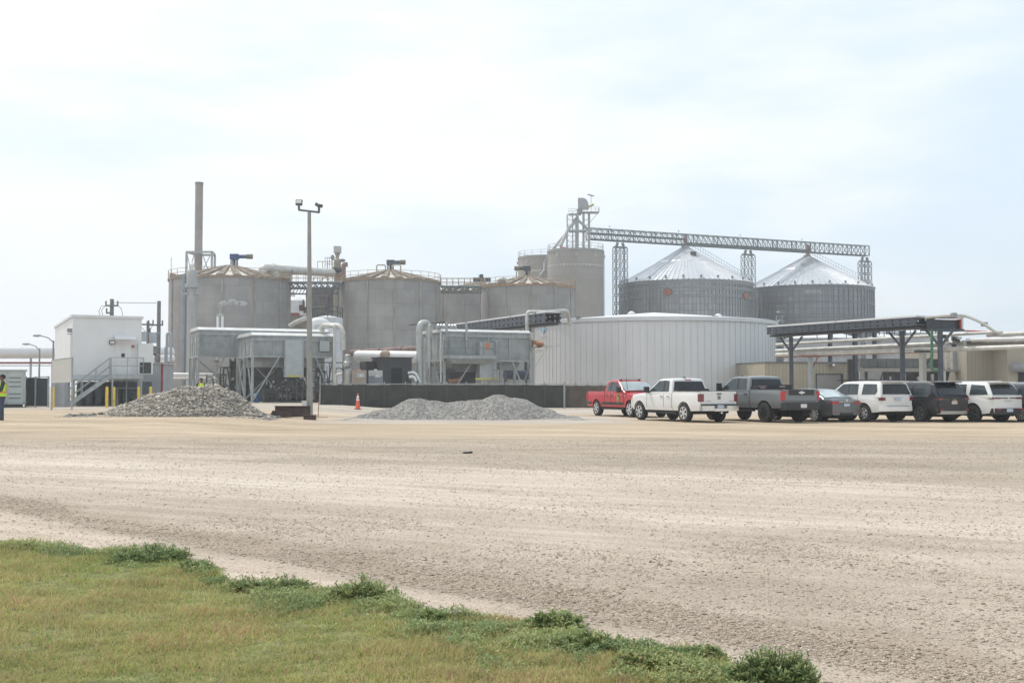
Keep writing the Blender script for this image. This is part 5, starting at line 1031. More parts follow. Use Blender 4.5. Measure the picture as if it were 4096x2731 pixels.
t = pipe('bright green pipe dropping from the cable tray', [(3727, 1322, 74.5), (3727, 1482, 74.5), (3765, 1482, 74.5)], .095, mat('green pipe', (.06, .16, .09), .5), .2, name='green_pipe')
t = T('pipe_valve_group', 'tangle of dark valves and pale fittings on the rack beside the green pipe', 'valves', P(3830, 1370, 77)); r = random.Random(5); b = MB(); g_ = MB()
for i in range(26):
    q = P(r.uniform(3780, 3880), r.uniform(1345, 1400), r.uniform(76, 78)); (b if i % 2 else g_).bb(q.x - r.uniform(.05, .2), q.x + r.uniform(.05, .2), q.y, q.y + .2, q.z - .08, q.z + r.uniform(.05, .2))
b.build('valve_bodies', DARK, t); g_.build('fittings', PIPEM, t)
# ================================================================ beige buildings
BEIGE = mat('beige ribbed metal', (.42, .375, .285), .6, .05, .06, .8, streak=.18, scol=(.30, .26, .2)); BEIGE2 = mat('tan metal wall', (.36, .325, .265), .6, .05, .05, .8)
def beige1():
    c = corner(3060, 95); t = T('beige_building', 'beige ribbed metal building with grey roller door behind the silver sedan', 'building', c, A * .35); L = 7.75; H = PZ(1451, 95); b = MB(); b.bb(0, L, 0, 9, 0, H); b.build('wall', BEIGE, t, world=False)
    b = MB()
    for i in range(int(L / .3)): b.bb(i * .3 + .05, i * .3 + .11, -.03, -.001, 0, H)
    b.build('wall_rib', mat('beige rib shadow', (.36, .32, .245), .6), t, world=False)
    b = MB(); b.bb(-.05, L + .1, -.12, 9.1, H, H + .1); b.build('roof_edge', mat('green grey trim', (.13, .16, .15), .6), t, world=False)
    x0 = (PX(3275, 95) - c.x) / cos(A * .35) + .0; x1 = x0 + 2.15; b = MB(); b.bb(x0, x1, -.05, -.035, 0, PZ(1498, 95)); b.build('roller_door', mat('grey roller door', (.33, .325, .31), .5, .2, .05), t, world=False)
    b = MB(); z = PZ(1498, 95); b.bb(x0 - .08, x0, -.07, -.03, 0, z + .08); b.bb(x1, x1 + .2, -.07, -.03, 0, z + .08); b.bb(x0, x1, -.07, -.03, z, z + .08); b.build('door_frame', DARK, t, world=False)
    b = MB(); b.bb(x0 + 1.0, x0 + 1.35, -.4, -.04, PZ(1463, 95), PZ(1455, 95)); b.ball((x0 + 1.4, -.3, PZ(1461, 95)), .16, n=6); b.build('wall_lamp', CHROME, t, world=False)
    b = MB(); b.bb(.2, 2.6, 22, 30, 0, PZ(1350, 118)); b.build('upper_block', mat('haze pale beige', (.46, .43, .36), .6), t, world=False)  # paler than the front wall: distance haze put into the colour
beige1()
def beige2():
    c = corner(3868, 88); t = T('tan_building', 'tan metal building with open bay doors at the right photo edge', 'building', c, 0); H = PZ(1330, 88); x1 = PX(3975, 88) - c.x
    b = MB(); b.bb(0, x1, 0, 14, 0, H - 1.0); b.build('wall', BEIGE2, t, world=False); b = MB()
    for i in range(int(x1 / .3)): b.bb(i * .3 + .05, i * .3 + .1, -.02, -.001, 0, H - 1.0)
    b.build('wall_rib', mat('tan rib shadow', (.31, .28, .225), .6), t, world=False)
    b = MB(); b.bb(x1, x1 + 9, -2.5, 14, 0, H - .4); b.build('front_block', BEIGE2, t, world=False)
    b = MB(); q0 = PX(3970, 85) - c.x; b.prism([(q0, -2.8, H - .75), (q0 + 9, -2.8, H - .1), (q0 + 9, -2.8, H + .05), (q0, -2.8, H - .6)], (0, 17, 0)); b.build('roof_slope', mat('dark green roof edge', (.07, .10, .09), .6), t, world=False)
    b = MB()
    for (a_, d_, z_) in ((3905, 3985, 1530), (4016, 4055, 1530)): b.bb(PX(a_, 85) - c.x, PX(d_, 85) - c.x, -2.56, -2.505, 0, PZ(z_, 85))
    b.build('bay_door', mat('grey bay door', (.20, .20, .19), .6), t, world=False)
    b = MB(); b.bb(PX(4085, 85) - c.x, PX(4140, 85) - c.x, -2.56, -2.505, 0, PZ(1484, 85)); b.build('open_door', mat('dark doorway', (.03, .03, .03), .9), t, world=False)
    b = MB(); b.cyl((PX(4072, 84) - c.x, -3, PZ(1470, 84)), (PX(4130, 84) - c.x, -3, PZ(1470, 84)), .32, n=12); b.build('door_canopy_roll', mat('grey canvas roll', (.25, .25, .25), .7), t, world=False)
beige2()
# open process structure between the buildings
def pstruct():
    c = corner(3424, 90); t = T('process_platform', 'open steel process platform with grey deck band behind the white suv wagons', 'steel structure', c, 0); L = PX(3868, 90) - c.x
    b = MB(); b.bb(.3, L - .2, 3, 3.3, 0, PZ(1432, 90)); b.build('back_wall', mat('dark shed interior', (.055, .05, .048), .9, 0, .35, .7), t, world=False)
    z1_, z2_ = PZ(1468, 90), PZ(1433, 90); b = MB(); b.bb(.5, L * .72, .5, .8, z1_, z2_)
    for k in range(9): x = .5 + k * L * .08; b.bb(x, x + .06, .44, .5, z1_, z2_)
    b.build('deck_band', mat('grey tank band', (.14, .145, .145), .6, .1, .2, 1), t, world=False)
    b = MB(); z = PZ(1484, 90); b.bb(0, L - .1, .0, .35, z - .05, z + .25); b.bb(L * .6, L, -.6, .1, z + .0, z + .12); b.build('floor_beam', mat('dusty floor beam', (.32, .30, .27), .8), t, world=False)
    b = MB()
    for k, x in enumerate((.2, .95, 3.1, 5.6, 7.4)): b = MB(); b.bar((x, .4, 0), (x, .4, z), .2); b.build('frame_post', DARK, t, world=False)
    for p_, q_ in (((.2, .3, .8), (.95, .3, 2.2)), ((1.4, .3, 0), (2.3, .3, z)), ((1.9, .3, 0), (2.8, .3, z)), ((7.6, .3, z), (6.9, .3, 0))): b = MB(); b.bar(p_, q_, .09); b.build('frame_brace', DARK, t, world=False)
    b = MB()
    for k in range(11): x = 4.0 + k * .45; b.bb(x, x + .12 + .1 * (k % 3), 2.0, 2.4, 0, PZ(1545, 92) * .9 + .25 * (k % 2))
    for k in range(5): x = 3.6 + k * 1.15; b.bb(x, x + .16, 2.6, 2.9, PZ(1520, 92), PZ(1505, 92) + .2 * (k % 2))
    b.build('pale_drums', mat('pale drums', (.60, .60, .58), .6), t, world=False)
    b = MB(); b.bb(1.0, 2.9, 2.2, 2.5, 0, PZ(1485, 92)); b.bb(.3, .9, 1.2, 1.5, PZ(1480, 91), PZ(1440, 91)); b.build('pale_panel', mat('pale lilac panel', (.47, .46, .47), .6), t, world=False)
    q = PX(3800, 89) - c.x
    for k, (dx, w) in enumerate(((-.1, .14), (.35, .12), (.9, .09), (1.9, .1), (3.0, .12))): b = MB(); b.bb(q + dx, q + dx + w, -.4, -.3, z + .1, PZ(1400, 89)); b.build('standpipe', PIPEM, t, world=False)
    b = MB(); b.bb(q - .3, q - .12, -.5, -.35, 0, z); b.build('standpipe', PIPEM, t, world=False)
    b = MB(); b.bb(q + .6, q + 1.5, -.2, .2, z + .1, PZ(1400, 89)); b.build('grey_panel', mat('grey blue panel', (.33, .34, .35), .6), t, world=False)
    b = MB(); b.bb(q + 1.35, q + 2.4, -.5, -.2, z + .13, z + .4); b.ball((q + 1.8, -.4, z + .5), .22, n=6); b.ball((q + 3.3, -.5, z + .25), .2, n=6); b.build('deck_motor', DARK, t, world=False)
pstruct()
def wtank(label, px, Y, r, py, roofh, m):
    x = PX(px, Y); z = PZ(py, Y); t = T('background_tank', label, 'storage tank', (x, Y, 0), 0, 'pale tanks behind the pipe rack'); b = MB(); b.lathe(x, Y, [(r, 0), (r, z)], 48, False); b.build('wall', m, t, True)
    b = MB(); b.lathe(x, Y, [(r + .1, z), (.2, z + roofh)], 48, False); b.build('roof', WHITEP, t, True)
    b = MB(); b.lathe(x, Y, [(r + .08, z * .93), (r + .08, z)], 48, False)
    for k in range(3): b.lathe(x, Y, [(r + .02, z * (.3 + .2 * k)), (r + .04, z * (.3 + .2 * k) + .08)], 48, False)
    b.build('ring', mat('grey ring', (.38, .39, .4), .6), t)
    b = MB(); railing(b, x, Y, r, z, 16, 1.0, .05); b.build('railing', DARK, t)
wtank('pale tank with ribbed cone roof framed under the cable tray', 3290, 118, 3.9, 1357, 1.1, mat('pale lilac cladding', (.50, .50, .51), .5, .1, .06, 1, streak=.2, scol=(.35, .34, .34)))
wtank('small pale tank with flat top right of the cone roofed one', 3545, 112, 1.9, 1350, .3, MATS['pale lilac cladding'])
wtank('pale tank glimpsed near the green pipe under the tray', 3650, 120, 2.6, 1335, .4, MATS['pale lilac cladding'])
# ================================================================ screened fence
SCREEN = mat('black fence screen', (.052, .053, .050), .85, 0, .18, 1.2, bump=.3, bscale=3, spec=.2); SCREENB = mat('brown fence screen', (.115, .095, .075), .85, 0, .2, 1.2, bump=.3, bscale=4, spec=.2)
def fence(label, xs, Y, py_top, m, end_post=True):
    x0, x1 = PX(xs[0], Y), PX(xs[-1], Y); t = T('screened_fence', label, 'fence', (x0, Y, 0), 0, 'chain link fences with privacy screen'); z = PZ(py_top, Y)
    b = MB(); n = (len(xs) - 1) * 8; vs = []
    for i in range(n + 1):
        k = i / 8; j = min(int(k), len(xs) - 2); f = k - j; x = PX(xs[j], Y) * (1 - f) + PX(xs[j + 1], Y) * f; bul = -.05 * sin(pi * f) - random.uniform(0, .025)
        for q in range(5): vs.append((x, Y - .04 + bul * sin(pi * q / 4 + .2), .04 + (z - .16) * q / 4 - (.03 * sin(pi * f) if q == 4 else 0)))
    b.add(vs, [(i * 5 + q, i * 5 + 5 + q, i * 5 + 6 + q, i * 5 + 1 + q) for i in range(n) for q in range(4)]); b.build('screen', m, t, True)
    b = MB(); b.cyl((x0, Y, z - .06), (x1, Y, z - .06), .025, n=6)
    k = int((x1 - x0) / .09)
    for i in range(k): x = x0 + (x1 - x0) * i / k; b.bar((x, Y, z - .16), (x + .03, Y, z), .012)
    b.build('top_rail', GALV, t)
    for i, px in enumerate(xs):
        e = i in (0, len(xs) - 1); b = MB(); x = PX(px, Y); b.cyl((x, Y - (.10 if e else .0), 0), (x, Y - (.10 if e else .0), z + .03), .05 if e else .033, n=8); b.ball((x, Y - (.10 if e else 0), z + .06), .06 if e else .05, n=5); b.build('post', GALV, t, True)
        if not e: b = MB(); b.bar((x, Y - .055, .05), (x, Y - .055, z - .14), .03, .02); b.build('seam_strap', mat('strap', (.10, .095, .085), .8), t)
fence('long black screened fence behind the traffic cone and gravel heap', [1281, 1367, 1454, 1537, 1622, 1705, 1787, 1865, 1944, 2024, 2099, 2178, 2256], 81, 1532, SCREEN)
fence('shorter brown screened fence section left of the red pickup', [2259, 2303, 2352, 2405, 2450, 2500], 81.5, 1534, SCREENB)
t = T('screened_gate', 'pair of dark green screened gate panels beside the grey shipping container', 'gate', corner(105, 72)); b = MB(); x1 = PX(195, 72) - t.location.x; z = PZ(1512, 72) - t.location.z
for (a_, d_) in ((0, x1 * .42), (x1 * .44, x1)): b = MB(); b.bb(a_, d_, 0, .05, .05, z); b.build('gate_panel', mat('dark green screen', (.04, .055, .058), .8, 0, .15), t, world=False)
b = MB()
for x in (0.0, x1 * .43, x1): b.bar((x, -.05, 0), (x, -.05, z + .1), .09)
b.bar((0, -.05, z), (x1, -.05, z + .1), .06); b.build('gate_frame', GALV, t, world=False)
b = MB(); b.bb(x1 + .1, x1 + .75, .6, 1.2, 0, 1.9); b.build('grey_cabinet', mat('grey cabinet', (.36, .37, .38), .6), t, world=False)
# ================================================================ left edge: container, pipes, lamps, sign
CONT = mat('grey green container', (.44, .48, .465), .5, .1, .06, 1)
t = T('shipping_container', 'pale grey green louvred container at the far left edge', 'container', corner(100, 71), A); H = PZ(1478, 71) - t.location.z
b = MB(); b.bb(-6, 0, 0, 2.4, .2, H - .1); b.build('body', CONT, t, world=False); b = MB(); b.bb(-6.1, .12, -.08, 2.5, H - .1, H); b.bb(-.12, .04, -.04, .0, .2, H - .1); b.bb(-1.08, -.98, -.04, 0, .2, H - .1); b.bb(-6, 0, -.04, 0, .2, .32); b.build('frame_rail', mat('container rail', (.38, .41, .40), .5), t, world=False)
b = MB()
for x in (-.93, -1.95, -2.95):
    for z in (H - .55, H - .82, H - 1.1, .55, .82): b.bb(x, x + .7, -.03, -.005, z, z + .07)
b.build('louvre', mat('dark louvre', (.16, .18, .18), .6), t, world=False); b = MB(); b.bb(-5.8, -.1, .1, 2.3, 0, .2); b.build('skid_base', DKGREY, t, world=False)
b = MB(); b.bb(.03, .15, .3, 1.2, 1.1, 1.7); b.build('side_box', DKGREY, t, world=False)
DUCTM = mat('white steel duct', (.66, .65, .645), .35, .3, .05, 1)
t = T('large_duct', 'very wide pale horizontal duct at the far left horizon', 'duct', P(100, 1411, 130)); a_ = P(-220, 1411, 132); d_ = P(690, 1411, 150); b = MB(); b.cyl(a_, d_, .70, n=28); b.build('duct_shell', DUCTM, t, True); b = MB()
for px in range(-200, 690, 66): q = a_.lerp(d_, (px + 220) / 910); b.cyl(q - Vector((.04, 0, 0)), q + Vector((.04, 0, 0)), .72, n=28)
b.build('duct_seam', mat('duct seam', (.50, .49, .49), .5), t, True); b = MB()
for px in (-80, 97, 330, 560): q = a_.lerp(d_, (px + 220) / 910); b.bar((q.x, q.y, 0), (q.x, q.y, q.z - .6), .2)
b.build('duct_post', mat('duct post', (.35, .42, .44), .6), t)
pipe('dark red pipe running below the large duct', [(-220, 1451, 131), (690, 1451, 149)], .12, mat('dark red pipe', (.26, .07, .06), .6), .3, name='low_pipe')
pipe('thin grey pipe lowest below the large duct', [(-220, 1462, 131), (690, 1462, 149)], .05, GALV, .3, name='low_pipe')
pipe('thick pale pipe right of the white building behind the poles', [(500, 1432, 112), (690, 1432, 120)], .32, WHITEM, .3, name='low_pipe')
def street_lamp(label, px, Y, pyt, pxa):
    t = T('street_lamp', label, 'street lamp', (PX(px, Y), Y, 0), 0, 'old street lamps at the left'); b = MB(); x = t.location.x; z = PZ(pyt, Y); b.tube([(x, Y, 0), (x, Y, z)], [.10, .07], 8); b.build('pole', mat('lamp post steel', (.25, .28, .30), .6, .3), t)
    xa = PX(pxa, Y); b = MB(); b.tube([(x, Y, z - .15), (x + (xa - x) * .35, Y, z + .22), (xa, Y, z + .42)], .045, 6); b.build('arm', MATS['lamp post steel'], t); b = MB(); b.ball((xa - .15, Y, z + .40), .3, 1.2, .6, .35, 6); b.build('lamp_head', mat('lamp head', (.3, .33, .33), .5), t)
street_lamp('street lamp nearer the white building, arm reaching left above the duct', 211, 90, 1362, 152); street_lamp('street lamp further left whose arm sits level with the duct top', 156, 98, 1394, 108)
t = T('blank_signboard', 'blank white signboard on two thin posts before the white building', 'sign', G(247, 1640)); c = t.location; Yb = c.y
b = MB(); x0, x1 = PX(207, Yb) - c.x, PX(283, Yb) - c.x; z0_, z1_ = PZ(1531, Yb) - c.z, PZ(1441, Yb) - c.z
b.prism([(x0, 0, z0_), (x1, 0, z0_ + .03), (x1, 0, z1_ + .12), (x0, 0, z1_)], (0, .04, 0)); b.build('board', mat('cream board', (.62, .61, .57), .6, 0, .03), t, world=False); b = MB()
for x, zz in ((x0 - .02, z1_), (x1 + .05, z1_ + .14)): b.bar((x, .07, -.05), (x, .07, zz + .03), .07)
b.bar((x0, -.0, z1_ + .02), (x1, 0, z1_ + .14), .04); b.build('sign_frame', GALV, t, world=False)
# bollards
bl = None
for px, pt, pb, lab in ((40, 1543, 1627, 'yellow bollard right behind the person in the high visibility vest'), (212, 1544, 1630, 'yellow bollard at the foot of the blank signboard'), (427, 1552, 1630, 'yellow bollard left of the pair beside the stairs, widest looking'), (456, 1545, 1625, 'yellow bollard right of the pair beside the stairs, partly behind rocks'), (554, 1547, 1625, 'yellow bollard below the air conditioner of the white building'), (602, 1553, 1625, 'yellow bollard whose top just shows above the left slope of the rock heap')):
    c = G(px, pb)
    if bl is None:
        bl = T('bollard', lab, 'bollard', c, 0, 'yellow bollards in front of the white building'); b = MB(); b.lathe(0, 0, [(.088, 0), (.088, 1.22)], 14); b.build('post', YEL, bl, True, world=False); b = MB(); b.lathe(0, 0, [(.088, 1.222), (.07, 1.275), (.02, 1.30)], 14); b.build('domed_cap', YEL, bl, True, world=False)
    else: dup(bl, lab, c, scale=(1, 1, 1.0))
# ================================================================ white electrical building
def ehouse():
    A2 = radians(26); c = corner(287, 75); t = T('white_building', 'raised white metal electrical building with steel stairs', 'building', c, A2); g = c.z; L, D = 4.42, 16; z0_, z1_ = PZ(1519, 75) - g, PZ(1268, 75) - g
    b = MB(); b.bb(0, L, 0, D, z0_ + .35, z1_); b.build('wall', WHITEP, t, world=False)
    b = MB(); b.prism([(-.1, -.12, z1_), (L + .1, -.12, z1_), (L + .1, D + .1, z1_), (-.1, D + .1, z1_)], (0, 0, .16)); b.build('roof', mat('roof trim white', (.66, .68, .70), .5, .1, .04), t, world=False)
    b = MB(); b.bb(-.02, L + .02, -.03, D, z0_, z0_ + .35); b.build('floor_beam', mat('pale floor beam', (.52, .55, .57), .5, .1, .06), t, world=False)
    b = MB(); b.bb(-.005, .0, .25, 1.15, z0_ + .4, z1_ - .9)
    b.bb(-.03, -.01, .2, .25, z0_ + .4, z1_ - .85); b.bb(-.03, -.01, 1.15, 1.2, z0_ + .4, z1_ - .85); b.build('side_door', mat('door seam grey', (.55, .56, .57), .5), t, world=False)
    # front door
    x0 = 2.78; b = MB(); b.bb(x0, x0 + .95, -.03, -.002, z0_ + .36, z0_ + 2.45); b.build('front_door', mat('door white', (.70, .70, .69), .45), t, world=False)
    b = MB(); b.bb(x0 + .33, x0 + .55, -.045, -.031, z0_ + 1.55, z0_ + 1.80); b.build('door_window', GLASS, t, world=False)
    b = MB(); b.bb(x0 + .8, x0 + .86, -.08, -.031, z0_ + 1.3, z0_ + 1.42); b.build('door_handle', GALV, t, world=False)
    b = MB(); b.prism([(x0 - .15, -.75, z0_ + 2.72), (x0 + 1.2, -.75, z0_ + 2.72), (x0 + 1.2, -.01, z0_ + 3.0), (x0 - .15, -.01, z0_ + 3.0)], (0, 0, .05)); b.build('awning', WHITEP, t, world=False)
    b = MB(); b.bb(x0 - .45, x0 - .1, -.2, -.01, z0_ + 2.42, z0_ + 2.68); b.build('flood_lamp', DKGREY, t, world=False); b = MB(); b.bb(x0 - .41, x0 - .14, -.215, -.202, z0_ + 2.46, z0_ + 2.62); b.build('lamp_lens', LENS, t, world=False)
    b = MB(); b.cyl((x0 + 1.08, -.09, z0_ + 2.28), (x0 + 1.08, -.01, z0_ + 2.28), .1, n=12); b.build('alarm_bell', mat('dusky red', (.38, .12, .10), .5), t, world=False)
    b = MB(); b.bb(-.3, -.02, .25, .65, z1_ - 1.0, z1_ - .75); b.build('side_flood_lamp', mat('grey lamp body', (.25, .27, .28), .5), t, world=False)
    b = MB(); b.bb(-.28, -.02, .35, .7, z1_ - 1.15, z1_ - 1.1); b.build('side_awning', GALV, t, world=False)
    # air conditioner on right
    b = MB(); b.bb(L - .25, L + .72, -.35, .0 - .003, z0_ + .4, z0_ + 2.5); b.build('air_conditioner', mat('ac white', (.68, .69, .68), .5, 0, .03), t, world=False)
    b = MB(); b.bb(L - .15, L + .6, -.37, -.352, z0_ + .45, z0_ + 1.2); b.build('ac_grille', mat('ac grille', (.05, .055, .055), .7), t, world=False)
    # under floor legs and equipment
    b = MB()
    for x in (.1, L - .1):
        for y in (.3, 4, 8, 12, 15.7): b.bar((x, y, 0), (x, y, z0_), .22)
    b.build('leg', GALV, t, world=False)
    b = MB(); b.bb(0.5, L + 1, 2.0, 2.3, 0, z0_ - .1)
    for k in range(7): b.bb(.4 + k * .6, .8 + k * .6, 1.2, 1.8, 0, .5 + .35 * (k % 3))
    b.build('under_floor_gear', mat('dark under gear', (.10, .115, .125), .7, 0, .3, 2), t, world=False)
    b = MB(); b.tube([(3.0, 1, .0), (3.0, 1, 1.2), (4.6, 1, 1.2), (4.6, 1, 0)], .06, 6); b.tube([(2.7, 1, 1.7), (4.9, 1, 1.7)], .05, 6); b.tube([(3.6, 1, 0), (3.6, 1, 1.7)], .05, 6); b.build('conduit', GALV, t, world=False)
    # platform & stairs
    px0, px1, pz = 2.3, 4.35, z0_ + .38; b = MB(); b.bb(px0, px1, -1.5, -.05, pz - .06, pz); b.bb(px0, px1, -1.54, -1.5, pz - .3, pz); b.bb(px1 - .04, px1, -1.5, -.05, pz - .3, pz - .06); b.build('stair_landing', GALV, t, world=False)
    b = MB()
    for x in (px0 + .1, px1 - .1): b.bar((x, -1.45, 0), (x, -1.45, pz - .06), .1)
    b.build('landing_post', GALV, t, world=False)
    b = MB(); sx = -.35; nst = 11
    for yy in (-1.5, -.55): b.bar((px0, yy, pz - .12), (sx, yy, .05), .06, .24)
    for i in range(nst): f = (i + .5) / nst; x = px0 + (sx - px0) * f; z = (pz - .05) * (1 - f) + .05 * f; b.bb(x - .13, x + .13, -1.47, -.58, z - .02, z + .02)
    b.build('stair_flight', GALV, t, world=False)
    b = MB(); sray(b, (px0, -1.5, pz), (px1, -1.5, pz), 2, 1.1, .05); sray(b, (px1, -1.5, pz), (px1, -.1, pz), 1, 1.1, .05)
    for yy in (-1.5, -.55):
        for k in range(4): f = k / 3; x = px0 + (sx - px0) * f; z = pz * (1 - f); b.bar((x, yy, z), (x, yy, z + 1.05), .05)
        b.bar((px0, yy, pz + 1.1), (sx, yy, 1.05), .05); b.bar((px0, yy, pz + .55), (sx, yy, .5), .05); b.bar((sx, yy, 1.05), (sx - .5, yy, .8), .05)
    b.bar((px0 - .05, -1.5, pz + .3), (px0 - .05, -1.5, pz + 1.1), .07); b.build('handrail', GALV, t, world=False)
ehouse()
t = T('corrugated_shed', 'pale corrugated shed panel with red edge right of the white building', 'shed', corner(545, 84)); c = t.location; w = PX(650, 84) - c.x; H = PZ(1456, 84) - c.z; b = MB(); b.bb(0, w - .1, 0, 3, 0, H)
for i in range(int(w / .16)): b.bb(i * .16, i * .16 + .06, -.04, -.001, 0, H)
b.build('wall', mat('corrugated pale steel', (.48, .50, .52), .45, .3, .08, 1), t, world=False); b = MB(); b.bb(w - .1, w + .02, -.06, .06, 0, H + .02); b.build('red_edge', mat('red flashing', (.32, .05, .05), .6), t, world=False); b = MB(); b.bb(-.1, w + .1, -.1, 3, H + .021, H + .08); b.build('roof', WHITEM, t, world=False)
def pole(label, px, Y, pyt, r, arms, wires=()):
    t = T('utility_pole', label, 'utility pole', (PX(px, Y), Y, 0), 0, 'wooden power poles'); x = t.location.x; z = PZ(pyt, Y); b = MB(); b.tube([(x, Y, 0), (x, Y, z)], [r * 1.15, r], 10); b.build('shaft', mat('weathered pole wood', (.22, .19, .18), .9, 0, .2, 3), t)
    b = MB()
    for (pa, pb_, py) in arms: b.bar((PX(pa, Y), Y - r, PZ(py, Y)), (PX(pb_, Y), Y - r, PZ(py, Y)), .14); [b.bar((PX(q, Y), Y - r, PZ(py, Y)), (PX(q, Y), Y - r, PZ(py, Y) + .4), .1) for q in (pa + 1, pb_ - 1)]
    if arms: b.build('crossarm', mat('crossarm', (.16, .18, .19), .8), t)
    for w_ in wires: b = MB(); b.tube([P(*q, Y - .2) for q in w_], .022, 4, False); b.build('wire', DARK, t)
pole('power pole behind the white building roof with drooping wires', 443, 95, 1196, .16, [(421, 470, 1223), (424, 448, 1252)], [[(425, 1222), (405, 1225), (395, 1245), (402, 1268)], [(470, 1222), (484, 1232), (489, 1250), (489, 1270)], [(420, 1225), (406, 1240), (412, 1268)]])
pole('taller bare power pole between the white building and the big tank', 632, 96, 1204, .155, [(592, 650, 1300)], [[(452, 1210), (560, 1212), (625, 1212)]])
pole('short power pole with crossarm left of the taller bare pole', 589, 100, 1284, .13, [(555, 612, 1298), (556, 600, 1330)], [[(558, 1300), (580, 1325)], [(612, 1300), (596, 1325)]])
t = T('meter_rack', 'grey pipe rack and meters around the power pole foot', 'equipment rack', corner(600, 93)); c = t.location; b = MB()
for px in (560, 600, 620, 660): x = PX(px, 93) - c.x; b.bar((x, 0, 0), (x, 0, PZ(1350 if px < 620 else 1400, 93)), .12)
for py in (1345, 1400, 1430): b.bar((PX(556, 93) - c.x, 0, PZ(py, 93)), (PX(640, 93) - c.x, 0, PZ(py, 93)), .12)
b.build('rack_frame', mat('bluish rack', (.28, .32, .35), .6, .2), t, world=False)
b = MB(); q = PX(665, 93) - c.x; b.tube(bend([(q, 0, 0), (q, 0, PZ(1345, 93)), (q + .35, 0, PZ(1345, 93)), (q + .35, 0, 0)], .3), .1, 8); b.build('conduit_loop', mat('bluish conduit', (.36, .40, .42), .5), t, world=False)
b = MB()
for px, py in ((572, 1355), (610, 1360), (600, 1410)): x = PX(px, 93) - c.x; b.bb(x - .25, x + .3, -.2, .1, PZ(py, 93) - .5, PZ(py, 93) + .3)
b.build('meter_box', mat('bluish box', (.42, .45, .47), .5), t, world=False)
# ================================================================ lamp pole, steel beams, stake, cone, debris
g_ = G(1239, 1672); Yl = g_.y
t = T('light_pole', 'tall grey light pole with two floodlights on a crossbar in the lot', 'light pole', g_); b = MB(); zt_ = PZ(856, Yl); x1 = PX(1237, Yl, 856) - g_.x
b.tube([(0, 0, 0), (x1, 0, zt_)], [.155, .085], 16); b.build('pole', mat('weathered grey pole', (.30, .295, .275), .7, .1, .1, 2), t, True, world=False)
b = MB(); xa, xb = PX(1195, Yl, 845) - g_.x, PX(1279, Yl, 855) - g_.x; za_, zb_ = PZ(846, Yl), PZ(856, Yl); b.bar((xa, -.05, za_), (xb, -.05, zb_), .09); b.build('crossbar', mat('dark bracket', (.13, .15, .16), .5, .3), t, world=False)
def flood(x, z0_, zc, w, h, tilt, yaw, nm):
    b = MB(); b.bar((x, -.05, z0_), (x, -.05, zc - h * .3), .10); b.build('lamp_bracket', MATS['dark bracket'], t, world=False)
    R_ = Matrix.Translation((x, -.05, zc)) @ Matrix.Rotation(yaw, 4, 'Z') @ Matrix.Rotation(tilt, 4, 'X'); b = MB(); b.bb(-w / 2, w / 2, -.06, .09, -h / 2, h / 2); b.v = [tuple(R_ @ Vector(v)) for v in b.v]; o = b.build('floodlight', mat('dark lamp body', (.10, .12, .12), .5, .2), t, world=False)
    b = MB(); b.bb(-w / 2 + .03, w / 2 - .03, -.075, -.062, -h / 2 + .06, h / 2 - .03); b.v = [tuple(R_ @ Vector(v)) for v in b.v]; b.build('lens', LENS, o, world=False)
flood(xa + .02, za_, PZ(816, Yl), .31, .26, radians(-18), 0, 'a'); flood(xb - .03, zb_, PZ(826, Yl), .28, .26, radians(-62), radians(52), 'b')
t = T('steel_channel', 'dark red oxide steel channel lying on edge at the light pole foot', 'steel beam', G(1170, 1668), radians(-2)); b = MB(); L = PX(1238, Yl) - PX(1097, Yl); b.bb(-L / 2, L / 2, 0, .03, .0, .52); b.bb(-L / 2, L / 2, -.16, .0, .0, .03); b.bb(-L / 2, L / 2, -.12, .0, .49, .52); b.build('channel_web', RUSTRED, t, world=False); t.location.z += .02
t = T('steel_offcut', 'short rusty steel offcut bolted flat before the pole foot', 'steel beam', G(1240, 1678), .05); b = MB(); b.bb(-.28, .28, -.15, .1, 0, .2); b.bb(-.3, .3, -.2, .12, .2, .225); b.build('offcut_body', RUSTRED, t, world=False)
t = T('steel_offcut', 'rusty scrap angle between the rock heap and the long channel', 'steel beam', G(1120, 1668), -.1); b = MB(); b.prism([(-.55, 0, 0), (.55, 0, 0), (.5, 0, .2), (-.35, 0, .32)], (0, .05, 0)); b.bb(-.5, .5, -.3, 0, .0, .03); b.build('offcut_body', RUSTRED, t, world=False)
t = T('white_bucket', 'pale plastic bucket box standing behind the light pole foot', 'box', G(1219, 1640)); b = MB(); b.bb(-.15, .3, -.15, .15, 0, .5); b.bb(-.17, .32, -.17, .17, .5, .54); b.build('box_body', mat('pale box', (.55, .57, .58), .5), t, world=False)
t = T('marker_stake', 'thin leaning rusty stake right of the light pole', 'stake', G(1272, 1669)); c = t.location; b = MB(); b.bar((0, 0, 0), (.08, 0, 1.62), .035); b.build('stake_lower', RUSTM, t, world=False); b = MB(); b.bar((.08, 0, 1.622), (.10, 0, 2.05), .045); b.build('stake_upper', GALV, t, world=False); b = MB(); b.bar((-.2, -.1, .015), (.5, -.1, .02), .02); b.build('loose_rod', RUSTM, t, world=False)
g_ = G(1431, 1637); t = T('traffic_cone', 'orange traffic cone with two white bands before the black fence', 'traffic cone', g_); b = MB(); b.lathe(0, 0, [(.175, .03), (.155, .2), (.04, 1.02), (.035, 1.05)], 20); b.build('cone_body', mat('orange plastic', (.75, .12, .06), .5, 0, .05), t, True, world=False)
for z, h in ((.58, .10), (.74, .15)): b = MB(); f = lambda z: .155 + (.04 - .155) * (z - .2) / .82 + .004; b.lathe(0, 0, [(f(z), z), (f(z + h), z + h)], 20, False); b.build('reflective_band', mat('white reflective band', (.80, .80, .80), .4), t, True, world=False)
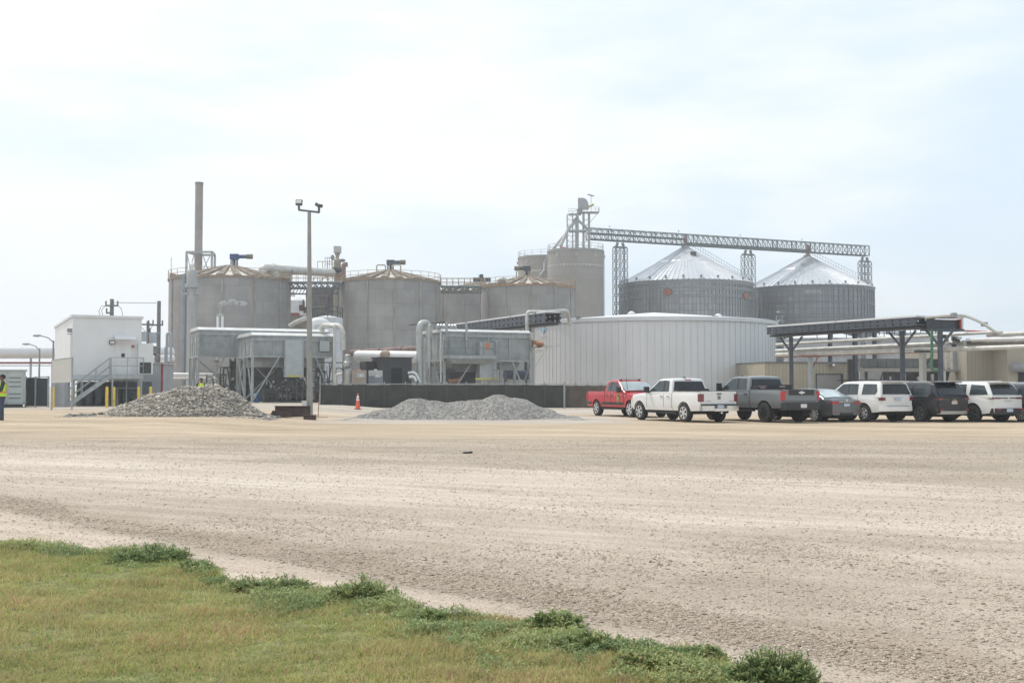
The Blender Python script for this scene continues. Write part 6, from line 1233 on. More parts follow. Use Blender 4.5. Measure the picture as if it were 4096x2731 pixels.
b = MB(); b.bb(-.21, .21, -.21, .21, 0, .035); b.build('base', mat('dark rubber base', (.06, .05, .045), .8), t, world=False)
t = T('black_debris', 'small black scrap lying alone on the gravel', 'debris', G(1868, 1812)); b = MB(); b.ball((0, 0, .02), .12, 1.0, .35, .2, 5); b.ball((.09, 0, .03), .06, .9, .5, .35, 4); b.build('scrap_piece', BLACKP, t, world=False)
# ================================================================ vehicles
def itp(tab, x):
    if x <= tab[0][0]: return tab[0][1]
    for (a, b), (c, d) in zip(tab, tab[1:]):
        if x <= c: return b + (d - b) * (x - a) / (c - a)
    return tab[-1][1]
def paint(name, col, rough=.25, metal=0.0, coat=.35): return mat(name, col, rough, metal, .03, .8, coat=coat)
TYRE = mat('tyre rubber', (.022, .022, .023), .85, 0, .25, 8); ALLOY = mat('silver alloy rim', (.62, .62, .61), .4, .25, .05); BLKRIM = mat('black rim', (.02, .02, .022), .4, .3, .1)
REDL = mat('red lamp lens', (.42, .012, .02), .15, 0, .1, 10, coat=1); DKREDL = mat('dark red lamp lens', (.16, .01, .015), .15, 0, .1, 10, coat=1); TRIM = mat('black plastic trim', (.030, .031, .033), .6, 0, .15, 5); UNDER = mat('underbody', (.012, .012, .012), .9, 0, .2, 5)
PLATE = mat('pale blue plate', (.50, .58, .70), .4); PLATEW = mat('white plate', (.66, .65, .63), .4); SIDEGLASS = mat('side glass', (.045, .06, .07), .06, 0, .3, 1.5, spec=.5); SHIELD = mat('windshield glass', (.30, .36, .36), .07, 0, .25, 1.2, spec=1.0, coat=1)
def vehicle(name, label, cat, rear, heading, S):
    """local frame: x forward, y left, z up; origin on the ground midway between the axles"""
    wb, W_, wr = S['wb'], S['w'] / 2, S['wr']; h = Vector((cos(heading), sin(heading), 0)); side = S.get('near', 1); lft = Vector((-sin(heading), cos(heading), 0))
    c = Vector((rear.x, rear.y, 0)) + h * wb / 2 - lft * side * (W_ - .14); c.z = terrain(c.x, c.y); t = T(name, label, cat, c, heading, 'vehicles parked on the gravel lot')
    xf, xr = wb / 2 + S['fo'], -wb / 2 - S['ro']; top, zb = S['top'], S['zb']; ar = wr + S.get('arch', .075); WF = {}
    def half(x, z):
        e = min(xf - x, x - xr); k = (S.get('round', .16) if xf - x < x - xr else S.get('roundr', .10)) * (1 - sm(0, .55, max(e, 0))) ** 1.4
        zz = itp([(zb, .955), (zb + .18, .99), (.75, 1.0), (S['belt'] - .12, .992), (S['belt'], .965), (S['belt'] + .2, .93)], z)
        fl = 0
        for ax in (wb / 2, -wb / 2):
            d = abs(x - ax); fl = max(fl, S.get('flare', .03) * max(0, 1 - d / (ar + .25)) * max(0, 1 - abs(z - wr) / .75))
        return (W_ - .03) * zz - k + fl
    def bottom(x):
        z = zb + (.10 * sm(.5, 0, xf - x)) + S.get('rearlift', .12) * sm(.7, 0, x - xr)
        for ax in (wb / 2, -wb / 2):
            d = abs(x - ax)
            if d < ar: z = max(z, wr + sqrt(ar * ar - d * d) * S.get('archh', 1.0))
        return z
    def section(x, x0=None):
        zt, z0 = itp(top, x), bottom(x); z0 = min(z0, zt - .06); L = []
        for k in range(8): z = z0 + (zt - z0) * k / 7; L.append((half(x, z), z))
        L[-1] = (L[-1][0] - .035, zt); cr = S.get('crown', .035)
        pts = [(x, y, z) for y, z in L] + [(x, L[-1][0] * f, zt + cr * (1 - f * f)) for f in (.75, .3, -.3, -.75)] + [(x, -y, z) for y, z in L[::-1]]
        return pts
    def stations(a, b):
        xs = set([a, b]); k = int((a - b) / .09)
        for i in range(k + 1): xs.add(b + (a - b) * i / k)
        for ax in (wb / 2, -wb / 2):
            for q in range(17):
                v = ax + ar * cos(pi * q / 16)
                if b < v < a: xs.add(v)
            for v in (ax + ar + .004, ax - ar - .004):
                if b < v < a: xs.add(v)
        return sorted(xs, reverse=True)
    body_m = S['paint']; truck = 'bed' in S
    xc = S['bed'] if truck else xr
    b = MB(); b.loft([section(x) for x in stations(xf, xc)]); body = b.build('body', body_m, t, True, world=False, angle=40)
    if truck:
        zr = S['rail']; ins = .075; fl_z = zr - .5
        def bsec(x):
            z0 = min(bottom(x), zr - .1); L = []
            for k in range(8): z = z0 + (zr - z0) * k / 7; L.append((half(x, z), z))
            w = L[-1][0]; inn = [(w - ins, zr), (w - ins, fl_z), (-(w - ins), fl_z), (-(w - ins), zr)]
            return [(x, y, z) for y, z in L] + [(x, y, z) for y, z in inn] + [(x, -y, z) for y, z in L[::-1]]
        b = MB(); b.loft([bsec(x) for x in stations(xc - .03, xr + .06)]); b.build('bed', body_m, t, True, world=False, angle=40)
        w = half(xr + .2, 1.0); b = MB(); b.bb(xr, xr + .055, -w + .06, w - .06, zb + .32, zr - .002); b.build('tailgate', body_m, t, world=False)
        b = MB(); b.bb(xr + .07, xc - .05, -w + .13, w - .13, fl_z + .005, fl_z + .02); b.build('bed_liner', UNDER, t, world=False)
        b = MB()
        for s in (-1, 1): b.bb(xr + .06, xc - .05, s * (w - .03) - .03, s * (w - .03) + .03, zr + .003, zr + .02)
        b.build('bed_rail_cap', TRIM, t, world=False)
    # ---- cabin
    cab = S['cab']; belt = S['belt']; tumble = S.get('tumble', .20); roof = cab['roof']; x_r0, x_r1 = cab['cowl'], cab['rear']     # cowl base, rear base
    prof = [(x_r1, belt)] + cab['prof'] + [(x_r0, itp(top, x_r0) - .02)]
    def wg(z): return W_ * .955 - max(0, z - belt) * tumble
    xs = sorted(set([p[0] for p in prof] + [x_r1 + (x_r0 - x_r1) * i / 40 for i in range(41)]), reverse=True); rings = []
    for x in xs:
        zt = max(itp(prof, x), belt - .05); z0 = belt - .08; L = [(wg(z0 + (zt - z0) * k / 5), z0 + (zt - z0) * k / 5) for k in range(6)]; e = L[-1]
        L[-1] = (e[0] - .05, e[1]); L.insert(-1, (e[0] - .01, e[1] - .04)) if zt - z0 > .1 else L.insert(-1, (e[0] - .01, e[1] - .01))
        rings.append([(x, y, z) for y, z in L] + [(x, L[-1][0] * f, L[-1][1] + .03 * (1 - f * f)) for f in (.6, 0, -.6)] + [(x, -y, z) for y, z in L[::-1]])
    b = MB(); b.loft(rings); b.build('cabin', body_m, t, True, world=False, angle=40)
    def patch(poly, s, off=.012, name='side_window', m=SIDEGLASS, par=t):
        b = MB(); n = len(poly); vs = [(x, s * (wg(z) + off), z) for x, z in poly] + [(x, s * (wg(z) + off - .03), z) for x, z in poly]
        b.add(vs, [tuple(range(n)), tuple(range(n, 2 * n))[::-1]] + [(i, (i + 1) % n, (i + 1) % n + n, i + n) for i in range(n)]); return b.build(name, m, par, world=False)
    for s in (1, -1):
        for poly in cab['glass']: patch(poly, s)
        for poly in cab.get('trim', []): patch(poly, s, .008, 'window_pillar', TRIM)
    def cross(p, q, w0, w1, off, name, m, par=t):      # glass lying across the car between two profile points
        d = Vector((q[0] - p[0], 0, q[1] - p[1])).normalized(); n = Vector((-d.z, 0, d.x)); n = n if (n.x > 0) == (p[0] > q[0]) or True else -n
        if (p[0] > (x_r0 + x_r1) / 2) != (n.x > 0): n = -n
        A_ = Vector((p[0], 0, p[1])) + n * off; B_ = Vector((q[0], 0, q[1])) + n * off; y = Vector((0, 1, 0)); fs_ = (-1, -.66, -.33, 0, .33, .66, 1); b = MB(); b.loft([[A_ + y * w0 * f + n * .03 * (1 - f * f), B_ + y * w1 * f + n * .03 * (1 - f * f), B_ + y * w1 * f - n * .03, A_ + y * w0 * f - n * .03] for f in fs_]); return b.build(name, m, par, world=False)
    ws = cab['ws']; cross(ws[0], ws[1], wg(ws[0][1]) - .055, wg(ws[1][1]) - .055, .03, 'windshield', S.get('shield', SHIELD))
    rw = cab['rw']; cross(rw[0], rw[1], wg(rw[0][1]) - S.get('rwin', .10), wg(rw[1][1]) - S.get('rwin', .10) - .02, .022, 'rear_window', S.get('rglass', GLASS))
    # ---- wheels
    for ax in (wb / 2, -wb / 2):
        for s in (1, -1):
            yc = s * (W_ - .15); wd = S.get('wwid', .27); b = MB(); prof_ = [(wr * .62, -wd / 2), (wr * .92, -wd / 2), (wr, -wd * .36), (wr, wd * .36), (wr * .92, wd / 2), (wr * .62, wd / 2)]
            n = 32; vs = [(ax + r * cos(2 * pi * j / n), yc + y, wr + r * sin(2 * pi * j / n)) for r, y in prof_ for j in range(n)]; m = len(prof_)
            b.add(vs, [(i * n + j, i * n + (j + 1) % n, (i + 1) * n + (j + 1) % n, (i + 1) * n + j) for i in range(m - 1) for j in range(n)] + [tuple(range(n)), tuple(range((m - 1) * n, m * n))[::-1]]); o = b.build('wheel', TYRE, t, True, world=False)
            b = MB(); R_ = wr * S.get('rimr', .66) * 1.04; yo = yc + s * (wd / 2 - .01); ring = []
            for r_, dy in ((R_, .0), (R_, .018), (R_ * .90, .018), (R_ * .88, -.0)): ring.append([(ax + r_ * cos(2 * pi * j / 28), yo + s * dy, wr + r_ * sin(2 * pi * j / 28)) for j in range(28)])
            b.loft(ring, False); b.tube([(ax, yo - s * .02, wr), (ax, yo + s * .02, wr)], R_ * .24, 12); ns = S.get('spokes', 6)
            for k in range(ns):
                a = 2 * pi * k / ns + .3; tg = Vector((-sin(a), 0, cos(a))); dr = Vector((cos(a), 0, sin(a))); p = Vector((ax, yo, wr)); wi, wo = R_ * .10, R_ * S.get('spw', .17)
                b.prism([p + dr * R_ * .15 - tg * wi, p + dr * R_ * .92 - tg * wo, p + dr * R_ * .92 + tg * wo, p + dr * R_ * .15 + tg * wi], (0, s * .022, 0))
            b.build('rim', S.get('rim', ALLOY), o, world=False)
    # underbody
    b = MB(); b.bb(xr + .25, xf - .35, -W_ + .34, W_ - .34, zb - .10, min(wr + .35, belt - .3)); b.bb(-wb / 2 - .06, -wb / 2 + .06, -W_ + .2, W_ - .2, wr - .07, wr + .07)
    b.bb(wb / 2 - ar - .02, -wb / 2 + ar + .02, -W_ + .12, W_ - .12, zb - .05, zb + .08); b.build('underbody', UNDER, t, world=False)
    if S.get('archtrim'):
        for ax in (wb / 2, -wb / 2):
            for s in (1, -1):
                b = MB(); rg = []
                for k in range(15):
                    a = pi * (k / 14); x = ax + cos(a) * (ar + .035); z = wr + sin(a) * (ar + .035) * S.get('archh', 1.0); xi = ax + cos(a) * (ar - .01); zi = wr + sin(a) * (ar - .01) * S.get('archh', 1.0); y0 = half(x, max(z, zb)) + .012
                    rg.append([(x, s * y0, z), (xi, s * y0, zi), (xi, s * (y0 - .1), zi), (x, s * (y0 - .1), z)])
                b.loft(rg); b.build('wheel_arch_trim', TRIM, t, world=False)
        b = MB()
        for s in (1, -1): b.bb(-wb / 2 + ar + .02, wb / 2 - ar - .02, s * (W_ - .045) - .035, s * (W_ - .045) + .035, zb - .01, zb + .16)
        b.build('sill_trim', TRIM, t, world=False)
    # door seams + handles
    for s in (1, -1):
        b = MB()
        for x in S['seams']:
            for k in range(6):
                z0, z1 = zb + .12 + (belt - zb - .14) * k / 6, zb + .12 + (belt - zb - .14) * (k + 1) / 6; b.bar((x, s * (half(x, z0) + .0), z0), (x, s * (half(x, z1) + .0), z1), .012)
        b.build('door_seam', UNDER, t, world=False)
        for x in S['handles']:
            z = belt - .16; b = MB(); b.bb(x - .1, x + .1, s * (half(x, z) + .02) - .02, s * (half(x, z) + .02) + .02, z - .02, z + .02); b.build('door_handle', S.get('hm', TRIM), t, world=False)
        mx_, mz = S['mirror']; b = MB(); y = s * (wg(mz) + .17); b.loft([[(mx_ + dx, y + dy * .13 * k, mz + .09 + dz * S.get('mh', .12) * k) for dy, dz in ((-1, -1), (1, -.8), (1, 1), (-1, 1))] for dx, k in ((.09, .6), (.05, 1), (-.04, 1))]); b.bar((mx_ + .02, s * (wg(mz) - .05), mz), (mx_ + .02, y, mz + .03), .06); b.build('mirror', S.get('mirm', TRIM), t, world=False)
    for (nm, m_, x0, x1, y0, y1, z0, z1) in S['bits']:
        if y0 == 'pm':
            for s in (1, -1): b = MB(); b.bb(x0, x1, s * y1[0], s * y1[1], z0, z1); b.build(nm, m_, t, world=False)
        elif nm in ('bumper', 'rear_bumper', 'bumper_lower', 'skid_plate') and y0 == -y1 and x0 < 0:
            b = MB(); c_ = min(.2, y1 * .25); b.prism([(x1, y0, z0), (x0 + .13, y0 + .01, z0), (x0 + .03, y0 + c_ * .6, z0), (x0, y0 + c_ * 1.6, z0), (x0, y1 - c_ * 1.6, z0), (x0 + .03, y1 - c_ * .6, z0), (x0 + .13, y1 - .01, z0), (x1, y1, z0)], (0, 0, z1 - z0)); b.build(nm, m_, t, world=False)
        else: b = MB(); b.bb(x0, x1, y0, y1, z0, z1); b.build(nm, m_, t, world=False)
    return t, half
def rwheel(px, Y=None, py=1687.5):
    Y = Y or 7110 / (py - 1545); return Vector((PX(px, Y, py), Y, 0))
HD = radians(115)
def pickup_spec(wb, w, fo, ro, wr, zb, belt, rail, rooft, bedx, paint_, **k):
    cw = wb / 2 - .62; wt = cw - .85; rr = bedx + .17; rb = bedx + .02; rz = rooft - .05
    sp = dict(wb=wb, w=w, fo=fo, ro=ro, wr=wr, zb=zb, belt=belt, rail=rail, bed=bedx, paint=paint_, rearlift=.02, roundr=.03, flare=.045, arch=.09, tumble=.23,
        top=[(bedx, belt), (cw, belt - .01), (wb / 2 + .1, belt - .07), (wb / 2 + fo - .3, belt - .13), (wb / 2 + fo - .06, belt - .22), (wb / 2 + fo, belt - .36)],
        cab=dict(roof=rooft, cowl=cw + .12, rear=rb, prof=[(rr, rz), (rr + .25, rooft), (wt - .25, rooft), (wt, rz)],
            ws=((cw + .05, belt + .06), (wt + .05, rz - .06)), rw=((rb + .02, belt + .10), (rr - .02, rz - .08)),
            glass=[[(cw - .22, belt + .05), (wt - .08, rz - .05), (wt - .52, rz - .03), (wt - .55, belt + .05)], [(wt - .66, belt + .05), (wt - .63, rz - .03), (rr + .18, rz - .05), (rr + .1, belt + .05)]],
            trim=[[(wt - .56, belt + .05), (wt - .53, rz - .03), (wt - .62, rz - .03), (wt - .65, belt + .05)]]),
        seams=[cw - .02, wt - .6, bedx + .05], handles=[wt - .42, bedx + .30], mirror=(cw - .25, belt + .03), mh=.15); sp.update(k); return sp
WHT = paint('white car paint', (.74, .74, .73)); GRY = paint('grey pickup paint', (.20, .215, .225), .3, .3); RED = paint('red pickup paint', (.48, .030, .040))
SLV = paint('graphite sedan paint', (.155, .165, .175), .28, .6); BLK = paint('black suv paint', (.014, .013, .018), .3, 0, .2); WHT2 = paint('pearl white paint', (.72, .73, .72)); NAVY = paint('dark grey crossover paint', (.09, .095, .115), .25, .5)
# --- white pickup
S = pickup_spec(3.67, 2.06, 1.0, 1.25, .415, .50, 1.30, 1.36, 1.93, -.90, WHT, rimr=.64, spokes=6, hm=CHROME)
xr = -3.67 / 2 - 1.25
S['bits'] = [('tail_light', DKREDL, xr - .012, xr + .20, 'pm', (.80, .982), .92, 1.25), ('bumper', CHROME, xr - .13, xr + .10, -.96, -.34, .52, .74), ('bumper', CHROME, xr - .13, xr + .10, .34, .96, .52, .74), ('bumper_centre', CHROME, xr - .14, xr + .1, -.34, .34, .50, .62), ('bumper_step', TRIM, xr - .10, xr + .10, -.9, .9, .742, .80), ('licence_plate', PLATE, xr - .12, xr - .102, -.16, .16, .625, .775),
    ('tow_hitch', CHROME, xr - .2, xr, -.05, .05, .40, .47), ('badge', mat('grey badge', (.25, .25, .26), .3, .6), xr - .022, xr - .002, -.075, .075, 1.02, 1.18), ('gate_handle', TRIM, xr - .02, xr - .002, -.12, .12, 1.235, 1.285), ('model_lettering', mat('dim lettering', (.38, .38, .38), .4, .5), xr - .012, xr - .002, .42, .72, .935, .955), ('model_lettering', MATS['dim lettering'], xr - .012, xr - .002, -.78, -.55, .935, .955),
    ('brake_light', REDL, -.76, -.70, -.16, .16, 1.86, 1.91), ('step_bar', TRIM, -1.2, 1.2, 'pm', (.84, .98), .37, .43), ('roll_cover', TRIM, -1.12, -.98, -.86, .86, 1.385, 1.475), ('roll_cover', TRIM, -1.25, -1.10, -.80, .55, 1.37, 1.44), ('roof_antenna', TRIM, -.5, -.36, -.05, .05, 1.965, 2.01), ('muffler', TRIM, -2.6, -1.9, -.75, -.35, .38, .55), ('muffler', TRIM, -1.3, -.5, .2, .6, .30, .42)]
vehicle('pickup_truck', 'white crew cab pickup with chrome rear bumper and rolled black bed cover', 'pickup truck', rwheel(2743, 49.9), HD + .01, S)
# --- grey heavy pickup
S = pickup_spec(4.03, 2.08, 1.0, 1.30, .43, .63, 1.40, 1.44, 2.03, -.98, GRY, rimr=.56, spokes=8, rim=BLKRIM, mirror=(1.15, 1.44), mh=.2, arch=.12, wwid=.31)
xr = -4.03 / 2 - 1.30
S['bits'] = [('tail_light', REDL, xr - .012, xr + .16, 'pm', (.86, .992), .98, 1.38), ('tail_light', REDL, xr - .014, xr + .02, 'pm', (.78, .858), 1.25, 1.38), ('bumper', TRIM, xr - .15, xr + .15, -.99, .99, .56, .88), ('licence_plate', PLATEW, xr - .17, xr - .152, -.16, .16, .66, .82), ('tailgate_panel', TRIM, xr - .02, xr - .002, -.68, .68, 1.20, 1.43), ('cargo_rack', TRIM, -1.5, -1.08, -.93, .93, 1.46, 1.62), ('rack_bar', TRIM, -1.5, -1.45, -1.0, .93, 1.62, 1.66),
    ('step_bar', TRIM, -1.2, 1.4, 'pm', (.86, 1.0), .47, .53), ('rack_sticker', mat('red white sticker', (.55, .35, .35), .5), -1.515, -1.502, .55, .8, 1.50, 1.54), ('rack_sticker', MATS['red white sticker'], -1.515, -1.502, -.55, -.25, 1.55, 1.60), ('rack_sticker', MATS['red white sticker'], -1.515, -1.502, .45, .9, 1.575, 1.60), ('diff_housing', UNDER, -2.2, -1.8, -.25, .25, .28, .6), ('muffler', UNDER, -3.0, -1.6, -.8, -.3, .42, .6), ('roof_antenna', TRIM, .9, .98, -.04, .04, 2.05, 2.1)]
tg, _ = vehicle('pickup_truck', 'grey heavy duty crew cab pickup with black bumper and bow tie tailgate', 'pickup truck', rwheel(3064, 49.6), HD - .01, S)
b = MB(); M = Matrix.Translation((xr - .022, 0, 1.315)); b.prism([M @ Vector((0, y, z)) for y, z in ((-.17, .02), (-.15, -.04), (-.05, -.04), (-.04, -.07), (.05, -.07), (.04, -.04), (.15, -.04), (.17, .02), (.07, .03), (.06, .06), (-.05, .06), (-.06, .03))], (-.015, 0, 0)); b.build('bow_tie_badge', CHROME, tg, world=False)
# --- red pickup (faces the camera's right)
S = pickup_spec(3.68, 2.03, .96, 1.22, .41, .50, 1.28, 1.33, 1.90, -.92, RED, near=-1, rimr=.66, spokes=6)
xr = -3.68 / 2 - 1.22; xf = 3.68 / 2 + .96
S['bits'] = [('headlight', CHROME, xf - .22, xf + .02, 'pm', (.62, .92), .80, .98), ('grille', TRIM, xf - .1, xf + .03, -.6, .6, .66, 1.0), ('bumper', CHROME, xf - .05, xf + .12, -.92, .92, .45, .66), ('tail_light', REDL, xr - .01, xr + .08, 'pm', (.82, .968), .88, 1.2), ('rear_bumper', CHROME, xr - .12, xr + .1, -.92, .92, .5, .7),
    ('step_bar', TRIM, -1.2, 1.2, 'pm', (.84, .98), .37, .43), ('light_bar', mat('light bar white', (.6, .56, .54), .4), .0, .25, -.62, .62, 1.965, 2.02), ('light_bar_foot', TRIM, .05, .2, 'pm', (.5, .6), 1.90, 1.96), ('fender_vent', CHROME, 1.36, 1.44, 'pm', (.995, 1.02), 1.05, 1.15)]
tr, hf = vehicle('pickup_truck', 'red crew cab pickup with roof light bar and green door badge', 'pickup truck', rwheel(2393, 61.0), radians(-67), S)
for s in (-1, 1):
    for nm_, xa_, xb_ in (('side_stripe', -1.25, 1.22), ('rear_side_stripe', xr + .1, -3.68 / 2 - .56)):
        b = MB(); rg = []
        for k in range(13):
            x = xa_ + (xb_ - xa_) * k / 12; rg.append([(x, s * (hf(x, .62) + .006), .62), (x, s * (hf(x, .76) + .006), .76), (x, s * (hf(x, .76) - .02), .76), (x, s * (hf(x, .62) - .02), .62)])
        b.loft(rg); b.build(nm_, mat('dark stripe', (.04, .04, .042), .5), tr, world=False)
DOORB = mat('green badge', (.16, .20, .06), .5); GOLD = mat('gold badge rim', (.45, .32, .05), .5)
for s in (-1, 1):
    y0 = s * (hf(.62, 1.0) + .004); b = MB(); b.prism([(.62 + .16 * cos(a), y0, .98 + .24 * sin(a)) for a in [2 * pi * k / 24 for k in range(24)]], (0, s * .01, 0)); o = b.build('door_badge', GOLD, tr, world=False)
    b = MB(); b.prism([(.62 + .13 * cos(a), y0 + s * .011, .98 + .21 * sin(a)) for a in [2 * pi * k / 24 for k in range(24)]], (0, s * .006, 0)); o2 = b.build('badge_field', DOORB, o, world=False)
    b = MB(); b.prism([(.62 + (.09 if k % 2 else .035) * cos(pi / 2 + pi * k / 5 + pi / 5), y0 + s * .018, .96 + (.09 if k % 2 else .035) * sin(pi / 2 + pi * k / 5 + pi / 5)) for k in range(10)], (0, s * .004, 0)); b.build('badge_star', mat('pale star', (.6, .55, .35), .5), o, world=False)
b = MB(); b.bar((1.25, -.75, 1.2), (1.15, -.78, 2.0), .018); b.build('whip_antenna', TRIM, tr, world=False)
def suv_spec(wb, w, fo, ro, wr, zb, belt, rooft, paint_, rearslope, rtop, pill, **k):
    xr = -wb / 2 - ro; cw = wb / 2 - .50; wt = cw - .78; rz = rooft - .06; r0 = xr + .05; r1 = xr + rearslope
    sp = dict(wb=wb, w=w, fo=fo, ro=ro, wr=wr, zb=zb, belt=belt, paint=paint_, rearlift=.06, flare=.04, tumble=.26, round=.20,
        top=[(xr, belt - .04), (xr + .1, belt), (cw, belt - .01), (wb / 2 + .05, belt - .07), (wb / 2 + fo - .35, belt - .15), (wb / 2 + fo - .08, belt - .27), (wb / 2 + fo, belt - .42)],
        cab=dict(roof=rooft, cowl=cw + .12, rear=r0, prof=[(r1, rz), (r1 + .3, rooft - .01), (wt - .6, rooft), (wt - .2, rooft - .015), (wt, rz)],
            ws=((cw + .05, belt + .05), (wt + .05, rz - .05)), rw=((r0 + .01, belt + .06), (r1 - .03, rz - .07)),
            glass=[[(cw - .20, belt + .05), (wt - .06, rz - .06), (wt - .45, rz - .04), (wt - .48, belt + .05)], [(wt - .56, belt + .05), (wt - .53, rz - .04), (pill[0], rz - .05), (pill[0] - .04, belt + .05)], [(pill[1], belt + .05), (pill[1] - .02, rz - .05), (pill[2] + .12, rz - .06), (pill[2], belt + .18), (pill[2] + .1, belt + .06)]],
            trim=[[(wt - .485, belt + .05), (wt - .455, rz - .04), (wt - .525, rz - .04), (wt - .555, belt + .05)]]),
        seams=[cw - .05, wt - .52, pill[0] - .05], handles=[wt - .32, pill[0] + .22], mirror=(cw - .22, belt + .02), mh=.1); sp.update(k); return sp, xr
# --- silver/graphite sedan
S, xr = suv_spec(2.78, 1.85, .98, 1.10, .345, .26, .98, 1.45, SLV, .9, 0, (-.62, -.80, -1.1), rimr=.74, spokes=9, mirm=SLV, rwin=.16, rglass=mat('pale rear glass', (.42, .50, .50), .07, 0, .25, 2, spec=1.0, coat=1), spw=.10, wwid=.23, flare=.02)
cw = 2.78 / 2 - .35
S['top'] = [(xr, .93), (xr + .12, 1.03), (xr + .55, 1.03), (-.9, .98), (cw, .96), (1.44, .90), (2.1, .80), (2.3, .66), (2.37, .55)]
S['cab'] = dict(roof=1.45, cowl=cw + .1, rear=xr + .42, prof=[(xr + .75, 1.14), (xr + 1.05, 1.26), (xr + 1.45, 1.40), (xr + 1.85, 1.45), (.05, 1.46), (.35, 1.41), (.6, 1.30)],
    ws=((cw, 1.03), (.42, 1.38)), rw=((xr + .55, 1.07), (xr + 1.42, 1.39)), glass=[[(cw - .35, 1.03), (.42, 1.30), (.1, 1.38), (-.15, 1.38), (-.18, 1.02)], [(-.26, 1.02), (-.23, 1.38), (-.75, 1.35), (-1.0, 1.28), (-1.0, 1.03)], [(-1.04, 1.06), (-1.05, 1.25), (-1.42, 1.09)]],
    trim=[])
S['seams'] = [1.0, -.2, -1.02]; S['handles'] = [0, -.82]; S['mirror'] = (.75, 1.02)
S['bits'] = [('tail_light', REDL, xr - .01, xr + .34, 'pm', (.54, .80), .80, .92), ('tail_light', REDL, xr - .02, xr + .02, 'pm', (.42, .538), .82, .90), ('chrome_strip', CHROME, xr - .03, xr - .005, -.42, .42, .90, .925), ('licence_plate', PLATE, xr - .035, xr - .02, -.16, .16, .70, .83), ('bumper_lower', TRIM, xr - .02, xr + .05, -.5, .5, .32, .42), ('badge', CHROME, xr - .035, xr - .02, -.05, .05, .94, 1.0), ('fog_reflector', REDL, xr - .015, xr + .02, 'pm', (.55, .70), .42, .46)]
vehicle('sedan', 'graphite grey sedan between the grey pickup and the white wagon', 'car', rwheel(3264, 50.4), HD, S)
# --- white boxy off-road wagon
S, xr = suv_spec(2.79, 1.92, .93, 1.10, .385, .42, 1.17, 1.80, WHT, .22, 0, (-.95, -1.25, -2.2), rimr=.62, spokes=6, hm=WHT, mirm=WHT, rwin=.10, arch=.09)
S['bits'] = [('roof_rail', TRIM, -1.9, .6, 'pm', (.62, .67), 1.83, 1.88), ('spoiler', WHT, xr - .02, xr + .5, -.66, .66, 1.775, 1.82), ('tail_light', DKREDL, xr - .02, xr + .26, 'pm', (.70, .872), .96, 1.10), ('tail_light_clear', CHROME, xr - .024, xr + .282, 'pm', (.71, .875), 1.101, 1.20), ('licence_plate', PLATE, xr - .045, xr - .02, -.16, .16, .96, 1.08), ('chrome_strip', CHROME, xr - .04, xr - .005, -.30, .30, 1.10, 1.125), ('bumper', WHT, xr - .12, xr + .22, -.88, .88, .50, .70), ('bumper_step', TRIM, xr - .12, xr - .0, -.6, .6, .702, .715), ('tow_hitch', UNDER, xr - .1, xr + .3, -.1, .1, .38, .47), ('roof_box_rack', WHT, -.5, .1, -.3, .5, 1.835, 1.875), ('muffler', UNDER, -2.1, -1.5, -.6, -.2, .28, .45)]
vehicle('suv', 'white boxy off road wagon with roof rails and blue plate', 'suv', rwheel(3463, 50.3), HD, S)
# --- black suv
S, xr = suv_spec(3.07, 1.98, 1.0, 1.10, .375, .34, 1.12, 1.76, BLK, .42, 0, (-1.05, -1.22, -2.25), rimr=.70, spokes=6, rim=mat('dark grey rim', (.16, .16, .165), .35, .6, .1), archtrim=True)
S['bits'] = [('spoiler', UNDER, xr + .16, xr + .75, -.66, .66, 1.735, 1.775), ('roof_rail', CHROME, -1.7, .4, 'pm', (.66, .70), 1.79, 1.82), ('tail_light', DKREDL, xr - .02, xr + .3, 'pm', (.62, .90), .98, 1.06), ('licence_plate', mat('pinkish plate', (.62, .52, .50), .4), xr - .04, xr - .02, -.16, .16, .80, .94), ('skid_plate', mat('silver skid plate', (.42, .40, .38), .4, .5), xr - .09, xr + .2, -.84, .84, .36, .498), ('chrome_strip', CHROME, -2.1, -1.2, 'pm', (.965, .975), 1.13, 1.155), ('reflector', REDL, xr - .05, xr, 'pm', (.62, .84), .54, .58), ('bumper', TRIM, xr - .06, xr + .2, -.90, .90, .50, .66)]
tb, _ = vehicle('suv', 'black suv with silver rear skid plate between two white suvs', 'suv', rwheel(3684, 50.3), HD, S)
b = MB(); b.prism([(xr - .03, y, z) for y, z in ((-.11, .99), (-.10, .96), (.10, .96), (.11, .99), (.04, 1.0), (.03, 1.02), (-.03, 1.02), (-.04, 1.0))], (-.012, 0, 0)); b.build('gold_badge', GOLD, tb, world=False)
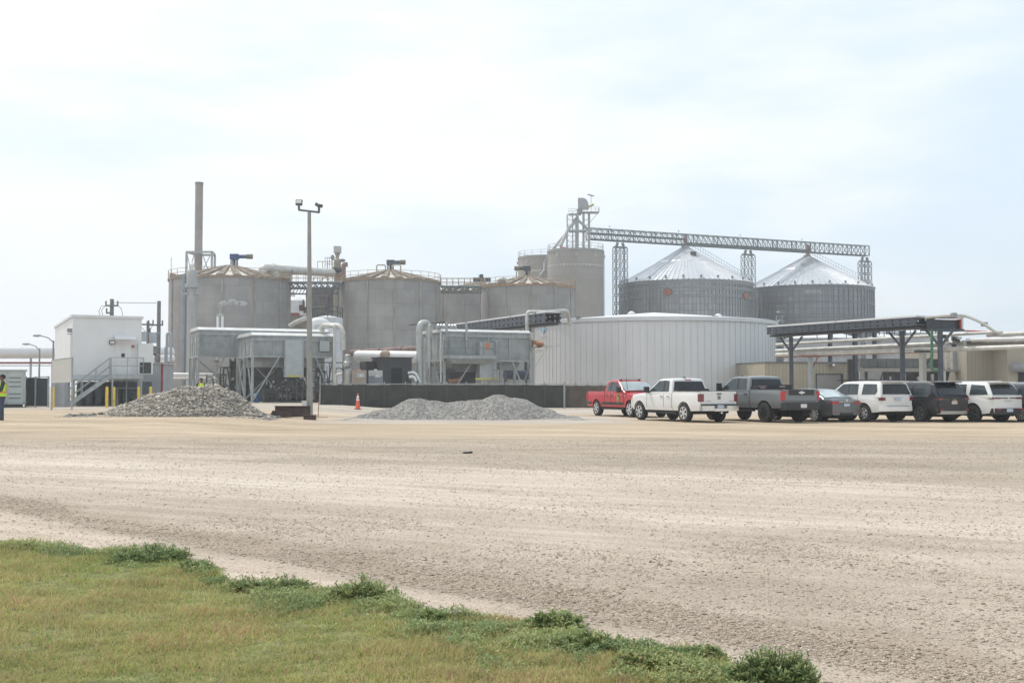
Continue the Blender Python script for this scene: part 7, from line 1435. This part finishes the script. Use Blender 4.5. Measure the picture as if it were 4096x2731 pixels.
# --- white crossover
S, xr = suv_spec(2.90, 1.98, 1.0, 1.08, .375, .36, 1.15, 1.78, WHT2, .42, 0, (-1.0, -1.25, -2.1), rimr=.68, spokes=6, rim=mat('smoky rim', (.10, .10, .105), .35, .6, .1), archtrim=True)
S['cab']['glass'][2] = [(-1.25, 1.20), (-1.27, 1.66), (-2.0, 1.62), (-2.28, 1.22)]
S['bits'] = [('spoiler', WHT2, xr + .14, xr + .75, -.68, .68, 1.745, 1.79), ('roof_rail', CHROME, -1.6, .4, 'pm', (.66, .70), 1.80, 1.83), ('tail_light', DKREDL, xr - .02, xr + .32, 'pm', (.50, .90), 1.03, 1.10), ('lamp_strip', TRIM, xr - .03, xr - .005, -.5, .5, 1.05, 1.085), ('bumper_lower', TRIM, xr - .09, xr + .22, -.88, .88, .36, .62), ('licence_plate', PLATE, xr - .11, xr - .092, -.18, .18, .46, .60), ('reflector', REDL, xr - .1, xr - .091, 'pm', (.52, .78), .56, .60), ('badge', CHROME, xr - .04, xr - .03, -.05, .05, 1.04, 1.11), ('model_lettering', MATS['dim lettering'], xr - .02, xr - .005, -.2, .2, .93, .95)]
vehicle('suv', 'white crossover suv with black lower bumper at the right', 'suv', rwheel(3899, 50.3), HD, S)
# --- last dark crossover cut by the frame
S, xr = suv_spec(2.78, 1.9, .96, 1.0, .37, .36, 1.12, 1.72, NAVY, .45, 0, (-.95, -1.2, -2.1), rimr=.70, spokes=9, spw=.1, archtrim=True)
S['bits'] = [('roof_rail', CHROME, -1.6, .4, 'pm', (.62, .66), 1.74, 1.77), ('tail_light', DKREDL, xr - .02, xr + .3, 'pm', (.6, .86), .98, 1.1), ('bumper_lower', TRIM, xr - .08, xr + .22, -.86, .86, .36, .55), ('licence_plate', PLATE, xr - .1, xr - .082, -.16, .16, .74, .88)]
vehicle('suv', 'dark grey crossover cut off by the right photo edge', 'suv', rwheel(4092, 50.4), HD, S)
# ================================================================ people
SKIN = mat('brown skin', (.16, .085, .055), .6, 0, .08, 6); SHIRT = mat('dark navy shirt', (.03, .035, .05), .85, 0, .2, 6); JEANS = mat('blue grey work trousers', (.05, .065, .10), .9, 0, .2, 5)
VEST = mat('lime safety vest', (.48, .78, .03), .6, 0, .05, 4); TAPE = mat('orange vest tape', (.75, .28, .10), .5); SILV = mat('silver tape', (.62, .62, .60), .35); HAIRM = mat('short dark hair', (.02, .016, .014), .9, 0, .2, 20); BOOT = mat('dark work boot', (.06, .045, .035), .8)
def skin_obj(name, verts, edges, m, parent, root=0, lv=1):
    me = bpy.data.meshes.new(name); me.from_pydata([v[:3] for v in verts], edges, []); me.materials.append(m); o = bpy.data.objects.new(name, me); COL.objects.link(o); o.parent = parent; ROOT[o.name] = ROOT[parent.name]
    sk = o.modifiers.new('skin', 'SKIN'); sk.use_smooth_shade = True; me.skin_vertices or me.attributes
    for i, v in enumerate(verts): d = me.skin_vertices[0].data[i]; d.radius = (v[3], v[4] if len(v) > 4 else v[3]); d.use_root = (i == root)
    sb = o.modifiers.new('smooth', 'SUBSURF'); sb.levels = lv; sb.render_levels = lv; return o
def person(label, loc, face, arms, name='person', hair=True):
    """standing figure, 1.78 m; local x = right-left axis, facing -y"""
    t = T(name, label, 'person', loc, face); V = []; E = []
    def add(p, r, link=None, r2=None):
        V.append((*p, r, r2 or r)); i = len(V) - 1
        if link is not None: E.append((link, i))
        return i
    pel = add((0, 0, .95), .145, None, .115); w = add((0, .0, 1.12), .135, pel, .105); ch = add((0, .01, 1.32), .165, w, .115); sh = add((0, .02, 1.44), .12, ch, .09); nk = add((0, .015, 1.53), .055, sh); hd0 = add((0, -.01, 1.60), .068, nk); hd = add((0, -.01, 1.68), .088, hd0, .096); add((0, 0, 1.75), .06, hd)
    add((0, -.105, 1.655), .014, hd)     # nose
    for s in (-1, 1):
        ear = add((s * .088, .01, 1.665), .012, hd)
        hp = add((s * .10, 0, .90), .105, pel); kn = add((s * .115, -.02, .50), .068, hp); an = add((s * .12, .01, .10), .045, kn); add((s * .125, -.06, .055), .05, an); add((s * .13, -.15, .045), .042, len(V) - 1)
        so = add((s * .185, .02, 1.42), .062, sh); el, wr = arms[0 if s < 0 else 1]; e = add(el, .043, so); wv = add(wr, .028, e); d = (Vector(wr) - Vector(el)).normalized(); pm = Vector(wr) + d * .06; p = add(pm, .034, wv, .018)
        u = d.cross(Vector((0, 0, 1))); u = u.normalized() if u.length > .1 else Vector((0, 1, 0))
        for k in range(4):
            a = pm + d * .035 + u * (k - 1.5) * .02; L_ = (.075, .085, .08, .06)[k]; f1 = add(a, .009, p); f2 = add(a + d * L_ * .55 + Vector((0, 0, -.01)), .0085, f1); add(a + d * L_ * .85 + Vector((0, 0, -.035)), .007, f2)
        th = add(Vector(wr) + d * .03 - u * .035, .011, wv); add(Vector(wr) + d * .075 - u * .055, .009, th)
    body = skin_obj('body', V, E, SKIN, t, 0, 2)
    # clothing as closed lofts over the body
    def lof(name, rows, m, n=20, par=t):
        b = MB(); b.loft([[(cx + rx * cos(2 * pi * j / n), cy + ry * sin(2 * pi * j / n), z) for j in range(n)] for cx, cy, z, rx, ry in rows]); return b.build(name, m, par, True, world=False, angle=60)
    for s in (-1, 1):
        lof('trouser_leg', [(s * .12, .0, .09, .075, .08), (s * .118, -.01, .3, .078, .085), (s * .115, -.02, .5, .086, .092), (s * .105, -.01, .75, .10, .105), (s * .09, 0, .92, .11, .13)], JEANS)
        lof('boot', [(s * .125, -.06, .0, .055, .14), (s * .125, -.055, .05, .055, .135), (s * .122, -.01, .10, .052, .07), (s * .12, .01, .16, .052, .06)], BOOT)
        el, wr = arms[0 if s < 0 else 1]; b = MB(); a_ = Vector((s * .175, .02, 1.44)); e_ = Vector(el); q = e_.lerp(Vector(wr), .12); b.tube([a_ + Vector((-s * .05, 0, .01)), a_, a_.lerp(e_, .5), e_, q], [.075, .075, .068, .062, .06], 12); b.build('sleeve', SHIRT, t, True, world=False)
    lof('hips', [(0, 0, .84, .175, .125), (0, 0, .93, .185, .135), (0, 0, 1.0, .175, .13)], JEANS)
    lof('shirt', [(0, 0, .96, .172, .13), (0, 0, 1.1, .165, .125), (0, .01, 1.3, .19, .135), (0, .02, 1.42, .19, .11), (0, .02, 1.49, .10, .075), (0, .015, 1.52, .065, .062)], SHIRT)
    vs_ = lof('vest', [(0, 0, .93, .20, .155), (0, 0, 1.05, .198, .153), (0, .01, 1.2, .20, .153), (0, .01, 1.33, .203, .15), (0, .02, 1.43, .185, .125), (0, .02, 1.485, .12, .09), (0, .02, 1.50, .085, .078)], VEST)
    lof('vest_tape', [(0, .0, 1.06, .203, .158), (0, .003, 1.12, .205, .158)], TAPE, par=vs_)
    for s in (-1, 1):
        for yy, sg in ((-.155, -1), (.165, 1)):
            b = MB(); b.loft([[(s * x - .02, y, z), (s * x + .02, y, z), (s * x + .02, y + sg * .012, z), (s * x - .02, y + sg * .012, z)] for x, y, z in ((.115, sg * .142, 1.12), (.115, sg * .148 + .01, 1.28), (.11, sg * .125 + .02, 1.42), (.09, sg * .05 + .02, 1.505))]); b.build('vest_tape', TAPE, vs_, world=False)
    if hair: b = MB(); b.ball((0, .012, 1.70), .105, .92, 1.02, .95, 10); b.v = [(x, y, z if z > 1.64 or y > .04 else z) for x, y, z in b.v]; b.v = [(x, y + (.02 if z < 1.68 else 0) + (.05 if (z < 1.70 and y < 0) else 0), max(z, 1.61 if y > 0 else 1.70)) for x, y, z in b.v]; b.build('hair', HAIRM, t, True, world=False)
    for s in (-1, 1): b = MB(); b.ball((s * .033, -.098, 1.685), .011, n=5); b.build('eye', mat('eye white', (.6, .58, .55), .3), t, world=False)
    b = MB(); b.bb(-.025, .025, -.108, -.098, 1.615, 1.622); b.build('mouth', mat('lips', (.18, .06, .05), .6), t, world=False)
    return t
g_ = G(6, 1680)
person('person in lime safety vest standing with folded arms at the left photo edge', g_, radians(-62), [((-.25, -.06, 1.17), (-.02, -.22, 1.19)), ((.25, -.06, 1.17), (.02, -.25, 1.15))])
Yp = 62.0; zt_ = PZ(1516, Yp); x = PX(805, Yp, 1516)
person('worker in lime vest whose head and shoulders show above the rock heap', (x, Yp, .26), radians(20), [((-.27, -.02, 1.14), (-.22, -.2, .98)), ((.27, -.02, 1.14), (.22, -.2, .98))])
# ================================================================ haze in the air
hz = MB(); hz.bb(-420, 420, -60, 560, -1.2, 46)
hm = bpy.data.materials.new('haze'); hm.use_nodes = True; t = hm.node_tree; t.nodes.clear(); o_ = N(t, 'ShaderNodeOutputMaterial'); v_ = N(t, 'ShaderNodeVolumePrincipled')
v_.inputs['Color'].default_value = (.97, .985, 1, 1); v_.inputs['Density'].default_value = .0008; v_.inputs['Anisotropy'].default_value = .3; t.links.new(v_.outputs[0], o_.inputs['Volume'])
ho = hz.build('haze', hm); tag(ho, 'thin pale summer haze over the whole plant', 'haze', kind='stuff'); ho.display_type = 'WIRE'
SC.cycles.volume_bounces = 0; hm.cycles.homogeneous_volume = True
